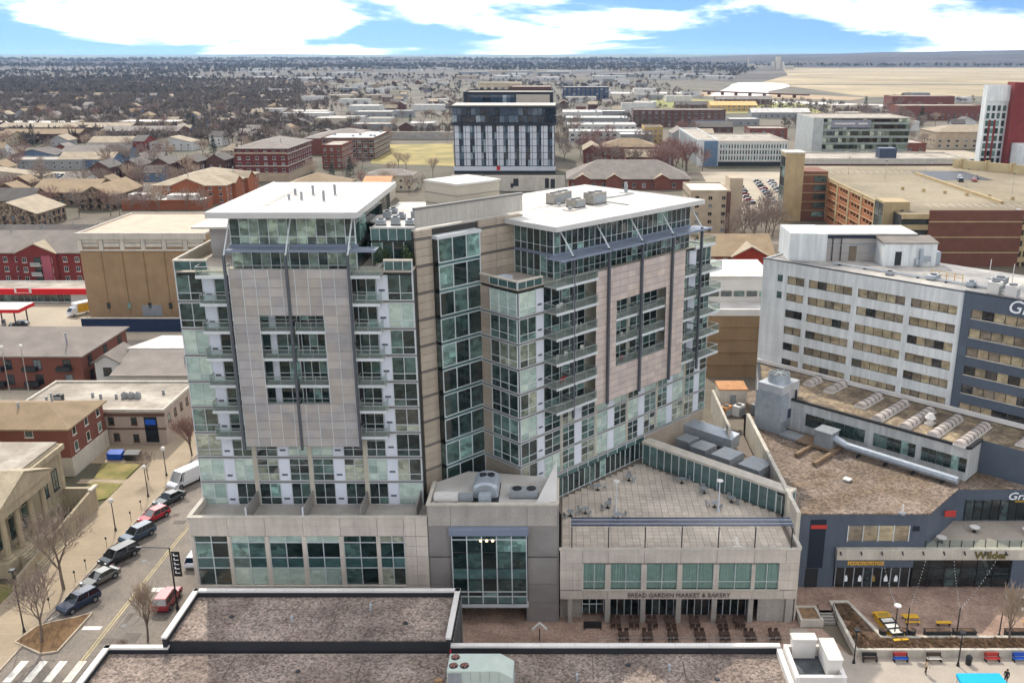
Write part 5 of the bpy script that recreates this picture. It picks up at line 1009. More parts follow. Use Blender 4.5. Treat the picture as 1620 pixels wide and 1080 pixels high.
# potted evergreens on the set-back terrace
M_leaf = mat('evergreen_leaf', '#39472a', .9, .2, 2, 12, rnd=.35)
for i, (x, y, h_) in enumerate(((-21.4, 105.6, 1.9), (-20.5, 105.7, 1.5), (-18.2, 105.6, 2.0), (-17.7, 105.2, 1.3))):
    t = thing('potted_shrub', 'green potted shrub on the terrace right of the left penthouse, %s from left' % ordn[i], 'plant', (x, y, 42.3), 0, 'terrace shrubs'); part(t, 'pot', MB().cyl(0, 0, 0, .5, .3, .38, n=10), M_conc); q = MB(); ra = random.Random(i)
    for k in range(160):
        a = ra.uniform(0, 6.28); zz = .5 + h_ * ra.random(); r_ = .55 * ra.random() ** .5 * (1.1 - .4 * (zz - .5) / h_); p = Vector((r_ * math.cos(a), r_ * math.sin(a), zz)); d = Vector((ra.uniform(-1, 1), ra.uniform(-1, 1), ra.uniform(-.4, 1))).normalized() * .17; e = d.orthogonal() * .6; q.face([p - e, p + e, p + d])
    part(t, 'foliage', q, M_leaf)
# strings of little lights from the plaza poles to the shop front
for i, (x0_, x1_) in enumerate(((38.9, 40.5), (40.3, 46), (46.2, 49.5), (46.2, 55), (51.2, 61))):
    t = thing('light_string', 'drooping string of small white bulbs over the upper plaza, %s from the left' % ordn[i], 'lights', (x0_, 93.9, 4.4), 0, 'light strings'); c_ = MB(); b_ = MB(); pv = None
    for k in range(19):
        q = k / 18; p = (( x1_ - x0_) * q, 10.2 * q, (.1 + .6 * q) - 1.5 * 4 * q * (1 - q) * .35)
        if pv: c_.bar(pv, p, .012, n=3)
        b_.cyl(p[0], p[1], p[2] - .12, p[2] - .01, .05, .03, n=6); pv = p
    part(t, 'cable', c_, M_dark); part(t, 'bulb_row', b_, M_signw)
# ================================================================== people
def person(label, x, y, z, rz, cols, stride=.25):
    J = {'pel': (0, 0, .95), 'ch': (0, .02, 1.3), 'nk': (0, .02, 1.5), 'hd': (0, .0, 1.62), 'ht': (0, .02, 1.74)}
    e = [('pel', 'ch'), ('ch', 'nk'), ('nk', 'hd'), ('hd', 'ht')]; rd = {'pel': .16, 'ch': .18, 'nk': .07, 'hd': .1, 'ht': .07}
    for s, n_ in ((-1, 'l'), (1, 'r')):
        st = stride * s
        J.update({n_ + 'hip': (.09 * s, 0, .9), n_ + 'kn': (.1 * s, -.08 + st * .4, .5), n_ + 'an': (.1 * s, st * .8 + .02, .08), n_ + 'to': (.1 * s, st * .8 - .16, .04),
                  n_ + 'sh': (.2 * s, .02, 1.43), n_ + 'el': (.26 * s, .02 - st * .5, 1.14), n_ + 'wr': (.26 * s, -.12 - st * .6, .92), n_ + 'fi': (.25 * s, -.17 - st * .7, .84), n_ + 'th': (.21 * s, -.2 - st * .6, .9)})
        e += [('pel', n_ + 'hip'), (n_ + 'hip', n_ + 'kn'), (n_ + 'kn', n_ + 'an'), (n_ + 'an', n_ + 'to'), ('ch', n_ + 'sh'), (n_ + 'sh', n_ + 'el'), (n_ + 'el', n_ + 'wr'), (n_ + 'wr', n_ + 'fi'), (n_ + 'wr', n_ + 'th')]
        rd.update({n_ + 'hip': .11, n_ + 'kn': .075, n_ + 'an': .055, n_ + 'to': .045, n_ + 'sh': .085, n_ + 'el': .06, n_ + 'wr': .042, n_ + 'fi': .035, n_ + 'th': .018})
    ks = list(J); me = bpy.data.meshes.new('person_rig'); me.from_pydata([J[k] for k in ks], [(ks.index(a), ks.index(b)) for a, b in e], [])
    o = bpy.data.objects.new('person_rig', me); COL.objects.link(o); o.modifiers.new('Skin', 'SKIN'); o.modifiers.new('Sub', 'SUBSURF').levels = 1
    for i, k in enumerate(ks): me.skin_vertices[0].data[i].radius = (rd[k], rd[k]); me.skin_vertices[0].data[i].use_root = k == 'pel'
    dg = bpy.context.evaluated_depsgraph_get(); nm = bpy.data.meshes.new_from_object(o.evaluated_get(dg)); bpy.data.objects.remove(o)
    nm.materials.clear()
    for c_ in cols: nm.materials.append(c_)
    for p_ in nm.polygons:
        c_ = p_.center; p_.use_smooth = True
        p_.material_index = 3 if c_.z < .1 else 2 if c_.z < .92 and abs(c_.x) < .2 else 0 if (c_.z > 1.5 and c_.z < 1.66) or (abs(c_.x) > .17 and c_.z < .95) else 4 if c_.z >= 1.66 else 1
    t = ob('person', nm, None, (x, y, z), rz); tag(t, label, 'person')
    ob('hair', MB().loft([[(r_ * math.cos(k * .785), .03 + r_ * math.sin(k * .785), zz) for k in range(8)] for r_, zz in ((.09, 1.6), (.115, 1.68), (.1, 1.77), (.03, 1.81))]).mesh('hair', cols[4], True), t)
    return t
SK = mat('skin', '#a97e66', .6, .05); HR = mat('dark_hair', '#2a211c', .7, .1)
person('person in a pale patterned top walking past the plain bench', 40.4, 87.9, .03, rad(20), [SK, mat('cream_top', '#b9a58f', .8, .3, 6, 20), mat('dark_trousers', '#463a35'), M_dark, HR])
person('person in black seen at the bottom edge right of the cyan tent', 48.6, 86.3, .03, rad(-40), [SK, M_dark, mat('black_jeans', '#25262c'), M_dark, HR], .1)
person('person in dark clothes standing by the far corner lamp post', -62.9 - 2.5, 150.5, .12, 1.2, [SK, mat('dark_coat', '#3a3533'), MATS['black_jeans'], M_dark, HR], .12)
# ================================================================== cars
M_tyre = mat('tyre', '#1d1d1e', .9, .1); M_rim = mat('alloy_rim', '#9b9d9f', .35, .05, metal=.6, spec=.6); M_cgl = glass('car_glass', [(0, '#14181a'), (.5, '#1c2224')], .03, 1.6, .2)
M_lampw = mat('headlamp', '#d8dadb', .2, .02, spec=.7); M_lampr = mat('tail_lamp', '#8c1a1a', .3, .05, spec=.6)
def paint(name, c_): return mat('car_paint_' + name, c_, .25, .03, .5, 3, spec=.7, rnd=0)
PR = {  # length, half width, belt, roof, profile of the lower body (x from the rear), greenhouse base and top
    'suv': (4.8, .95, 1.08, 1.75, [(-2.25, .32), (-2.4, .55), (-2.38, 1.0), (-2.28, 1.08), (1.05, 1.06), (2.1, .98), (2.36, .8), (2.4, .5), (2.25, .3)], (-2.26, 1.12), (-1.95, .35)),
    'sedan': (4.7, .91, .93, 1.45, [(-2.2, .3), (-2.35, .5), (-2.33, .88), (-2.2, .96), (-1.6, .96), (1.0, .92), (2.05, .78), (2.32, .62), (2.35, .42), (2.2, .28)], (-1.95, 1.05), (-1.15, .2)),
    'hatch': (4.4, .91, .97, 1.58, [(-2.05, .3), (-2.2, .5), (-2.18, .9), (-2.08, .98), (1.0, .96), (1.95, .85), (2.17, .68), (2.2, .45), (2.05, .28)], (-2.06, 1.08), (-1.7, .25)),
    'minivan': (5.1, .98, 1.05, 1.75, [(-2.4, .3), (-2.55, .5), (-2.53, .98), (-2.45, 1.06), (1.5, 1.04), (2.25, .9), (2.5, .7), (2.55, .45), (2.4, .28)], (-2.44, 1.6), (-2.2, .75)),
    'van': (6.0, 1.02, 1.15, 2.5, [(-2.95, .35), (-3.0, .5), (-3.0, 1.15), (-2.98, 1.16), (2.1, 1.16), (2.7, 1.05), (2.95, .85), (3.0, .5), (2.85, .3)], (.9, 2.25), (.9, 1.4))}
def car_geo(kind):
    L_, W_, zb, zt, prof, gb, gt = PR[kind]
    b = MB(); rings = []
    for y, sc, dz in ((-W_, .97, .04), (-W_ + .07, 1, 0), (W_ - .07, 1, 0), (W_, .97, .04)):
        rings.append([(p[0] * sc, y, p[1] + (dz if p[1] < .7 else -dz)) for p in prof])
    b.loft(rings); g = MB(); w0, w1 = W_ - .05, W_ - .22 if kind != 'van' else W_ - .1
    zb2 = zb - .03; zt2 = zt - .05
    lo = [(gb[0], -w0, zb2), (gb[1], -w0, zb2), (gb[1], w0, zb2), (gb[0], w0, zb2)]; hi = [(gt[0], -w1, zt2), (gt[1], -w1, zt2), (gt[1], w1, zt2), (gt[0], w1, zt2)]
    g.loft([lo, hi]); r = MB(); r.loft([[(p[0] * 1.0 + (.02 if p[0] > 0 else -.03), p[1] * 1.01, zt2) for p in hi], [(p[0] * .97, p[1] * .93, zt) for p in hi]])
    pl = [MB().bar(lo[i], hi[i], .055) for i in range(4)]
    for s in (-1, 1):
        for t_ in ((.45, .7) if kind in ('suv', 'minivan') else (.5,)):
            a = Vector(lo[0]).lerp(Vector(lo[1]), t_); c_ = Vector(hi[0]).lerp(Vector(hi[1]), t_); pl.append(MB().bar((a.x, s * (w0 + .005), zb2), (c_.x, s * (w1 + .005), zt2), .05))
    return b, g, r, pl
WH = None
def wheel_mesh(r):
    b = MB(); n = 14; b.loft([[(q * math.cos(k * 6.283 / n), y, q * math.sin(k * 6.283 / n)) for k in range(n)] for q, y in ((r * .9, -.12), (r, -.09), (r, .09), (r * .9, .12))]); t_ = b.mesh('tyre', M_tyre)
    b = MB(); b.loft([[(q * math.cos(k * 6.283 / n), y, q * math.sin(k * 6.283 / n)) for k in range(n)] for q, y in ((r * .62, -.13), (r * .62, .13))])
    for k in range(5): a = k * 1.257; b.bar((0, -.135, 0), (r * .58 * math.cos(a), -.135, r * .58 * math.sin(a)), .05); b.bar((0, .135, 0), (r * .58 * math.cos(a), .135, r * .58 * math.sin(a)), .05)
    return t_, b.mesh('rim', M_rim)
WT, WR = wheel_mesh(.36)
def car(kind, label, x, y, rz, pm, group='cars parked along the street', z=.0):
    L_, W_, zb, zt, prof, gb, gt = PR[kind]; b, g, r, pl = car_geo(kind)
    t = thing('van' if kind in ('van',) else 'car', label, 'van' if 'van' in kind and kind == 'van' else 'car', (x, y, z), rz, group)
    t.scale = (1.05, 1.05, 1.08); bo = part(t, 'body', b, pm)
    if kind == 'van':
        part(t, 'cargo_box', MB().loft([[(-2.97, -W_ + .03, 1.1), (1.3, -W_ + .03, 1.1), (1.3, W_ - .03, 1.1), (-2.97, W_ - .03, 1.1)], [(-2.95, -W_ + .1, 2.35), (1.1, -W_ + .1, 2.35), (1.1, W_ - .1, 2.35), (-2.95, W_ - .1, 2.35)], [(-2.9, -W_ + .2, 2.5), (1.0, -W_ + .2, 2.5), (1.0, W_ - .2, 2.5), (-2.9, W_ - .2, 2.5)]]), pm)
    part(t, 'window_glass', g, M_cgl); part(t, 'roof', r, pm); [part(t, 'pillar', q, pm if kind != 'sedan' else M_dark) for q in pl]
    for sx in (-.3, .31):
        for s in (-1, 1):
            w_ = ob('wheel', WT, t, (L_ * sx, s * (W_ - .1), .36)); ob('rim', WR, w_)
    xf = L_ / 2 - .06
    for s in (-1, 1):
        part(t, 'headlight', MB().box(xf - .22, xf - .02, s * (W_ - .34) - .17, s * (W_ - .34) + .17, .66, .82), M_lampw); part(t, 'tail_light', MB().box(-xf - .02, -xf + .08, s * (W_ - .2) - .12, s * (W_ - .2) + .12, .7, 1.0), M_lampr)
        part(t, 'side_mirror', MB().box(gb[1] - .45, gb[1] - .25, s * W_ - .02 if s > 0 else s * W_ - .2, s * W_ + .2 if s > 0 else s * W_ + .02, zb, zb + .16), pm)
        part(t, 'sill', MB().box(-L_ * .2, L_ * .21, s * (W_ - .01) - .015, s * (W_ - .01) + .015, .3, .42), M_dark)
        part(t, 'wheel_arch', MB().bar((L_ * .31, s * (W_ - .005), .4), (L_ * .31, s * (W_ + .005), .4), .43, n=12), M_tyre); part(t, 'wheel_arch', MB().bar((-L_ * .3, s * (W_ - .005), .4), (-L_ * .3, s * (W_ + .005), .4), .43, n=12), M_tyre)
    part(t, 'grille', MB().box(xf - .02, xf + .05, -W_ * .55, W_ * .55, .45, .65), M_dark); part(t, 'licence_plate', MB().box(-xf - .05, -xf, -.25, .25, .6, .72), M_lampw)
    return t
D = rad(-119)
car('suv', 'navy off-road car with roof bars, nearest in the kerbside row', -60.4, 101.2, D, paint('navy', '#1b2a42'))
car('sedan', 'silver-grey saloon second in the kerbside row', -60.4, 106.8, D, paint('grey', '#6a6a64'))
car('minivan', 'black long people carrier third in the kerbside row', -60.5, 112.4, D, paint('black', '#24272b'))
car('suv', 'slate blue estate car fourth in the kerbside row', -60.5, 118.2, D, paint('slate', '#35475a'))
car('hatch', 'bright red hatchback in the kerbside row', -60.5, 123.8, D, paint('red', '#a01525'))
car('sedan', 'dark green-grey saloon behind the red hatchback', -60.5, 129.4, D, paint('teal', '#2f3a3b'))
car('van', 'white cargo van at the far end of the kerbside row', -60.3, 135.8, D, paint('white', '#d2d4d6'))
car('suv', 'crimson red car parked by the banner pole', -49.6, 101.8, math.pi / 2, paint('crimson', '#8c1f2b'))
car('hatch', 'white car half hidden behind the podium corner', -49.6, 111.8, math.pi / 2, paint('white', '#d2d4d6'))
# small simple cars for the far car parks
def far_car(pm):
    b = MB(); prof = [(-2.2, .3), (-2.3, .85), (-2.1, .95), (1.0, .93), (2.1, .8), (2.25, .35)]
    b.loft([[(p[0], y, p[1]) for p in prof] for y in (-.88, .88)]); b.loft([[(-2.05, -.82, .9), (1.0, -.82, .9), (1.0, .82, .9), (-2.05, .82, .9)], [(-1.6, -.68, 1.5), (.25, -.68, 1.5), (.25, .68, 1.5), (-1.6, .68, 1.5)]], 1); b.box(-1.62, .27, -.7, .7, 1.48, 1.54, 0)
    for x in (-1.4, 1.4):
        for y in (-.8, .8): b.bar((x, y - .1, .33), (x, y + .1, .33), .33, 2, 8)
    return b.mesh('parked_car', [pm, M_cgl, M_tyre])
FCN = ['white', 'silver', 'black', 'navy', 'grey', 'red', 'pale blue']
FC = [far_car(paint('far_' + n.replace(' ', '_'), c_)) for n, c_ in zip(FCN, ('#d5d6d6', '#9c9fa2', '#222427', '#23324a', '#5d5f61', '#8f1f24', '#7b95ad'))]
def lot(place, spots, rz, seed=1, group=None):
    r = random.Random(seed); cnt = {}
    for i, (x, y, z) in enumerate(spots):
        k = r.choices(range(7), (5, 4, 5, 2, 4, 2, 1))[0]; cnt[k] = cnt.get(k, 0) + 1
        tag(ob('parked_car', FC[k], None, (x, y, z), rz + r.choice((0, math.pi)) + r.uniform(-.04, .04)), '%s car parked %s' % (FCN[k], place), 'car', group or ('cars parked ' + place))
# ================================================================== bare trees
def tree_branches(seed, depth, kids, h=9., spread=.55, up=.25):
    r = random.Random(seed); out_ = []
    def grow(p, d, l, rad_, lv):
        q = p; n = 2 if lv < 2 else 1; dd = d
        for i in range(n):
            dd = (dd + Vector((r.uniform(-1, 1), r.uniform(-1, 1), r.uniform(-.3, .6))) * .13).normalized(); e = q + dd * l / n
            out_.append((q, e, rad_ * (1 - .3 * i / n), rad_ * (1 - .3 * (i + 1) / n), lv)); 
            if lv and lv < depth and i < n - 1 or (lv >= 2 and lv < depth):
                s = (dd + Vector((r.uniform(-1, 1), r.uniform(-1, 1), r.uniform(-.2, .8))) * .8).normalized(); grow(q.lerp(e, .5), s, l * .6, rad_ * .5, lv + 1)
            q = e
        if lv < depth:
            k = kids[min(lv, len(kids) - 1)]; a0 = r.uniform(0, 6.28)
            for i in range(k):
                a = a0 + i * 6.283 / k + r.uniform(-.4, .4); s = spread * r.uniform(.7, 1.3)
                pz = dd.orthogonal().normalized(); w_ = dd.cross(pz); nd_ = (dd * (1 - s * .3) + (pz * math.cos(a) + w_ * math.sin(a)) * s + Vector((0, 0, up))).normalized()
                grow(q if i < 2 or lv > 0 else q.lerp(p, r.uniform(0, .35)), nd_, l * r.uniform(.62, .85), rad_ * .62, lv + 1)
    grow(Vector((0, 0, 0)), Vector((0, 0, 1)), h * .28, h * .018, 0); return out_
def branch_mesh(name, br, m, nmax=5, tmin=.0):
    b = MB()
    for p, q, r0, r1, lv in br:
        n = nmax if lv == 0 else 4 if lv == 1 else 3; d = (q - p)
        if d.length < 1e-4: continue
        d.normalize(); u = d.orthogonal().normalized(); w_ = d.cross(u); k = len(b.v); r0, r1 = max(r0, tmin), max(r1, tmin * .7)
        for c_, rr_ in ((p, r0), (q, r1)):
            for i in range(n): t_ = i * 6.283 / n; b.v.append(tuple(c_ + (u * math.cos(t_) + w_ * math.sin(t_)) * rr_))
        for i in range(n): j = (i + 1) % n; b.f.append((k + i, k + j, k + n + j, k + n + i)); b.m.append(0)
    return b.mesh(name, m)
M_bark = mat('bark', '#6c5e53', .95, .25, 1, 8, rnd=.1); M_twig = mat('twigs', '#8a7a6e', .95, .2, 1, 8, rnd=.22); M_twigr = mat('reddish_twigs', '#86685f', .95, .2, 1, 8, rnd=.2); M_twigp = mat('pale_twigs', '#a3917d', .95, .2, 1, 8, rnd=.2)
def tree_proto(seed, depth, kids, h, spread=.55, up=.25, tm=M_twig, tmin=.02):
    br = tree_branches(seed, depth, kids, h, spread, up); s = h / max(max(b[1].z for b in br), .1)
    br = [(p * s, q * s, a, c_, lv) for p, q, a, c_, lv in br]
    return branch_mesh('trunk', [b for b in br if b[4] < 2], M_bark, 6, tmin), branch_mesh('crown', [b for b in br if b[4] >= 2], tm, 4, tmin)
NEAR = [tree_proto(s, 6, (3, 3, 3, 2, 2), 8.5, .55, .33, M_twig, .018) for s in (3, 8)] + [tree_proto(21, 6, (4, 3, 3, 2, 2), 8, .42, .5, M_twigp, .016), tree_proto(5, 6, (4, 3, 3, 2, 2), 7, .5, .4, M_twigr, .016)]
def tree(label, x, y, z, pr, s, group=None, rz=None, name='bare_tree'):
    t = thing(name, label, 'tree', (x, y, z), R.uniform(0, 6) if rz is None else rz, group); t.scale = (s, s, s)
    ob('trunk', pr[0], t); ob('crown', pr[1], t); return t
tree('bare tree on the pavement before the stone steps', -64.2, 104.8, .12, NEAR[0], 1.35, 'street trees')
tree('bare spreading tree in the near kerbed island', -61.0, 93.6, .15, NEAR[1], 1.15, 'street trees')
tree('slim bare tree with upswept branches at the roof corner', -48.6, 93.6, .12, NEAR[2], 1.05, 'street trees')
tree('reddish bare tree beside the far corner of the left tower', -63.6, 146.5, .12, NEAR[3], 1.25, 'street trees')
tree('small bare tree behind the lawn by the dumpsters', -67.0, 137, .12, NEAR[0], .6, 'street trees')
tree('pale bare tree with lights on the upper plaza', 51.8, 92.6, .8, NEAR[2], .95, None)
tree('leafless shrub at the foot of the roof corner', -50.5, 91.0, .0, NEAR[3], .32, None)
# ================================================================== the town behind
M_wf = mat('window_frame', '#c9c4ba', .6, .05); M_wfd = mat('dark_frame', '#2c2c2e', .6, .05)
M_wg = glass('town_glass', [(0, '#1d2224'), (.55, '#2f3638'), (.8, '#6d7474')], .08, 1.6, .3)
WMC = {}
def wmesh(w, h, fm, gm, nx=1, sill=True):
    k = (round(w, 2), round(h, 2), fm.name, gm.name, nx, sill)
    if k not in WMC:
        b = MB(); t = .07; b.box(-w / 2, w / 2, -.02, .06, 0, h, 1)
        b.box(-w / 2 - t, -w / 2, -.07, .06, -t, h + t).box(w / 2, w / 2 + t, -.07, .06, -t, h + t).box(-w / 2, w / 2, -.07, .06, h, h + t).box(-w / 2, w / 2, -.07, .06, -t, 0)
        for i in range(1, nx): b.box(-w / 2 + w * i / nx - .03, -w / 2 + w * i / nx + .03, -.05, -.02, 0, h)
        if sill: b.box(-w / 2 - .15, w / 2 + .15, -.16, 0, -t - .12, -t)
        WMC[k] = b.mesh('window', [fm, gm])
    return WMC[k]
def roofmesh(x0, x1, y0, y1, z, hr, kind='gable', axis='x', ov=.5, th=.25):
    x0 -= ov; x1 += ov; y0 -= ov; y1 += ov; b = MB()
    if kind == 'hip':
        d = min(x1 - x0, y1 - y0) / 2; top = [(x0 + d, (y0 + y1) / 2), (x1 - d, (y0 + y1) / 2)] if x1 - x0 >= y1 - y0 else [((x0 + x1) / 2, y0 + d), ((x0 + x1) / 2, y1 - d)]
        A, B, C_, D_ = (x0, y0, z), (x1, y0, z), (x1, y1, z), (x0, y1, z); T, U_ = (*top[0], z + hr), (*top[1], z + hr)
        if x1 - x0 >= y1 - y0: fs_ = [(A, B, U_, T), (B, C_, U_), (C_, D_, T, U_), (D_, A, T)]
        else: fs_ = [(A, B, T), (B, C_, U_, T), (C_, D_, U_), (D_, A, T, U_)]
        for q in fs_: b.face(q)
        b.face([(p[0], p[1], z - th) for p in (D_, C_, B, A)])
        for p, q in ((A, B), (B, C_), (C_, D_), (D_, A)): b.face([(p[0], p[1], z - th), (q[0], q[1], z - th), q, p])
    elif axis == 'x':
        m = (y0 + y1) / 2; pr = [(y0, z), (m, z + hr), (y1, z), (y1, z - th), (m, z + hr - th * 1.3), (y0, z - th)]
        b.loft([[(x, p[0], p[1]) for p in pr] for x in (x1, x0)])
    else:
        m = (x0 + x1) / 2; pr = [(x0, z), (m, z + hr), (x1, z), (x1, z - th), (m, z + hr - th * 1.3), (x0, z - th)]
        b.loft([[(p[0], y, p[1]) for p in pr] for y in (y0, y1)])
    return b
OCC = []
def building(name, label, x0, x1, y0, y1, h, wall, roof=M_roofw, kind='flat', hr=2.5, axis='x', rows=0, z1=1.0, dz=3.0, win=(1.2, 1.5), sp=3.0, fm=M_wf, gm=M_wg, nx=2, side=None, cat='building', group=None, parapet=.6, units=0, seed=0, trim=None, z0=-.05, ov=.5, skip=()):
    """a block with every window in view as a part of its own, plus roof, parapet or gables"""
    OCC.append((x0, x1, y0, y1)); cx_, cy_ = (x0 + x1) / 2, (y0 + y1) / 2; t = thing(name, label, cat, (cx_, cy_, 0), 0, group); f_ = Fr(t, cx_, cy_)
    a, b_, c_, d_ = x0, x1, y0, y1
    wb = MB().box(a, b_, c_, d_, z0, h)
    if kind == 'gable':
        if axis == 'x': wb.prism([(a, c_), (a + .2, c_), (a + .2, d_), (a, d_)], h, h) ; m = (c_ + d_) / 2; wb.face([(a, c_, h), (a, m, h + hr - .3), (a, d_, h)][::-1]); wb.face([(b_, c_, h), (b_, d_, h), (b_, m, h + hr - .3)])
        else: m = (a + b_) / 2; wb.face([(a, c_, h), (b_, c_, h), (m, c_, h + hr - .3)]); wb.face([(a, d_, h), (m, d_, h + hr - .3), (b_, d_, h)])
    f_.part('wall', wb, [wall])
    if kind == 'flat':
        rf = f_.part('roof', MB().box(a + .3, b_ - .3, c_ + .3, d_ - .3, h, h + .08), [roof])
        p = MB().box(a - .1, b_ + .1, c_ - .1, c_ + .3, h, h + parapet).box(a - .1, b_ + .1, d_ - .3, d_ + .1, h, h + parapet).box(a - .1, a + .3, c_ + .3, d_ - .3, h, h + parapet).box(b_ - .3, b_ + .1, c_ + .3, d_ - .3, h, h + parapet); f_.part('parapet', p, [trim or wall])
    else: rf = f_.part('roof', roofmesh(a, b_, c_, d_, h, hr, kind, axis, ov), [roof])
    r = random.Random(seed + int(abs(x0) * 7 + y0))
    for i in range(units):
        ux, uy = r.uniform(a + 2, b_ - 2), r.uniform(c_ + 2, d_ - 2); zz = h + .08
        if kind == 'flat': ob('roof_unit', MB().box(ux - .9, ux + .9, uy - .7, uy + .7, zz, zz + 1.2).cyl(ux, uy, zz + 1.2, zz + 1.3, .5, n=8, m=1).mesh('roof_unit', [M_galv, M_dark]), rf)
        else: ob('roof_vent', MB().cyl(ux, uy, h, h + hr + .5, .2, n=6).mesh('roof_vent', M_galvd), rf)
    if rows:
        me = wmesh(win[0], win[1], fm, gm, nx); sd_ = side or ('R' if x1 < 0 else 'L')
        for k in range(rows):
            z = z1 + k * dz; n = max(1, int((b_ - a - 1.0) / sp)); s_ = (b_ - a) / n
            for i in range(n):
                if (k, i) not in skip: PM(t, 'window', me, (a + (i + .5) * s_ - cx_, c_ - cy_, z), 0, size=win[0])
            n = max(1, int((d_ - c_ - 1.0) / sp)); s_ = (d_ - c_) / n
            for i in range(n):
                if sd_ == 'R': PM(t, 'window', me, (b_ - cx_, c_ + (i + .5) * s_ - cy_, z), rad(90), size=win[0] * .5)
                elif sd_ == 'L': PM(t, 'window', me, (a - cx_, c_ + (i + .5) * s_ - cy_, z), rad(-90), size=win[0] * .5)
    return t, f_
mm_ = lambda n, c_, **k: mat(n, c_, k.pop('rough', .9), k.pop('var', .12), k.pop('scale', .3), k.pop('fine', 4), **k)
W_red = mm_('maroon_brick', '#6f2f2c'); W_br = mm_('red_brick', '#74483b'); W_or = mm_('orange_brick', '#8f5539'); W_dk = mm_('brown_brick', '#5c4239'); W_tan = mm_('tan_render', '#957b5c', streak=.06); W_cr = mm_('cream_siding', '#b5a993'); W_wh = mm_('white_siding', '#bdbab3'); W_gy = mm_('grey_siding', '#8b8b88'); W_bl = mm_('blue_siding', '#5c6c80'); W_bei = mm_('beige_brick', '#a8977f'); W_nv = mm_('far_navy', '#2f3c55'); W_yel = mm_('straw_siding', '#b39763')
R_gy = mm_('grey_shingle', '#7e756c', var=.16, rnd=.12); R_br = mm_('brown_shingle', '#857258', var=.16, rnd=.12); R_dk = mm_('dark_shingle', '#5d5751', var=.16, rnd=.12); R_tan = mm_('tan_shingle', '#988a74', var=.16, rnd=.12); R_gv = mm_('gravel_flat', '#a39a8c', var=.2, rnd=.08, scale=.12, fine=1.2, col2='#8d8375', s2=.25); R_pk = mm_('pink_flat', '#b09a86', var=.1)
# --- left of the street
t, f = building('warehouse', 'tall windowless tan block with a white ribbed cornice behind the left tower', -119.5, -88, 226.3, 257, 23.3, W_tan, R_pk, parapet=.5, trim=M_concl)
for k in range(6): f.b('cornice_rib', M_concl, -119.6 + k * 5.2, -118.6 + k * 5.2, 225.9, 226.3, 19.6, 22.2); f.b('wall_joint', mm_('brown_joint', '#7d6545'), -114.4 + k * 5.2, -114.2 + k * 5.2, 226.2, 226.32, 3.2, 19.5)
f.b('cornice', M_concl, -119.9, -88, 225.6, 226.3, 22.2, 23.8); f.b('cornice', M_concl, -119.8, -88, 225.9, 226.3, 19.3, 19.7)
for k in range(6):
    for z in (20.3, 21.3): f.b('cornice_panel', M_concl, -118.5 + k * 5.2, -114.6 + k * 5.2, 226.05, 226.3, z, z + .8)
for k in range(5): f.b('window', M_gld, -114.7 + k * 5.2, -113.9 + k * 5.2, 226.1, 226.3, 4.6, 6.0)
f.b('loading_door', M_galvd, -106, -101, 226.1, 226.3, 2.6, 5.4)
t = thing('navy_wall', 'long navy blue wall at the foot of the tan block', 'wall', (-104, 221, 0)); part(t, 'panel', MB().box(-15, 16, -.2, .2, 0, 3.4), mm_('navy_wall_paint', '#26344d')); part(t, 'coping', MB().box(-15.1, 16, -.3, .3, 3.4, 3.6), M_concl)
t, f = building('apartment_house', 'maroon brick apartment block with white windows beyond the petrol station', -181, -142, 270, 288, 9.8, W_red, R_gy, 'gable', 5, 'x', 3, 1.2, 2.9, (1.1, 1.4), 3.2, units=3, ov=.8)
f.part('gable_bay', MB().prism([(-161, 269), (-149.5, 269), (-149.5, 272), (-161, 272)], 0, 9.8).face([(-161, 269, 9.8), (-149.5, 269, 9.8), (-155.2, 269, 12.6)]), [W_red]); f.part('gable_roof', roofmesh(-161, -149.5, 269, 277, 9.8, 2.9, 'gable', 'y', .5), [R_tan])
for k in range(3):
    for x in (-158.8, -151.3): PM(t, 'window', wmesh(1.1, 1.4, M_wf, M_wg, 2), (x + 161.5, 269 - 279, 1.2 + k * 2.9), size=1.1)
    f.b('balcony_slab', M_concl, -156.6, -153.6, 267.6, 269, .2 + k * 2.9, .45 + k * 2.9); f.b('balcony_rail', M_rail, -156.6, -153.6, 267.6, 267.7, .45 + k * 2.9, 1.4 + k * 2.9); f.b('balcony_door', M_gld, -156, -154, 268.9, 269, .5 + k * 2.9, 2.6 + k * 2.9)
f.b('stair_bay', mm_('pink_render', '#94525a'), -153.4, -150.8, 268.2, 269, 0, 9.0)
for k, (x0_, x1_, y_) in enumerate(((-215, -150, 306), (-207, -130, 318), (-185, -140, 294))): building('long_house', ('long grey-roofed apartment row, %s behind the maroon block' % ('middle', 'farthest', 'nearest')[k]), x0_, x1_, y_, y_ + 11, 5, W_dk, (R_dk, R_dk, R_gy)[k], 'gable', 3.6, 'x', 2, 1.0, 2.6, units=5, group='rows behind the maroon block')
t, f = building('petrol_shop', 'petrol station shop with a bright red fascia', -165, -130.5, 249, 260, 3.2, W_wh, R_gv, parapet=.4)
M_sred = mat('signal_red', '#b8141c', .5, .05); f.b('red_fascia', M_sred, -165, -130.4, 248.2, 249, 2.5, 4.1); f.part('arched_sign', MB().prism([(-150.6, 247.9), (-146, 247.9), (-146, 248.2), (-150.6, 248.2)], 3.0, [4.6, 4.6, 4.6, 4.6]), [M_coping]); f.b('sign_inset', M_sred, -150, -146.6, 247.8, 247.9, 3.2, 4.3)
f.glazing('x', -158, -136, 248.95, .3, 2.4, 12, M_gld, mull=M_galvd)
t = thing('petrol_canopy', 'flat petrol canopy with a red edge and slim posts at the left edge', 'canopy', (-143, 225.5, 0)); part(t, 'canopy_roof', MB().box(-9, 8.3, -3.6, 3.6, 4.5, 5.4, 0, 1), [M_sred, M_roofw])
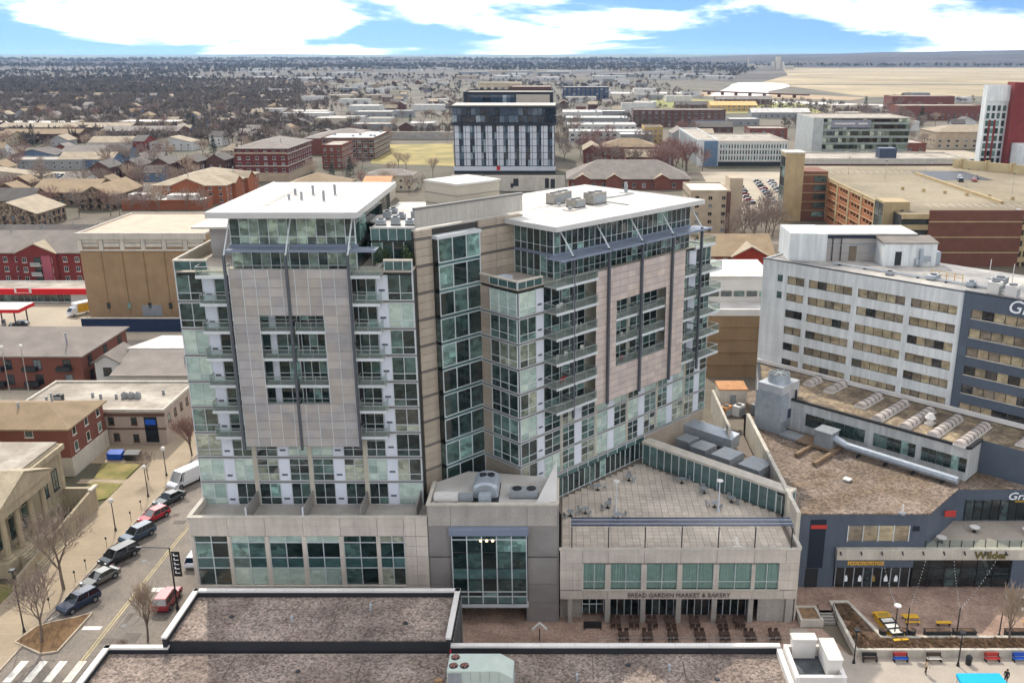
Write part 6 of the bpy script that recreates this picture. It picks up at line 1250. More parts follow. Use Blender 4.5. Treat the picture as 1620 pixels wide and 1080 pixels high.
for x in (-6, 0, 6.5):
    for y in (-2.6, 2.6): part(t, 'post', MB().box(x - .12, x + .12, y - .12, y + .12, 0, 4.5), M_dark)
for i, (x, y) in enumerate(((-141.0, 225.3), (-146.5, 225.3))): t = thing('petrol_pump', 'petrol pump under the red canopy, %s one' % ('right', 'left')[i], 'pump', (x, y, 0)); part(t, 'cabinet', MB().box(-.4, .4, -.3, .3, .1, 1.9), M_galvd); part(t, 'screen', MB().box(-.3, .3, -.33, -.3, 1.1, 1.7), M_dark); part(t, 'plinth', MB().box(-.6, .6, -.5, .5, 0, .1), M_conc)
struct('petrol_forecourt', MB().box(-175, -121, 214.2, 248, -.05, .01), [M_lot])
t, f = building('brick_flats', 'two-storey brick flats under a broad grey hip roof at the left edge', -135, -98.6, 180.6, 201, 7.0, W_br, R_gy, 'hip', 3.2, rows=2, z1=.9, dz=3.2, win=(1.5, 1.9), sp=5.2, fm=M_wfd, units=4, ov=.7)
for i in range(5):
    for k in range(2): f.b('window_box', M_dark, -131.5 + i * 7, -128.6 + i * 7, 179.4, 180.5, .6 + k * 3.2, 1.5 + k * 3.2)
for i, x in enumerate((-112.4, -109.0)): lamp_post('pale globe lamp mast before the brick flats, %s' % ('left one', 'right one')[i], x, 178.2 if i else 177.4, 0, 9.4, 'globe', M_conc, 'pale lamp masts')
t, f = building('white_cottage', 'small white cottage with a grey gable roof beside the brick flats', -96.2, -91.2, 181, 189, 5.4, W_wh, R_gy, 'gable', 1.8, 'y', 1, 2.6, 3, (1.6, 1.6), 4, M_wfd, units=0)
t, f = building('white_workshop', 'low white workshop with a brown front roof and pale rear roof', -90.5, -74, 176.5, 196, 4.2, W_wh, R_gy, 'gable', 2.2, 'x', 0, units=3)
f.part('rear_roof', MB().prism([(-92, 186.7), (-73.5, 186.7), (-75, 200), (-90, 200)], 5.0, [6.6, 6.6, 5.4, 5.4]), [M_roofw])
t, f = building('beige_hall', 'beige two-storey flat-roofed hall with a tall blue poster', -96, -69.6, 151.2, 166, 6.3, mm_('mushroom_render', '#a39487', streak=.08), R_gv, rows=0, parapet=.45, trim=M_concl)
f.b('cornice_band', W_dk, -96.05, -69.5, 151.0, 151.2, 5.5, 6.0); f.b('string_course', W_dk, -96.05, -69.5, 151.05, 151.2, 3.0, 3.25)
for x, z in ((-86.5, 3.9), (-79, 3.9), (-75, 3.9), (-78.4, .9), (-75, .7), (-84, .9)): PM(t, 'window', wmesh(.9, 1.3, W_dk, M_gld, 1), (x + 82.8, 151.2 - 158.6, z), size=1)
for i in range(5): PM(t, 'window', wmesh(.8, 1.3, W_dk, M_gld, 1), (-69.6 + 82.8, 153 + i * 2.7 - 158.6, 3.9), rad(90), size=1)
f.b('poster', mat('poster_dark', '#181e24', .4, .3, .8, 3), -73.2, -71.0, 151.05, 151.2, .6, 5.3); f.b('poster_band', M_blue, -73.0, -71.2, 151.0, 151.06, 3.9, 4.9)
for i in range(9):
    x, y = (-92.5, -90.6, -85.2, -83.4, -80.6, -79.2, -78.0, -76.8, -73)[i], (156, 156.6, 158, 157.3, 157.3, 157.5, 157.5, 157.5, 159.5)[i]
    condenser('roof_condenser' if i in (1, 5, 6, 7) else 'roof_vent', '%s on the beige hall roof, %s from the left' % ('condenser' if i in (1, 5, 6, 7) else 'vent', (ordn + ['ninth'])[i]), x, y, 6.38, 1.5 if i == 1 else .8 if i in (5, 6, 7) else .35, .9 if i in (1, 5, 6, 7) else .35, 1.1 if i in (1, 5, 6, 7) else .9, 1 if i in (1, 5, 6, 7) else 0, 0, M_dark if i == 1 else M_galvd, 'plant on the beige hall')
t, f = building('brick_house', 'brown brick house with a hip roof on a pale stone base', -100, -79.8, 138.6, 150.6, 8.4, W_br, R_br, 'hip', 2.2, rows=0, ov=.6, units=2)
f.b('stone_base', M_concl, -79.9, -79.6, 138.5, 150.7, 0, 3.2); f.b('stone_base', M_concl, -100, -79.6, 138.4, 138.6, 0, 3.2)
for y in (140.6, 144.6, 148.6):
    for z in (4.0, 6.6): PM(t, 'window', wmesh(1.0, 1.5, M_wf, M_gld, 1), (-79.8 + 89.9, y - 144.6, z - (0 if z > 5 else .2)), rad(90), size=1)
for x in (-97, -92, -86): PM(t, 'window', wmesh(1.2, 1.2, M_wf, M_gld, 1), (x + 89.9, 138.6 - 144.6, 6.9), size=1)
# classical stone building
CL = thing('stone_library', 'classical limestone building with a columned portico facing the street', 'building', (-82, 115, 0)); f = Fr(CL, -82, 115)
M_lime = mat('old_limestone', '#a89a80', .85, .12, .5, 4, streak=.2)
f.part('body', MB().box(-98, -75.2, 101, 128, 0, 10.4), [M_lime]); f.part('roof', MB().box(-98, -75.4, 101.2, 127.8, 10.4, 10.7), [R_gv]); f.b('cornice', M_lime, -98, -74.7, 100.6, 128.4, 9.4, 10.2); f.b('base_course', M_lime, -98, -74.9, 100.8, 128.2, 0, 2.2); f.b('string_course', M_lime, -98, -75.0, 100.9, 128.1, 2.2, 2.5)
for y in (109.2, 112.4, 115.6, 118.8): f.part('column', MB().cyl(-73.4, y, 2.4, 7.8, .42, .36, n=12).box(-73.95, -72.85, y - .55, y + .55, 2.1, 2.4).box(-73.95, -72.85, y - .52, y + .52, 7.8, 8.15), [M_lime])
f.part('entablature', MB().box(-75.2, -72.6, 108, 120, 8.15, 9.5), [M_lime]); f.part('pediment', MB().prism([(-75.2, 107.7), (-72.4, 107.7), (-72.4, 114), (-75.2, 114)], 9.5, [9.7, 9.7, 12.2, 12.2]).prism([(-75.2, 114), (-72.4, 114), (-72.4, 120.3), (-75.2, 120.3)], 9.5, [12.2, 12.2, 9.7, 9.7]), [M_lime]); f.part('portico_roof', MB().prism([(-76, 107.6), (-72.3, 107.6), (-72.3, 114), (-76, 114)], [9.75, 9.75, 12.25, 12.25], [9.95, 9.95, 12.45, 12.45]).prism([(-76, 114), (-72.3, 114), (-72.3, 120.4), (-76, 120.4)], [12.25, 12.25, 9.75, 9.75], [12.45, 12.45, 9.95, 9.95]), [M_lime])
f.part('portico_floor', MB().box(-75.2, -72.4, 107.5, 120.5, 0, 2.1), [M_lime])
for y in (110.8, 114, 117.2): f.b('door', M_gld, -75.3, -75.1, y - .8, y + .8, 2.2, 5.6); f.b('transom_window', M_gld, -75.3, -75.1, y - .8, y + .8, 5.9, 7.4)
for y in (103.2, 105.6, 122.6, 125.4):
    for z, h_ in ((4.2, 3.0), (.6, 1.4)): PM(CL, 'window', wmesh(1.3, h_, M_wfd, M_gld, 2), (-75.2 + 82, y - 115, z), rad(90), size=1.3)
for i in range(9): f.b('step', M_lime, -72.4 + i * .0, -71.9 + .0, 110 + i * .0, 118, 0, 1.9) if i == 0 else f.b('step', M_lime, -71.9 + (i - 1) * .3, -71.6 + (i - 1) * .3, 110, 118, 0, 1.9 - i * .2)
f.part('ramp_wall', MB().prism([(-70.9, 106), (-70.5, 106), (-70.5, 127), (-70.9, 127)], 0, [1.2, 1.2, 3.6, 3.6]), [M_lime]); f.b('ramp_cap', M_concl, -71.0, -70.4, 126, 128, 3.4, 3.7); f.b('landing_wall', M_lime, -75, -70.5, 126.9, 127.5, 0, 3.5); f.part('chimney', MB().box(-90.4, -89.2, 134.9, 136.1, 0, 12.6).box(-90.7, -88.9, 134.6, 136.4, 12.6, 13.0), [M_lime])
# --- further left
def bnum(x): return x
t, f = building('apartment_house', 'orange brick apartment house with a tan roof and gabled fronts', -187, -154, 426, 474, 8.4, W_or, R_tan, 'hip', 4.6, rows=3, z1=1.0, dz=2.6, win=(1.3, 1.3), sp=4.2, ov=.8, units=5)
f.part('front_gable', MB().prism([(-178, 424.8), (-163, 424.8), (-163, 427), (-178, 427)], 0, 8.4).face([(-178, 424.8, 8.4), (-163, 424.8, 8.4), (-170.5, 424.8, 11.6)]), [W_or]); f.part('gable_roof', roofmesh(-178, -163, 424.8, 436, 8.4, 3.3, 'gable', 'y', .6), [R_tan])
for y in (440, 458): f.part('side_gable', MB().box(-155, -152.4, y - 5, y + 5, 0, 8.4).face([(-152.4, y - 5, 8.4), (-152.4, y + 5, 8.4), (-152.4, y, 11)]), [W_or]); f.part('gable_roof', roofmesh(-165, -152.4, y - 5, y + 5, 8.4, 2.8, 'gable', 'x', .5), [R_tan])
t, f = building('brick_shop', 'low orange brick shop with a white roof before the orange apartment house', -194, -158, 408, 420, 3.8, W_or, M_roofw, units=3)
f.part('roof_room', MB().box(-192, -180, 411, 418, 3.9, 6.4), [M_roofw]); f.part('roof_room', MB().box(-175, -163, 411, 418, 3.9, 6.0), [M_roofw])
W_tud = mat('timbered_wall', '#8e7d68', .9, .2, .5, 3, col2='#4a372b', s2=1.2)
for k, (x0_, x1_, y0_, y1_, ax, l_) in enumerate(((-240, -212, 420, 446, 'x', 'left timbered house with a broad brown roof'), (-213, -198, 408, 440, 'y', 'timbered house with a tall gable end to the street'), (-228, -206, 362, 384, 'y', 'timbered house with a tan roof at the left edge'), (-250, -226, 395, 410, 'x', 'low timbered wing with a dark roof at the left edge'))): building('timbered_house', l_, x0_, x1_, y0_, y1_, 6.0, W_tud, (R_br, R_br, R_tan, R_dk)[k], 'gable', 4.5, ax, 2, .9, 2.6, (1.2, 1.4), 3.4, M_wfd, group='timbered houses', cat='house')
t, f = building('apartment_house', 'five-storey dark brick apartment house with a tan base and hip roofs', -175, -147, 503, 553, 17.5, mm_('wine_brick', '#61332f'), R_gy, 'hip', 3.6, rows=5, z1=2.0, dz=3.2, win=(1.6, 1.5), sp=4.2, ov=1.2, units=3)
f.b('base_band', W_bei, -175.1, -146.9, 502.8, 503, 0, 4.6); f.b('base_band', W_bei, -147, -146.8, 503, 553, 0, 4.6); f.b('top_band', W_bei, -175.1, -146.9, 502.8, 503, 14.6, 15.4); f.b('floor_band', M_concl, -175.1, -146.9, 502.75, 503, 8.0, 8.4); f.b('floor_band', M_concl, -147, -146.75, 503, 553, 8.0, 8.4); f.b('floor_band', M_concl, -147, -146.75, 503, 553, 14.3, 14.8)
building('brick_wing', 'red brick wing with a flat roof right of the wine brick house', -143, -131, 560, 590, 13.5, W_br, R_gv, rows=4, z1=1.4, dz=3.1, win=(1.4, 1.5), sp=3.6); building('brick_wing', 'brick building with a grey hip roof behind the wine brick house', -175, -126, 640, 690, 11, W_br, R_gy, 'hip', 5, rows=0)
t, f = building('office_block', 'brown brick office block with a bright white flat roof left of the grass field', -156, -122, 612, 668, 13.2, mm_('umber_brick', '#6b5243'), M_roofw, rows=4, z1=1.2, dz=3.1, win=(2.2, 1.6), sp=3.4, units=7, fm=M_wf)
for i in range(8):
    x, y = -252 + i * 12.2, 500 + i * 9.0; building('townhouse', 'dark brown townhouse with a gable front, %s from the left in its row' % ordn[i], x, x + 10.5, y, y + 16, 7.6, W_dk, R_dk, 'gable', 3.4, 'y', 2, 1.0, 2.8, (1.1, 1.3), 3.2, group='row of brown townhouses', cat='house', units=1)
for k, (x0_, x1_, y0_, y1_, h_, wl, rf, kd, l_) in enumerate(((-333, -300, 664, 684, 6, W_wh, R_tan, 'gable', 'white house with a red end wall above the parked cars'), (-292, -262, 668, 684, 6, W_wh, R_tan, 'gable', 'cream barn-like house with brick base right of the red gable'), (-301, -293, 662, 682, 7, W_red, R_dk, 'gable', 'narrow red house between two pale houses'), (-330, -284, 555, 575, 5.4, W_gy, R_gv, 'flat', 'grey flat-roofed apartment house left of the car park'), (-300, -268, 560, 576, 5.6, W_bl, R_tan, 'gable', 'blue-fronted house with a pale roof above the car park'), (-330, -270, 486, 498, 5, W_cr, R_tan, 'gable', 'long cream house with a tan roof at the left edge'), (-310, -286, 440, 470, 6, W_gy, R_gy, 'gable', 'grey gabled house at the left edge below the car park'), (-345, -318, 590, 610, 5, W_bl, R_dk, 'gable', 'blue house with a dark roof at the left'), (-318, -292, 598, 616, 6, W_wh, R_gy, 'gable', 'white gabled house with a dark dormer at the left'))):
    building('house', l_, x0_, x1_, y0_, y1_, h_, wl, rf, kd, 3.6, 'x' if k % 2 == 0 else 'y', 2, .9, 2.4, (1.2, 1.2), 4.2, cat='house')
for k, (x0_, x1_, y0_, y1_, h_, rf) in enumerate(((-560, -440, 850, 880, 6, M_roofw), (-470, -360, 790, 815, 7, R_tan), (-400, -345, 850, 880, 7, M_roofw), (-430, -370, 725, 745, 7, R_br), (-520, -410, 700, 725, 7, R_br), (-360, -300, 740, 765, 8, R_gy))): building('long_block', 'long block by the left wood, %s' % ('farthest with a white roof', 'behind the red gable with a tan roof', 'short one with a white roof', 'short one with a brown roof', 'nearest with a brown roof', 'right one with a grey roof')[k], x0_, x1_, y0_, y1_, h_, W_dk if k % 2 else W_bei, rf, 'flat' if k in (0, 2) else 'gable', 3, 'x', 2, 1, 2.8, (1.6, 1.3), 6, group='long blocks by the wood')
# --- centre
SLB = thing('slab_block', 'black and white apartment slab with a dark glazed top, centre distance', 'tower', (-33, 546, 0)); f = Fr(SLB, -33, 546)
M_bw = mat('slab_white', '#b9bcc0', .6, .05); M_bk = mat('slab_black', '#23272d', .5, .08); M_bg = glass('slab_glass', [(0, '#1b242e'), (.4, '#2c3a49'), (.7, '#4a5a66'), (.9, '#7d8a90')], .05, 1.7, .3)
f.part('body', MB().box(-61.5, -4.5, 536.4, 560, 0, 37.6, 0), [M_bk]); f.part('roof', MB().box(-62, -4, 536, 560, 37.6, 38.2), [M_concl]); f.b('top_frame', M_bk, -62.5, -3.5, 535, 536.4, 27.2, 28.6); f.b('top_frame', M_bk, -62.5, -3.5, 535, 536.4, 36.6, 37.6)
for k in range(2):
    for i in range(22): f.b('top_pane', M_bg, -62 + i * 2.66, -59.5 + i * 2.66, 535.6, 536.4, 28.8 + k * 4, 32.4 + k * 4)
xs = -61.0
for i in range(9):
    for k in range(6):
        z = 4.6 + k * 3.75; f.b('white_panel', M_bw, xs, xs + 2.3, 536.1, 536.4, z, z + 3.45); f.b('window', M_bg, xs + 2.4, xs + 3.6, 536.15, 536.4, z, z + 3.45); f.b('window', M_bg, xs + 3.7, xs + 4.9, 536.15, 536.4, z, z + 3.45); f.b('white_panel', M_bw, xs + 5.0, xs + 6.0, 536.1, 536.4, z, z + 3.45)
    xs += 6.28
f.b('base_band', M_bw, -62, -4, 535.6, 536.4, 1.8, 4.2); f.b('red_mark', M_sred, -37.6, -35.6, 535.3, 535.6, 2.2, 4.4); f.part('base', MB().box(-62, -4, 535.8, 536.4, 0, 1.8), [M_bk])
t, f = building('slab_block', 'stepped dark glass block rising behind the black and white slab', -62, -6, 600, 640, 42, M_bk, R_gv, parapet=.8, trim=M_bk, cat='tower'); f.glazing('x', -60, -30, 599.9, 33, 41, 12, M_bg, mull=M_bk); f.b('pale_panel', M_beigel, -29, -8, 599.6, 599.9, 33.5, 41.2)
building('rear_block', 'dark flat block far behind the black and white slab', -42, -9, 760, 800, 40, W_dk, R_gv, rows=2, z1=31, dz=4, win=(3, 1.8), sp=4); building('rear_block', 'pale flat block behind the slab at its left', -70, -35, 800, 830, 42, W_cr, R_gv, rows=2, z1=33, dz=4, win=(3, 1.6), sp=5)
t = thing('mural_wall', 'long pale wall with two dark murals below the slab block', 'wall', (-17, 467, 0)); part(t, 'wall', MB().box(-22, 18, -.3, .3, 0, 7.6), M_concl); part(t, 'mural', MB().prism([(-7.6, -.36), (-5, -.36), (-5, -.31), (-7.6, -.31)], 2.4, 6.2).prism([(-9, -.36), (-7.6, -.36), (-7.6, -.31), (-9, -.31)], 1.6, 3.8), M_dark); part(t, 'mural', MB().box(8.2, 10.2, -.36, -.31, 1.4, 6.4).box(11, 13.2, -.36, -.31, 1.4, 6.0), M_dark)
building('cream_house', 'cream two-storey house with a grey hip roof left of the mural wall', -99, -75, 468, 482, 7.5, W_cr, R_gy, 'hip', 2.6, rows=2, z1=1, dz=3.2, win=(1.2, 1.4), sp=3.4, cat='house'); building('brown_hall', 'brown-roofed hall right behind the left tower roof', -128, -100, 420, 450, 8, W_bei, R_br, 'hip', 5, rows=0); building('orange_annexe', 'small orange-roofed annexe behind the left tower roof', -92, -80, 432, 446, 9, W_cr, mm_('salmon_roof', '#b88a63'), 'gable', 2, 'x', 0)
building('church_hall', 'brick hall under a wide brown hip roof with small gables', 3, 64, 472, 502, 5.4, W_br, R_gy, 'hip', 8, rows=1, z1=1.2, win=(1.6, 2), sp=5, ov=1.2, units=1)
for i, x in enumerate((10, 26, 50)):
    t = thing('gable_porch', 'small brick gable porch on the brown-roofed hall, %s from the left' % ordn[i], 'porch', (x, 470, 0), 0, 'gable porches'); part(t, 'wall', MB().box(-4, 4, 0, 3, 0, 5.4).face([(-4, 0, 5.4), (4, 0, 5.4), (0, 0, 7.8)]), W_br); part(t, 'roof', roofmesh(-4, 4, 0, 11, 5.4, 2.6, 'gable', 'y', .5), R_tan)
building('brick_flats', 'red brick flats with a brown roof right of the slab block', 25, 60, 600, 625, 9, W_br, R_br, 'hip', 4.6, rows=2, z1=1.2, dz=3.2, sp=4); building('brick_flats', 'smaller brick flats with a tan roof left of the others', 13, 24, 590, 620, 8, W_br, R_tan, 'gable', 3.4, 'y', 2, 1.2, 3, sp=4); building('brick_flats', 'tan-roofed brick flats in front of the pair', 38, 66, 560, 580, 7, W_br, R_tan, 'gable', 3.5, 'x', 1, 1.2, 3, sp=4)
for k, (x0_, x1_, y0_, y1_, h_, wl) in enumerate(((3, 60, 870, 905, 9, W_gy), (4, 62, 800, 830, 8, W_wh), (5, 70, 730, 755, 8, W_wh), (42, 66, 690, 715, 9, W_gy), (0, 40, 960, 1000, 9, W_wh))): building('white_block', 'white flat-roofed building right of the slab block, %s' % ('fourth from front', 'third from front', 'second from front', 'nearest', 'farthest')[k], x0_, x1_, y0_, y1_, h_, wl, M_roofw, rows=2, z1=1.4, dz=3.4, win=(2.4, 1.5), sp=5, units=4, group='white blocks beyond the slab')
building('dark_flats', 'long dark flats with a grey roof centre right', 66, 152, 890, 915, 15, W_dk, R_gv, rows=4, z1=1.4, dz=3.6, win=(2.2, 1.8), sp=6); building('navy_flats', 'navy and white apartment block in the far centre', 0, 66, 1375, 1420, 19, W_nv, R_gv, rows=5, z1=1.4, dz=3.6, win=(3.4, 2.2), sp=6.5, fm=M_wf)
building('grey_house', 'pale gabled house on the street right of centre', 80, 92, 690, 715, 10, W_gy, R_gy, 'gable', 4, 'y', 2, 1.5, 3.4, cat='house'); building('timber_frame_house', 'ochre unfinished house left of the pale gabled house', 62, 76, 720, 745, 12, W_yel, R_dk, 'flat', rows=3, z1=1.4, dz=3.6, cat='house'); building('white_house', 'white columned house right of the pale gabled house', 94, 112, 700, 724, 8, W_wh, R_tan, 'gable', 4, 'x', 2, 1.2, 3.2, cat='house')
# --- right
t, f = building('office_block', 'white office block with a grid of narrow windows right of centre', 94.5, 137, 575, 632, 14.2, M_hotel, R_gv, parapet=.9, trim=M_concl)
for k in range(3):
    for i in range(24): f.b('window', M_gld, 96 + i * 1.72, 96.9 + i * 1.72, 574.9, 575.05, 3.6 + k * 3.5, 5.8 + k * 3.5)
for i in range(25): f.b('fin', M_hotel, 95.1 + i * 1.72, 95.5 + i * 1.72, 574.5, 575, 2.8, 14.2)
for k in range(4): f.b('floor_band', M_concl, 94.5, 137, 574.6, 575, 2.6 + k * 3.5, 3.0 + k * 3.5)
f.b('ground_shade_strip', M_dark, 95, 137, 574.7, 575, 0, 2.5)  # solid dark strip paints the shade of an open ground floor
t, f = building('office_wing', 'white wing with vertical fins and a blue-grey corner left of the white office block', 82, 94.3, 574, 668, 15.0, M_hotel, R_gv, parapet=.9); f.b('blue_corner', mm_('steel_blue', '#5f7386'), 86, 94.3, 573.8, 574, 0, 15)
for i in range(22): f.b('fin', M_hotel, 81.6, 82, 577 + i * 4, 578 + i * 4, 0, 15); f.b('window', M_gld, 81.9, 82.05, 578.4 + i * 4, 580.6 + i * 4, 2, 13.5)
t, f = building('glass_office', 'five-storey glass office with a pale left wall and sign band', 160, 221, 606, 650, 26.2, M_bk, R_gv, parapet=.6, trim=M_concl)
f.b('side_panel', mm_('pale_zinc', '#a9aba6'), 159.6, 166, 605.4, 606, 0, 26.6); f.b('side_panel', MATS['pale_zinc'], 159.6, 160, 606, 650, 0, 26.6)
M_og = glass('office_glass', [(0, '#20261f'), (.4, '#39402f'), (.65, '#6b7565'), (.85, '#a5ab96')], .05, 1.6, .4)
for k in range(6): f.b('floor_band', mm_('green_grey_band', '#8d948c'), 166, 221, 605.4, 606, 1.6 + k * 4.2, 3.0 + k * 4.2)
for k in range(6):
    for i in range(22): f.b('window', M_og, 166.2 + i * 2.5, 168.5 + i * 2.5, 605.6, 606, 3.0 + k * 4.2 if k < 5 else 24.2, 5.7 + k * 4.2 if k < 5 else 26)
f.b('sign_panel', mm_('sign_panel_grey', '#85868c'), 171, 196, 605.0, 605.4, 20.6, 25.4); f.b('sign_strip', M_coping, 173, 186, 604.9, 605.0, 22.6, 23.6); f.b('sign_strip', M_coping, 188, 194, 604.9, 605.0, 22.6, 23.6)
# car park building
GA = thing('parking_garage', 'brick and tan multi-storey car park with a pale open roof deck', 'car park', (165, 380, 0)); f = Fr(GA, 165, 380)
f.part('body', MB().box(108.4, 240, 295.4, 430, 0, 16.4), [M_core]); f.part('roof_deck', MB().box(108.3, 240, 295.3, 430, 16.4, 16.6), [mm_('roof_deck', '#7c7059', var=.2, scale=.04, fine=.6, col2='#8d816a', s2=.03)])
M_gb = mm_('garage_brick', '#a0633f'); M_gt = mm_('garage_stone', '#a8946f', streak=.1)
for k in range(6):
    y0_ = 306 + k * 15.2
    for lv in range(5):
        f.b('brick_panel', M_gb, 107.9, 108.4, y0_, y0_ + 13.2, 1.2 + lv * 3.3 - 1.4, 1.2 + lv * 3.3 + .2)
        if lv < 5:
            for i in range(4): f.b('brick_pier', M_gb, 107.9, 108.4, y0_ + i * 3.5, y0_ + i * 3.5 + 1.0 if i < 3 else y0_ + 13.2, 1.4 + lv * 3.3, 3.1 + lv * 3.3) if lv < 4 or True else None
            for i in range(3): f.b('opening_frame', M_gt, 107.82, 108.1, y0_ + 1.1 + i * 3.5, y0_ + 3.4 + i * 3.5, 1.4 + lv * 3.3, 1.6 + lv * 3.3); f.b('opening_bar', M_dark, 108.1, 108.2, y0_ + 2.2 + i * 3.5, y0_ + 2.35 + i * 3.5, 1.6 + lv * 3.3, 3.1 + lv * 3.3)
    f.b('stone_pier', M_gt, 107.7, 108.5, y0_ + 13.2, y0_ + 15.2, 0, 17.4)
for lv in range(5): f.b('stone_course', M_gt, 107.7, 108, 306, 397, 3.15 + lv * 3.3, 3.4 + lv * 3.3)
f.b('deck_parapet', M_gt, 107.9, 108.6, 306, 430, 16.5, 17.6)
f.part('brick_front', MB().box(117, 147, 294.6, 295.4, 0, 18.2), [mm_('front_brick', '#6c4638')])
for z in (4.4, 9.4, 14.4): f.b('stone_course', M_gt, 116.9, 147.1, 294.45, 294.6, z, z + .35)
for lv in range(5): f.b('spandrel', M_gt, 147, 240, 294.8, 295.4, 1.4 + lv * 3.5, 3.0 + lv * 3.5); f.b('spandrel', M_gt, 108.4, 117, 294.8, 295.4, 1.4 + lv * 3.5, 3.0 + lv * 3.5)
for i in range(14): f.b('column', M_gt, 148 + i * 6.6, 148.6 + i * 6.6, 295, 295.5, 0, 17)
f.part('stair_tower', MB().box(105, 113.5, 303, 312, 0, 19.6), [M_gt], 'tan stair tower at the near corner'); f.b('stair_slot', M_gld, 110.5, 111.6, 302.9, 303, 2, 17); f.glazing('y', 303.6, 311.6, 104.9, 2, 19, 4, M_gld, (1, 1, 1, 1), mull=M_rail)
f.part('far_stair_tower', MB().box(90, 97.5, 379, 388, 0, 27.4).box(89.6, 97.9, 378.6, 388.4, 27.4, 28.0, 1), [M_gt, M_concl], 'tall tan stair tower at the far corner'); f.glazing('y', 379.6, 387.4, 89.9, 2, 26, 3, M_gld, (1, 1, 1, 1, 1, 1), mull=M_rail); f.part('link_wall', MB().box(97.5, 108, 381, 397, 0, 20), [mm_('link_brick', '#75503f')])
for i in range(5): f.b('window', M_gld, 102.5, 107.2, 380.8, 381, 1.6 + i * 3.6, 3.7 + i * 3.6); f.b('sill_band', M_gt, 97.5, 108, 380.7, 381, 4.1 + i * 3.6, 4.4 + i * 3.6)
f.b('ramp_wall', M_gt, 150, 151, 318, 400, 16.6, 17.6); f.part('ramp_shade_sheet', MB().box(152, 175, 380, 410, 16.62, 16.66), [M_dark], 'dark sheet painted as the shaded ramp opening');  # flat dark sheet on the deck paints the shade inside a ramp opening
for i in range(9): f.b('back_pier', M_gt, 178 + i * 7, 180 + i * 7, 420 - i * 9, 421 - i * 9, 16.6, 21)
f.part('back_wall', MB().prism([(176, 424), (176.6, 424.6), (240, 343), (239.4, 342.4)], 16.6, 20.4), [mm_('cream_wall', '#b9a880')])
for i in range(22): f.b('bay_line', M_paint, 114 + i * 2.8, 114.15 + i * 2.8, 404, 410, 16.6, 16.612); f.b('bay_line', M_paint, 124 + i * 2.8, 124.15 + i * 2.8, 312, 318, 16.6, 16.612)
for i in range(7): f.b('deck_bollard', M_gt, 128 + i * 6, 129 + i * 6, 352 - i * 5, 353 - i * 5, 16.6, 17.8)
for i in range(5): lamp_post('slim car park lamp mast, %s from the left on the roof deck' % ordn[i], 122 + i * 11, 400 - i * 14, 16.6, 7, 'box', M_conc, 'deck lamp masts')
t, f = building('low_block', 'pale low block with a dark cabin on top behind the car park deck', 112, 190, 440, 470, 18.2, M_concl, R_gv, parapet=.8, trim=M_concl); f.part('roof_cabin', MB().box(150, 158, 446, 452, 18.3, 23), [M_blade]); f.b('wall_band', W_dk, 112, 190, 439.8, 440, 15.6, 16.4)
t, f = building('low_block', 'low white-roofed hall right of the dark cabin behind the car park deck', 182, 206, 420, 446, 14, W_bei, M_roofw, rows=2, z1=6, dz=3.4, win=(2, 1.6), sp=4)
lot('on the roof deck of the brick car park', [(146.5, 298, 16.6), (160, 376, 16.6), (166, 377, 16.6), (163, 384, 16.6), (170, 385, 16.6)], 1.3, 3)
t, f = building('grand_hotel', 'tall white and red hotel tower cut by the right edge', 206, 217, 466, 471, 50.5, M_hotel, M_roofw, cat='hotel'); M_hr = mm_('hotel_red', '#7c3a37')
for k in range(11):
    for i in range(4): f.b('window', M_gld, 206.9 + i * 2.55, 208.3 + i * 2.55, 465.7, 466, 3 + k * 3.6, 5.6 + k * 3.6)
    if 1 < k < 9: f.b('red_panel', M_hr, 208.4, 209.35, 465.8, 466, 2.4 + k * 3.6, 6.0 + k * 3.6); f.b('red_panel', M_hr, 210.95, 211.9, 465.8, 466, 2.4 + k * 3.6, 6.0 + k * 3.6)
f.part('red_fin', MB().box(217, 219, 462, 470, 0, 52.6).box(219, 262, 464, 474, 0, 52.4), [M_hr], 'plain red end wall'); f.b('white_cap', M_hotel, 205.8, 217, 465.5, 466, 43.5, 51); f.part('white_podium', MB().box(219.5, 262, 452, 463.5, 0, 24), [M_hotel], 'white podium box')
t, f = building('midrise', 'beige mid-rise block with a dark right edge behind the right tower', 48, 63, 349, 372, 16.4, W_bei, M_roofw, rows=5, z1=1.4, dz=3.0, win=(1.4, 1.3), sp=3.6, fm=W_bei); f.b('dark_edge', W_dk, 61.5, 63.1, 348.8, 349, 0, 16.4); f.part('lift_box', MB().box(63, 68, 352, 362, 0, 21), [W_bei])
t, f = building('red_house', 'red apartment house with a brown gable roof right of the right tower', 42, 62, 269, 290, 9, mm_('scarlet_siding', '#8a3220'), R_br, 'gable', 4.6, 'x', 3, 1.0, 2.9, (1.2, 1.4), 3.4, ov=.8, cat='house'); f.part('front_gable', MB().box(50, 60.5, 267.6, 270, 0, 9).face([(50, 267.6, 9), (60.5, 267.6, 9), (55.25, 267.6, 12)]), [MATS['scarlet_siding']]); f.part('gable_roof', roofmesh(50, 60.5, 267.6, 278, 9, 3.1, 'gable', 'y', .6), [R_tan])
for z in (2.2, 5.4): f.b('balcony', M_dark, 53.6, 57, 266.8, 267.6, z, z + 1.0); f.b('balcony_door', M_gld, 53.8, 56.8, 267.5, 267.6, z, z + 2.2)
t, f = building('tan_hall', 'tan brick hall with stepped white roofs left of the white hotel', 30.5, 46, 187, 215, 13.6, W_tan, M_roofw, parapet=1.4, trim=M_coping); f.part('upper_roof', MB().box(31, 46, 198, 215, 13.7, 19.0, 0).box(30.8, 46, 197.8, 215.2, 19.0, 19.5, 1), [M_coping, M_roofw]); 
for i in range(5): f.b('clerestory', M_gld, 32 + i * 2.8, 34.3 + i * 2.8, 197.8, 198, 15.0, 16.2)
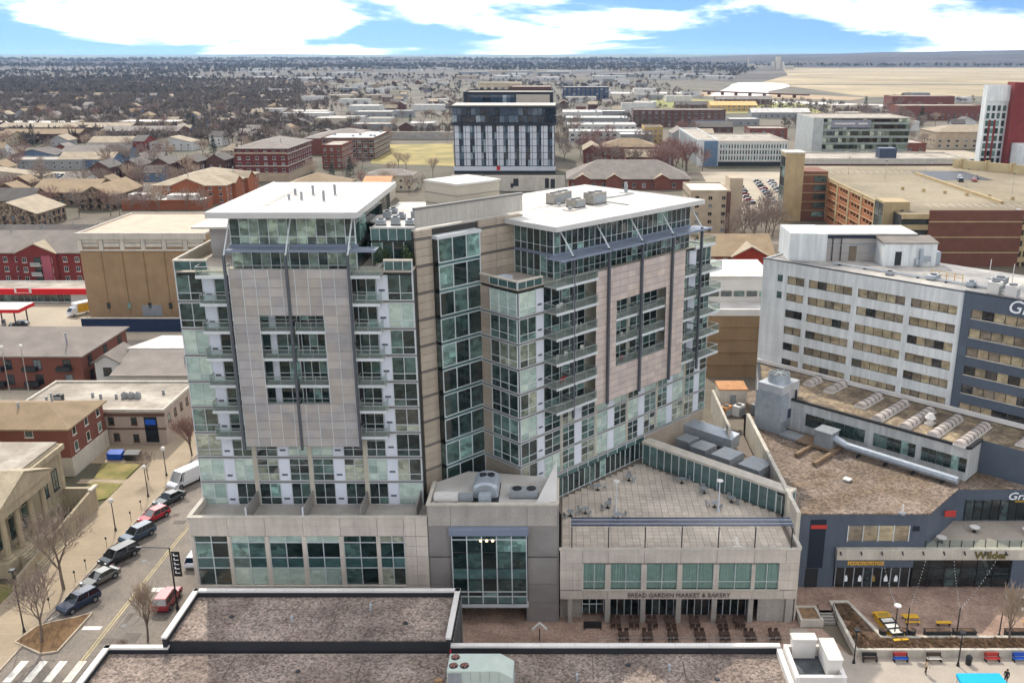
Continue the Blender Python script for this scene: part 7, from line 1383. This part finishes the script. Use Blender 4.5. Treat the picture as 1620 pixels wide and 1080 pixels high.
for k in range(4): f.b('wall_joint', MATS['brown_joint'], 30.5, 46, 186.9, 187, 2.6 + k * 2.8, 2.7 + k * 2.8)
for k, (x0_, x1_, y0_, y1_, h_, wl, rf, kd, l_) in enumerate(((230, 252, 655, 685, 6, W_br, R_gv, 'flat', 'low brick shop right of the glass office'), (268, 330, 680, 712, 12, W_bei, R_tan, 'hip', 'white-columned brick hall beyond the crowded car park'), (345, 430, 980, 1010, 14, W_br, R_gv, 'flat', 'long brick block near the right edge'), (395, 470, 1150, 1180, 16, W_br, R_gv, 'flat', 'far brick block with a white end near the right edge'), (200, 262, 1010, 1030, 6, W_gy, M_roofw, 'gable', 'white-roofed shed beyond the glass office'), (175, 230, 1130, 1160, 7, W_yel, mm_('gold_roof', '#b89a63'), 'gable', 'golden-roofed barn beyond the glass office'), (120, 150, 880, 905, 6, W_bl, M_roofw, 'flat', 'blue shed with a white roof'), (158, 186, 900, 925, 6, W_gy, M_roofw, 'flat', 'grey shed right of the blue shed'), (140, 200, 1180, 1200, 5, W_dk, R_dk, 'gable', 'long dark shed by the river bank'), (205, 280, 1280, 1300, 7, W_dk, R_gy, 'gable', 'long barn by the river bend'), (110, 140, 780, 800, 8, W_dk, R_dk, 'gable', 'dark house left of the blue shed'), (150, 180, 760, 785, 8, W_br, R_gv, 'flat', 'brick shop behind the white office block'))):
    building('shop_building' if kd == 'flat' else 'hall', l_, x0_, x1_, y0_, y1_, h_, wl, rf, kd, 4, 'x', 2 if h_ > 6 else 1, 1.4, 3.4, (2.0, 1.6), 6)
lot('in the lot below the white office block', [((86, 97, 104)[i // 9] + (i % 9) * .9, 424 + (i % 9) * 9.5, 0) for i in range(27)], .12, 5)
lot('in the crowded lot beyond the glass office', [(222 + (i % 14) * 3.0, 575 + (i // 14) * 13, 0) for i in range(56)], math.pi / 2, 6)
lot('in the snow-bright lot left of the brown townhouses', [(-292 + (i % 11) * 3.6 + (i // 11) * 4, 505 + (i // 11) * 10, 0) for i in range(33)], 1.3, 7)
lot('beside the brick flats at the left edge', [(-126, 172, 0), (-122.6, 172.4, 0), (-118.8, 171, 0), (-122, 166, 0), (-117, 165.5, 0), (-126.5, 165, 0)], .5, 8)
lot('behind the petrol shop', [(-160.5, 265, 0), (-170, 265, 0)], .1, 9); lot('under the petrol canopy', [(-137.4, 225.6, 0)], .2, 12)
YV = thing('delivery_truck', 'white box truck with a yellow side panel crossing the petrol forecourt', 'truck', (-127.5, 236.5, 0), rad(-125)); part(YV, 'cargo_box', MB().box(-3.6, 1.2, -1.2, 1.2, .7, 3.4), paint('white', '#d2d4d6')); part(YV, 'side_panel', MB().box(-3.3, .9, 1.2, 1.23, 1.0, 3.1), M_yellow); part(YV, 'cab', MB().loft([[(1.2, -1.05, .5), (2.9, -1.05, .5), (2.9, 1.05, .5), (1.2, 1.05, .5)], [(1.2, -1.05, 1.4), (2.8, -1.05, 1.4), (2.8, 1.05, 1.4), (1.2, 1.05, 1.4)], [(1.2, -.95, 2.3), (2.0, -.95, 2.3), (2.0, .95, 2.3), (1.2, .95, 2.3)]]), paint('white', '#d2d4d6')); part(YV, 'windscreen', MB().loft([[(2.84, -.9, 1.42), (2.84, .9, 1.42), (2.8, .9, 1.42), (2.8, -.9, 1.42)], [(2.1, -.85, 2.25), (2.1, .85, 2.25), (2.05, .85, 2.25), (2.05, -.85, 2.25)]]), M_cgl)
for x in (-2.4, 2.0):
    for y in (-1, 1): w_ = ob('wheel', WT, YV, (x, y, .36)); ob('rim', WR, w_)
# lots, fields, river
struct('car_park_surface', MB().prism([(70, 400), (112, 400), (145, 545), (80, 545)], -.05, .01).box(216, 285, 566, 672, -.05, .01).prism([(-300, 495), (-250, 495), (-240, 545), (-296, 545)], -.05, .01).box(-132, -98, 160, 179, -.05, .01).box(-112, -70, 201, 225, -.05, -.01).box(-200, -125, 262, 270, -.05, .01), [M_lot])
struct('grass_field', MB().prism([(-120, 588), (-66, 574), (-84, 722), (-142, 712)], -.05, .02), [mm_('meadow', '#9b8a52', scale=.04, fine=.6, col2='#7d7340', s2=.05)])
struct('park_meadow', MB().prism([(120, 1110), (300, 1080), (330, 1330), (130, 1480)], -.05, .05), [mm_('park_green', '#7a7a3c', scale=.02, fine=.4, col2='#9c8b58', s2=.012)])
struct('farm_field', MB().prism([(430, 2150), (1200, 2100), (2700, 3600), (2700, 4500), (1020, 4500), (700, 3000)], -.05, .06).prism([(480, 1500), (1000, 1600), (1300, 2060), (470, 2080)], -.05, .04), [mm_('straw_field', '#9d8c6b', scale=.004, fine=.03, col2='#85775a', s2=.003, var=.2)])
struct('farm_field_brown', MB().prism([(180, 1560), (420, 1400), (470, 1480), (300, 1780)], -.05, .05), [mm_('ploughed_field', '#9c8566', scale=.02, fine=.3)])
M_water = mat('river_painted_reflection', '#c9c0b2', .45, .04, .01, .5, spec=.15)  # pale base colour stands in for clouds reflected in the water
struct('river', MB().prism([(236, 1545), (300, 1540), (340, 1575), (352, 1640), (372, 1740), (420, 1850), (470, 1990), (494, 2110), (486, 2210), (452, 2262), (410, 2250), (372, 2120), (336, 1950), (300, 1800), (262, 1660)], -.05, .12).prism([(20, 1640), (235, 1640), (235, 1690), (0, 1700)], -.05, .1).prism([(235, 1380), (480, 1180), (500, 1215), (270, 1420)], -.05, .11), [M_water])
t = thing('river_bridge', 'low railway bridge on dark piers across the river', 'bridge', (300, 1540, 0), rad(-48)); part(t, 'deck', MB().box(-95, 110, -3, 3, 4, 6), W_dk)
for i in range(7): part(t, 'pier', MB().box(-85 + i * 28, -82 + i * 28, -2.5, 2.5, 0, 4), W_dk)
RW = thing('railway_embankment', 'long brown embankment with a wall behind the grass field', 'embankment', (-110, 765, 0), rad(-3)); part(RW, 'bank', MB().prism([(-90, -8), (60, -8), (60, 8), (-90, 8)], 0, 5), mm_('bank_brown', '#6d5b4a')); part(RW, 'wall', MB().box(-90, 60, -9, -8.2, 0, 6), M_conc)
# cement works on the horizon
CW = thing('cement_works', 'pale cement works with silos and a tall tower below the ridge', 'factory', (900, 4050, 0)); CW.scale = (.62, .62, .66)
for i, (x, y, w_, h_) in enumerate(((0, 0, 30, 78), (-28, 10, 24, 50), (30, 0, 26, 46), (-210, -40, 10, 70), (-185, -40, 40, 34), (-130, -30, 60, 26), (-70, 0, 50, 22), (80, 20, 60, 24))): part(CW, 'silo' if w_ < 30 else 'shed', MB().cyl(x, y, 0, h_, w_ / 2, n=12) if w_ < 30 else MB().box(x - w_ / 2, x + w_ / 2, y - 12, y + 12, 0, h_), M_concl)
# ================================================================== scattered houses, trees and far woods
OCC += [(-63, -45, 0, 900), (-62, -4, 530, 640), (-142, -66, 570, 722), (105, 245, 290, 485), (200, 265, 450, 505), (-260, 160, 198, 215), (70, 145, 400, 545), (216, 285, 566, 672), (-300, -240, 490, 548), (-40, 2, 460, 470), (-320, -230, 640, 690), (160, 222, 600, 652)]
def free(x, y, w=8, d=8, m=2):
    for a, b, c_, e in OCC:
        if x + w / 2 + m > a and x - w / 2 - m < b and y + d / 2 + m > c_ and y - d / 2 - m < e: return False
    return True
def spot(r, p0, p1, y0, y1):
    y = y0 * (y1 / y0) ** r.random(); k = r.uniform(p0, p1); return (k - 890) / 1470 * (.955 * y + 19.5), y, k
def nth(i): return '%d%s' % (i, 'th' if 10 < i % 100 < 14 else {1: 'st', 2: 'nd', 3: 'rd'}.get(i % 10, 'th'))
WALLS = [('white', W_wh), ('cream', W_cr), ('grey', W_gy), ('brown brick', W_dk), ('beige', W_bei), ('blue', W_bl), ('red brick', W_br)]
ROOFS = [('grey', R_gy), ('brown', R_br), ('dark', R_dk), ('tan', R_tan)]
def houses(place, n, p0, p1, y0, y1, seed, shed=0., big=1.):
    r = random.Random(seed); L_ = []
    for _ in range(n * 12):
        if len(L_) >= n: break
        x, y, k = spot(r, p0, p1, y0, y1); sh_ = r.random() < shed
        w_, d_ = (r.uniform(22, 48) * big, r.uniform(16, 30) * big) if sh_ else (r.uniform(9, 15), r.uniform(9, 15))
        if not free(x, y, w_, d_, 4): continue
        if 215 < x < 500 and 1150 < y < 2300: continue
        OCC.append((x - w_ / 2, x + w_ / 2, y - d_ / 2, y + d_ / 2)); L_.append((k, x, y, w_, d_, sh_, r.randrange(7), r.randrange(4), r.uniform(4.5, 7), r.choice('xy')))
    L_.sort()
    for i, (k, x, y, w_, d_, sh_, a, b_, h_, ax) in enumerate(L_):
        if sh_: a = (0, 0, 1, 2, 0, 4, 0)[a]
        lab = '%s %s, %s from left %s' % (WALLS[a][0], 'flat-roofed shed' if sh_ else 'house with %s roof' % ROOFS[b_][0], nth(i + 1), place)
        building('shed' if sh_ else 'house', lab, x - w_ / 2, x + w_ / 2, y - d_ / 2, y + d_ / 2, h_ + (1.5 if sh_ else 0), WALLS[a][1], (M_roofw if b_ else R_gv) if sh_ else ROOFS[b_][1], 'flat' if sh_ else ('hip' if a == 4 else 'gable'), 2.6 + w_ * .08, ax, rows=(2 if y < 760 and not sh_ else 0), z1=1, dz=2.5, win=(1.2, 1.3), sp=3.6, cat='shed' if sh_ else 'house', group='buildings ' + place, units=0)
houses('under the left wood', 52, -10, 430, 585, 1500, 1)
houses('in the town left of the slab', 60, 430, 715, 660, 2300, 2, .55)
houses('in the town between slab and river', 34, 885, 1110, 930, 2300, 3, .6)
houses('on the right beyond the glass office', 14, 1290, 1540, 720, 1500, 4, .4)
houses('in the far white sheds', 44, 300, 1150, 2300, 4300, 5, 1., 2.2)
houses('near the left car park', 10, 0, 260, 400, 640, 9)
# trees
MID = [tree_proto(s, 5, (3, 3, 3, 2), 11, .6, .22, m_, .055) for s, m_ in ((31, M_twig), (32, M_twig), (33, M_twigr), (34, M_twigp), (35, M_twig))]
def con_proto(seed):
    r = random.Random(seed); b = MB()
    for i in range(420):
        z = 1 + 11 * r.random() ** 1.25; rr_ = (12.4 - z) * .26 * r.uniform(.35, 1.1); a = r.uniform(0, 6.28); p = Vector((rr_ * math.cos(a), rr_ * math.sin(a), z)); d = Vector((math.cos(a), math.sin(a), -.35)) * r.uniform(.6, 1.1); s_ = Vector((-math.sin(a), math.cos(a), r.uniform(-.3, .3))) * r.uniform(.25, .5); b.face([p - s_, p + s_, p + d])
    return MB().cyl(0, 0, 0, 11.5, .22, .04, n=6).mesh('trunk', M_bark), b.mesh('crown', mat('conifer_green', '#2f3a2c', 1, .2, 1, 6, rnd=.3))
CON = [con_proto(s) for s in (1, 2)]
TR = []
def trees(place, n, p0, p1, y0, y1, seed, smin=.8, smax=1.4, kinds=(0, 1, 2, 3, 4), conf=.0):
    r = random.Random(seed); c_ = 0
    for _ in range(n * 10):
        if c_ >= n: break
        x, y, k = spot(r, p0, p1, y0, y1)
        if not free(x, y, 1.5, 1.5, .6): continue
        c_ += 1; cf = r.random() < conf; tree(('dark evergreen tree ' if cf else 'bare tree ') + place, x, y, -.05, CON[r.randrange(2)] if cf else MID[r.choice(kinds)], r.uniform(smin, smax), ('evergreens ' if cf else 'bare trees ') + place, r.uniform(0, 6.28), 'evergreen_tree' if cf else 'bare_tree')
trees('among the houses of the left wood', 90, -10, 470, 540, 1150, 21, .8, 1.35, conf=.05)
trees('between the left brick houses', 44, 0, 330, 385, 600, 22, .8, 1.35)
trees('left of the grass field', 22, 470, 720, 440, 760, 23, .7, 1.15, (3, 3, 2, 0), .08)
trees('between slab and white office', 44, 885, 1115, 520, 860, 24, .8, 1.4, (2, 2, 0, 1), .04)
trees('in the lot right of the right tower', 12, 1140, 1228, 318, 395, 25, .9, 1.35, (0, 1, 4))
trees('beyond the glass office', 40, 1345, 1500, 640, 1150, 26, .9, 1.5, (0, 1, 3, 4), .05)
trees('right of the church hall, tall and reddish', 8, 1042, 1112, 505, 560, 28, 1.5, 1.9, (2,))
trees('in the middle town', 30, 480, 720, 800, 1500, 27, .9, 1.4, conf=.3)
# far woods: thousands of bare crowns that read as one mass
def far_wood(name, label, pts, m, ntri=34, seed=1, wide=1.):
    r = np.random.default_rng(seed); n = len(pts); P_ = np.array([p[:3] for p in pts]); sc = np.array([p[3] for p in pts])
    d = r.normal(size=(n, ntri, 3)); d /= np.linalg.norm(d, axis=2, keepdims=True); d[:, :, 2] = np.abs(d[:, :, 2]) * 1.1 - .15
    c0 = np.array([0, 0, 4.2]); tip = c0 + d * np.array([4.6, 4.6, 5.6]) * r.uniform(.55, 1.05, size=(n, ntri, 1))
    base = c0 + d * np.array([1.2, 1.2, 1.0]) + r.normal(size=(n, ntri, 3)) * .5; s_ = np.cross(d, r.normal(size=(n, ntri, 3))); s_ /= np.linalg.norm(s_, axis=2, keepdims=True) + 1e-6
    w_ = r.uniform(.2, .5, size=(n, ntri, 1)) * wide; A = base - s_ * w_; B = base + s_ * w_; T = tip
    A[:, 0] = [-.3, 0, 0]; B[:, 0] = [.3, 0, 0]; T[:, 0] = [0, 0, 7]
    V = np.stack([A, B, T], axis=2) * sc[:, None, None, None] + P_[:, None, None, :]
    V = V.reshape(-1, 3); k = len(V) // 3; me = bpy.data.meshes.new(name); me.vertices.add(len(V)); me.vertices.foreach_set('co', V.ravel().astype(np.float32))
    me.loops.add(k * 3); me.loops.foreach_set('vertex_index', np.arange(k * 3, dtype=np.int32)); me.polygons.add(k); me.polygons.foreach_set('loop_start', np.arange(0, k * 3, 3, dtype=np.int32)); me.polygons.foreach_set('loop_total', np.full(k, 3, dtype=np.int32)); me.materials.append(m); me.update(calc_edges=True)
    return tag(ob(name, me), label, 'wood', kind='stuff')
M_wood1 = mat('wood_grey', '#695f56', 1, .25, .01, .2, rnd=.3); M_wood2 = mat('wood_blue', '#534e49', 1, .25, .004, .05, rnd=.25)
from mathutils import noise as mnoise
r = random.Random(77); pts = []
for _ in range(9000):
    x, y, k = spot(r, -60, 520, 700, 2400)
    lim = 480 if y > 900 else 430
    if k > lim and r.random() < .75: continue
    if y < 1150 and r.random() < .55: continue
    if not free(x, y, 1, 1, .5): continue
    pts.append((x, y, 0, r.uniform(.9, 1.5)))
    if len(pts) > 3800: break
far_wood('woodland', 'broad grey bare wood filling the left distance', pts, M_wood1, 34, 1, 1.35)
pts = []
for _ in range(50000):
    x, y, k = spot(r, -80, 1700, 1500, 9000)
    if x > 420 and 2050 < y < 4550 and x > (y - 2150) * .25 + 350: continue
    if 200 < x < 520 and 1150 < y < 2300: continue
    nz = mnoise.noise(Vector((x / 900, y / 700, 0))); dens = .42 + nz * .9 + (.25 if y > 4200 else 0) - (.32 if 300 < k < 1150 and y < 3600 else 0) - (9 if k > 1000 and y < 2300 else 0)
    if r.random() > dens or (y < 4400 and not free(x, y, 1, 1, 1)): continue
    pts.append((x, y, 0, r.uniform(1.0, 1.7) * (1 + max(0, y - 2500) / 3500)))
    if len(pts) > 11000: break
far_wood('far_woodland', 'dark strips of far woodland below the horizon', pts, M_wood2, 18, 2, 2.4)
pts = []
for _ in range(2500):
    x, y, k = spot(r, 880, 1560, 860, 2300)
    if not free(x, y, 1, 1, 1) or (x > 440 and y > 1450) or (215 < x < 500 and 1350 < y < 2300) or mnoise.noise(Vector((x / 120, y / 160, 5))) < .02: continue
    pts.append((x, y, 0, r.uniform(.6, 1.25)))
    if len(pts) > 700: break
far_wood('riverside_wood', 'thin bare brush along the river and sheds on the right', pts, M_wood1, 30, 3)
pts = []
for _ in range(9000):
    x, y, k = spot(r, 420, 900, 760, 2400)
    if not free(x, y, 1, 1, 1) or mnoise.noise(Vector((x / 90, y / 130, 9))) < .0: continue
    pts.append((x, y, 0, r.uniform(.55, 1.15)))
    if len(pts) > 1500: break
far_wood('town_woodland', 'loose bare trees scattered through the town left of the slab', pts, M_wood1, 30, 4)
struct('woodland_floor', MB().prism([(-900, 640), (-430, 700), (-250, 850), (-330, 1500), (-620, 2500), (-2200, 2500), (-1400, 1100)], -.055, -.02), [mat('leaf_litter', '#574d43', 1, .25, .02, .4, rnd=0, col2='#6b5f50', s2=.015)])
struct('far_ground', MB().prism([(-3200, 2300), (900, 2300), (1010, 4560), (9800, 4600), (12000, 9300), (-12000, 9300)], -.056, -.03), [mat('far_scrub', '#4c473f', 1, .3, .0025, .05, rnd=0, col2='#5f564a', s2=.0035)])
# hills closing the view
def hills(name, x0, x1, y0, y1, nx, ny, hf, m):
    V = []; F_ = []
    for j in range(ny + 1):
        for i in range(nx + 1):
            x = x0 + (x1 - x0) * i / nx; y = y0 + (y1 - y0) * j / ny; e = min(1, i / 4, (nx - i) / 4, j / 3, (ny - j) / 3); V.append((x, y, hf(x, y) * max(0, e) - .04))
    for j in range(ny):
        for i in range(nx): a = j * (nx + 1) + i; F_.append((a, a + 1, a + nx + 2, a + nx + 1))
    me = bpy.data.meshes.new(name); me.from_pydata(V, [], F_); me.materials.append(m); me.polygons.foreach_set('use_smooth', [True] * len(F_)); me.update(); return tag(ob(name, me), kind='structure')
M_hill = mat('hill_wood', '#38373a', 1, .3, .004, .05, rnd=0, col2='#48423d', s2=.0025, bump=1, bd=8, bs=.03); M_farl = mat('far_farmland', '#57655a', 1, .2, .0006, .004, rnd=0, col2='#6f7260', s2=.0009)
ridge = lambda x, y: max(0, min(1, (x - 900 - (y - 5200) * .05) / 3200)) * (70 + 22 * mnoise.noise(Vector((x / 1500, y / 2500, 1)))) + 34 * max(0, min(1, (x - 300) / 700)) * (.8 + .4 * mnoise.noise(Vector((x / 700, y / 1500, 4))))
hills('ridge_hills', 300, 9500, 4600, 9000, 120, 40, lambda x, y: ridge(x, y) * min(1, (y - 4600) / 900), M_hill)
hills('wooded_hills', -7500, 700, 5200, 8200, 110, 30, lambda x, y: 16 + 26 * max(0, mnoise.noise(Vector((x / 900, y / 1400, 3)))) + 12 * mnoise.noise(Vector((x / 260, y / 600, 5))), M_hill)
hills('far_hills', -15000, 21000, 9200, 26000, 90, 30, lambda x, y: 26 + 24 * mnoise.noise(Vector((x / 3000, y / 3000, 7))) + 25 * max(0, min(1, x / 6000)), M_farl)
struct('far_fields', MB().prism([(2100, 4650), (3600, 4700), (3900, 4950), (2300, 4900)], 40, 43), [MATS['straw_field']]) if False else None
# ------------------------------------------------------------------ air
HZ = bpy.data.materials.new('haze'); HZ.use_nodes = True; n = HZ.node_tree.nodes; n.clear()
o = n.new('ShaderNodeOutputMaterial'); v = n.new('ShaderNodeVolumePrincipled'); v.inputs['Color'].default_value = (.42, .66, 1, 1); v.inputs['Density'].default_value = HAZE if 'HAZE' in globals() else 3.0e-5; v.inputs['Anisotropy'].default_value = .2
HZ.node_tree.links.new(v.outputs[0], o.inputs['Volume'])
tag(ob('haze', MB().box(-16500, 22500, -900, 30500, -1.7, 150).mesh('haze', HZ)), 'thin bluish haze over the whole town', 'haze', kind='stuff')
flush()
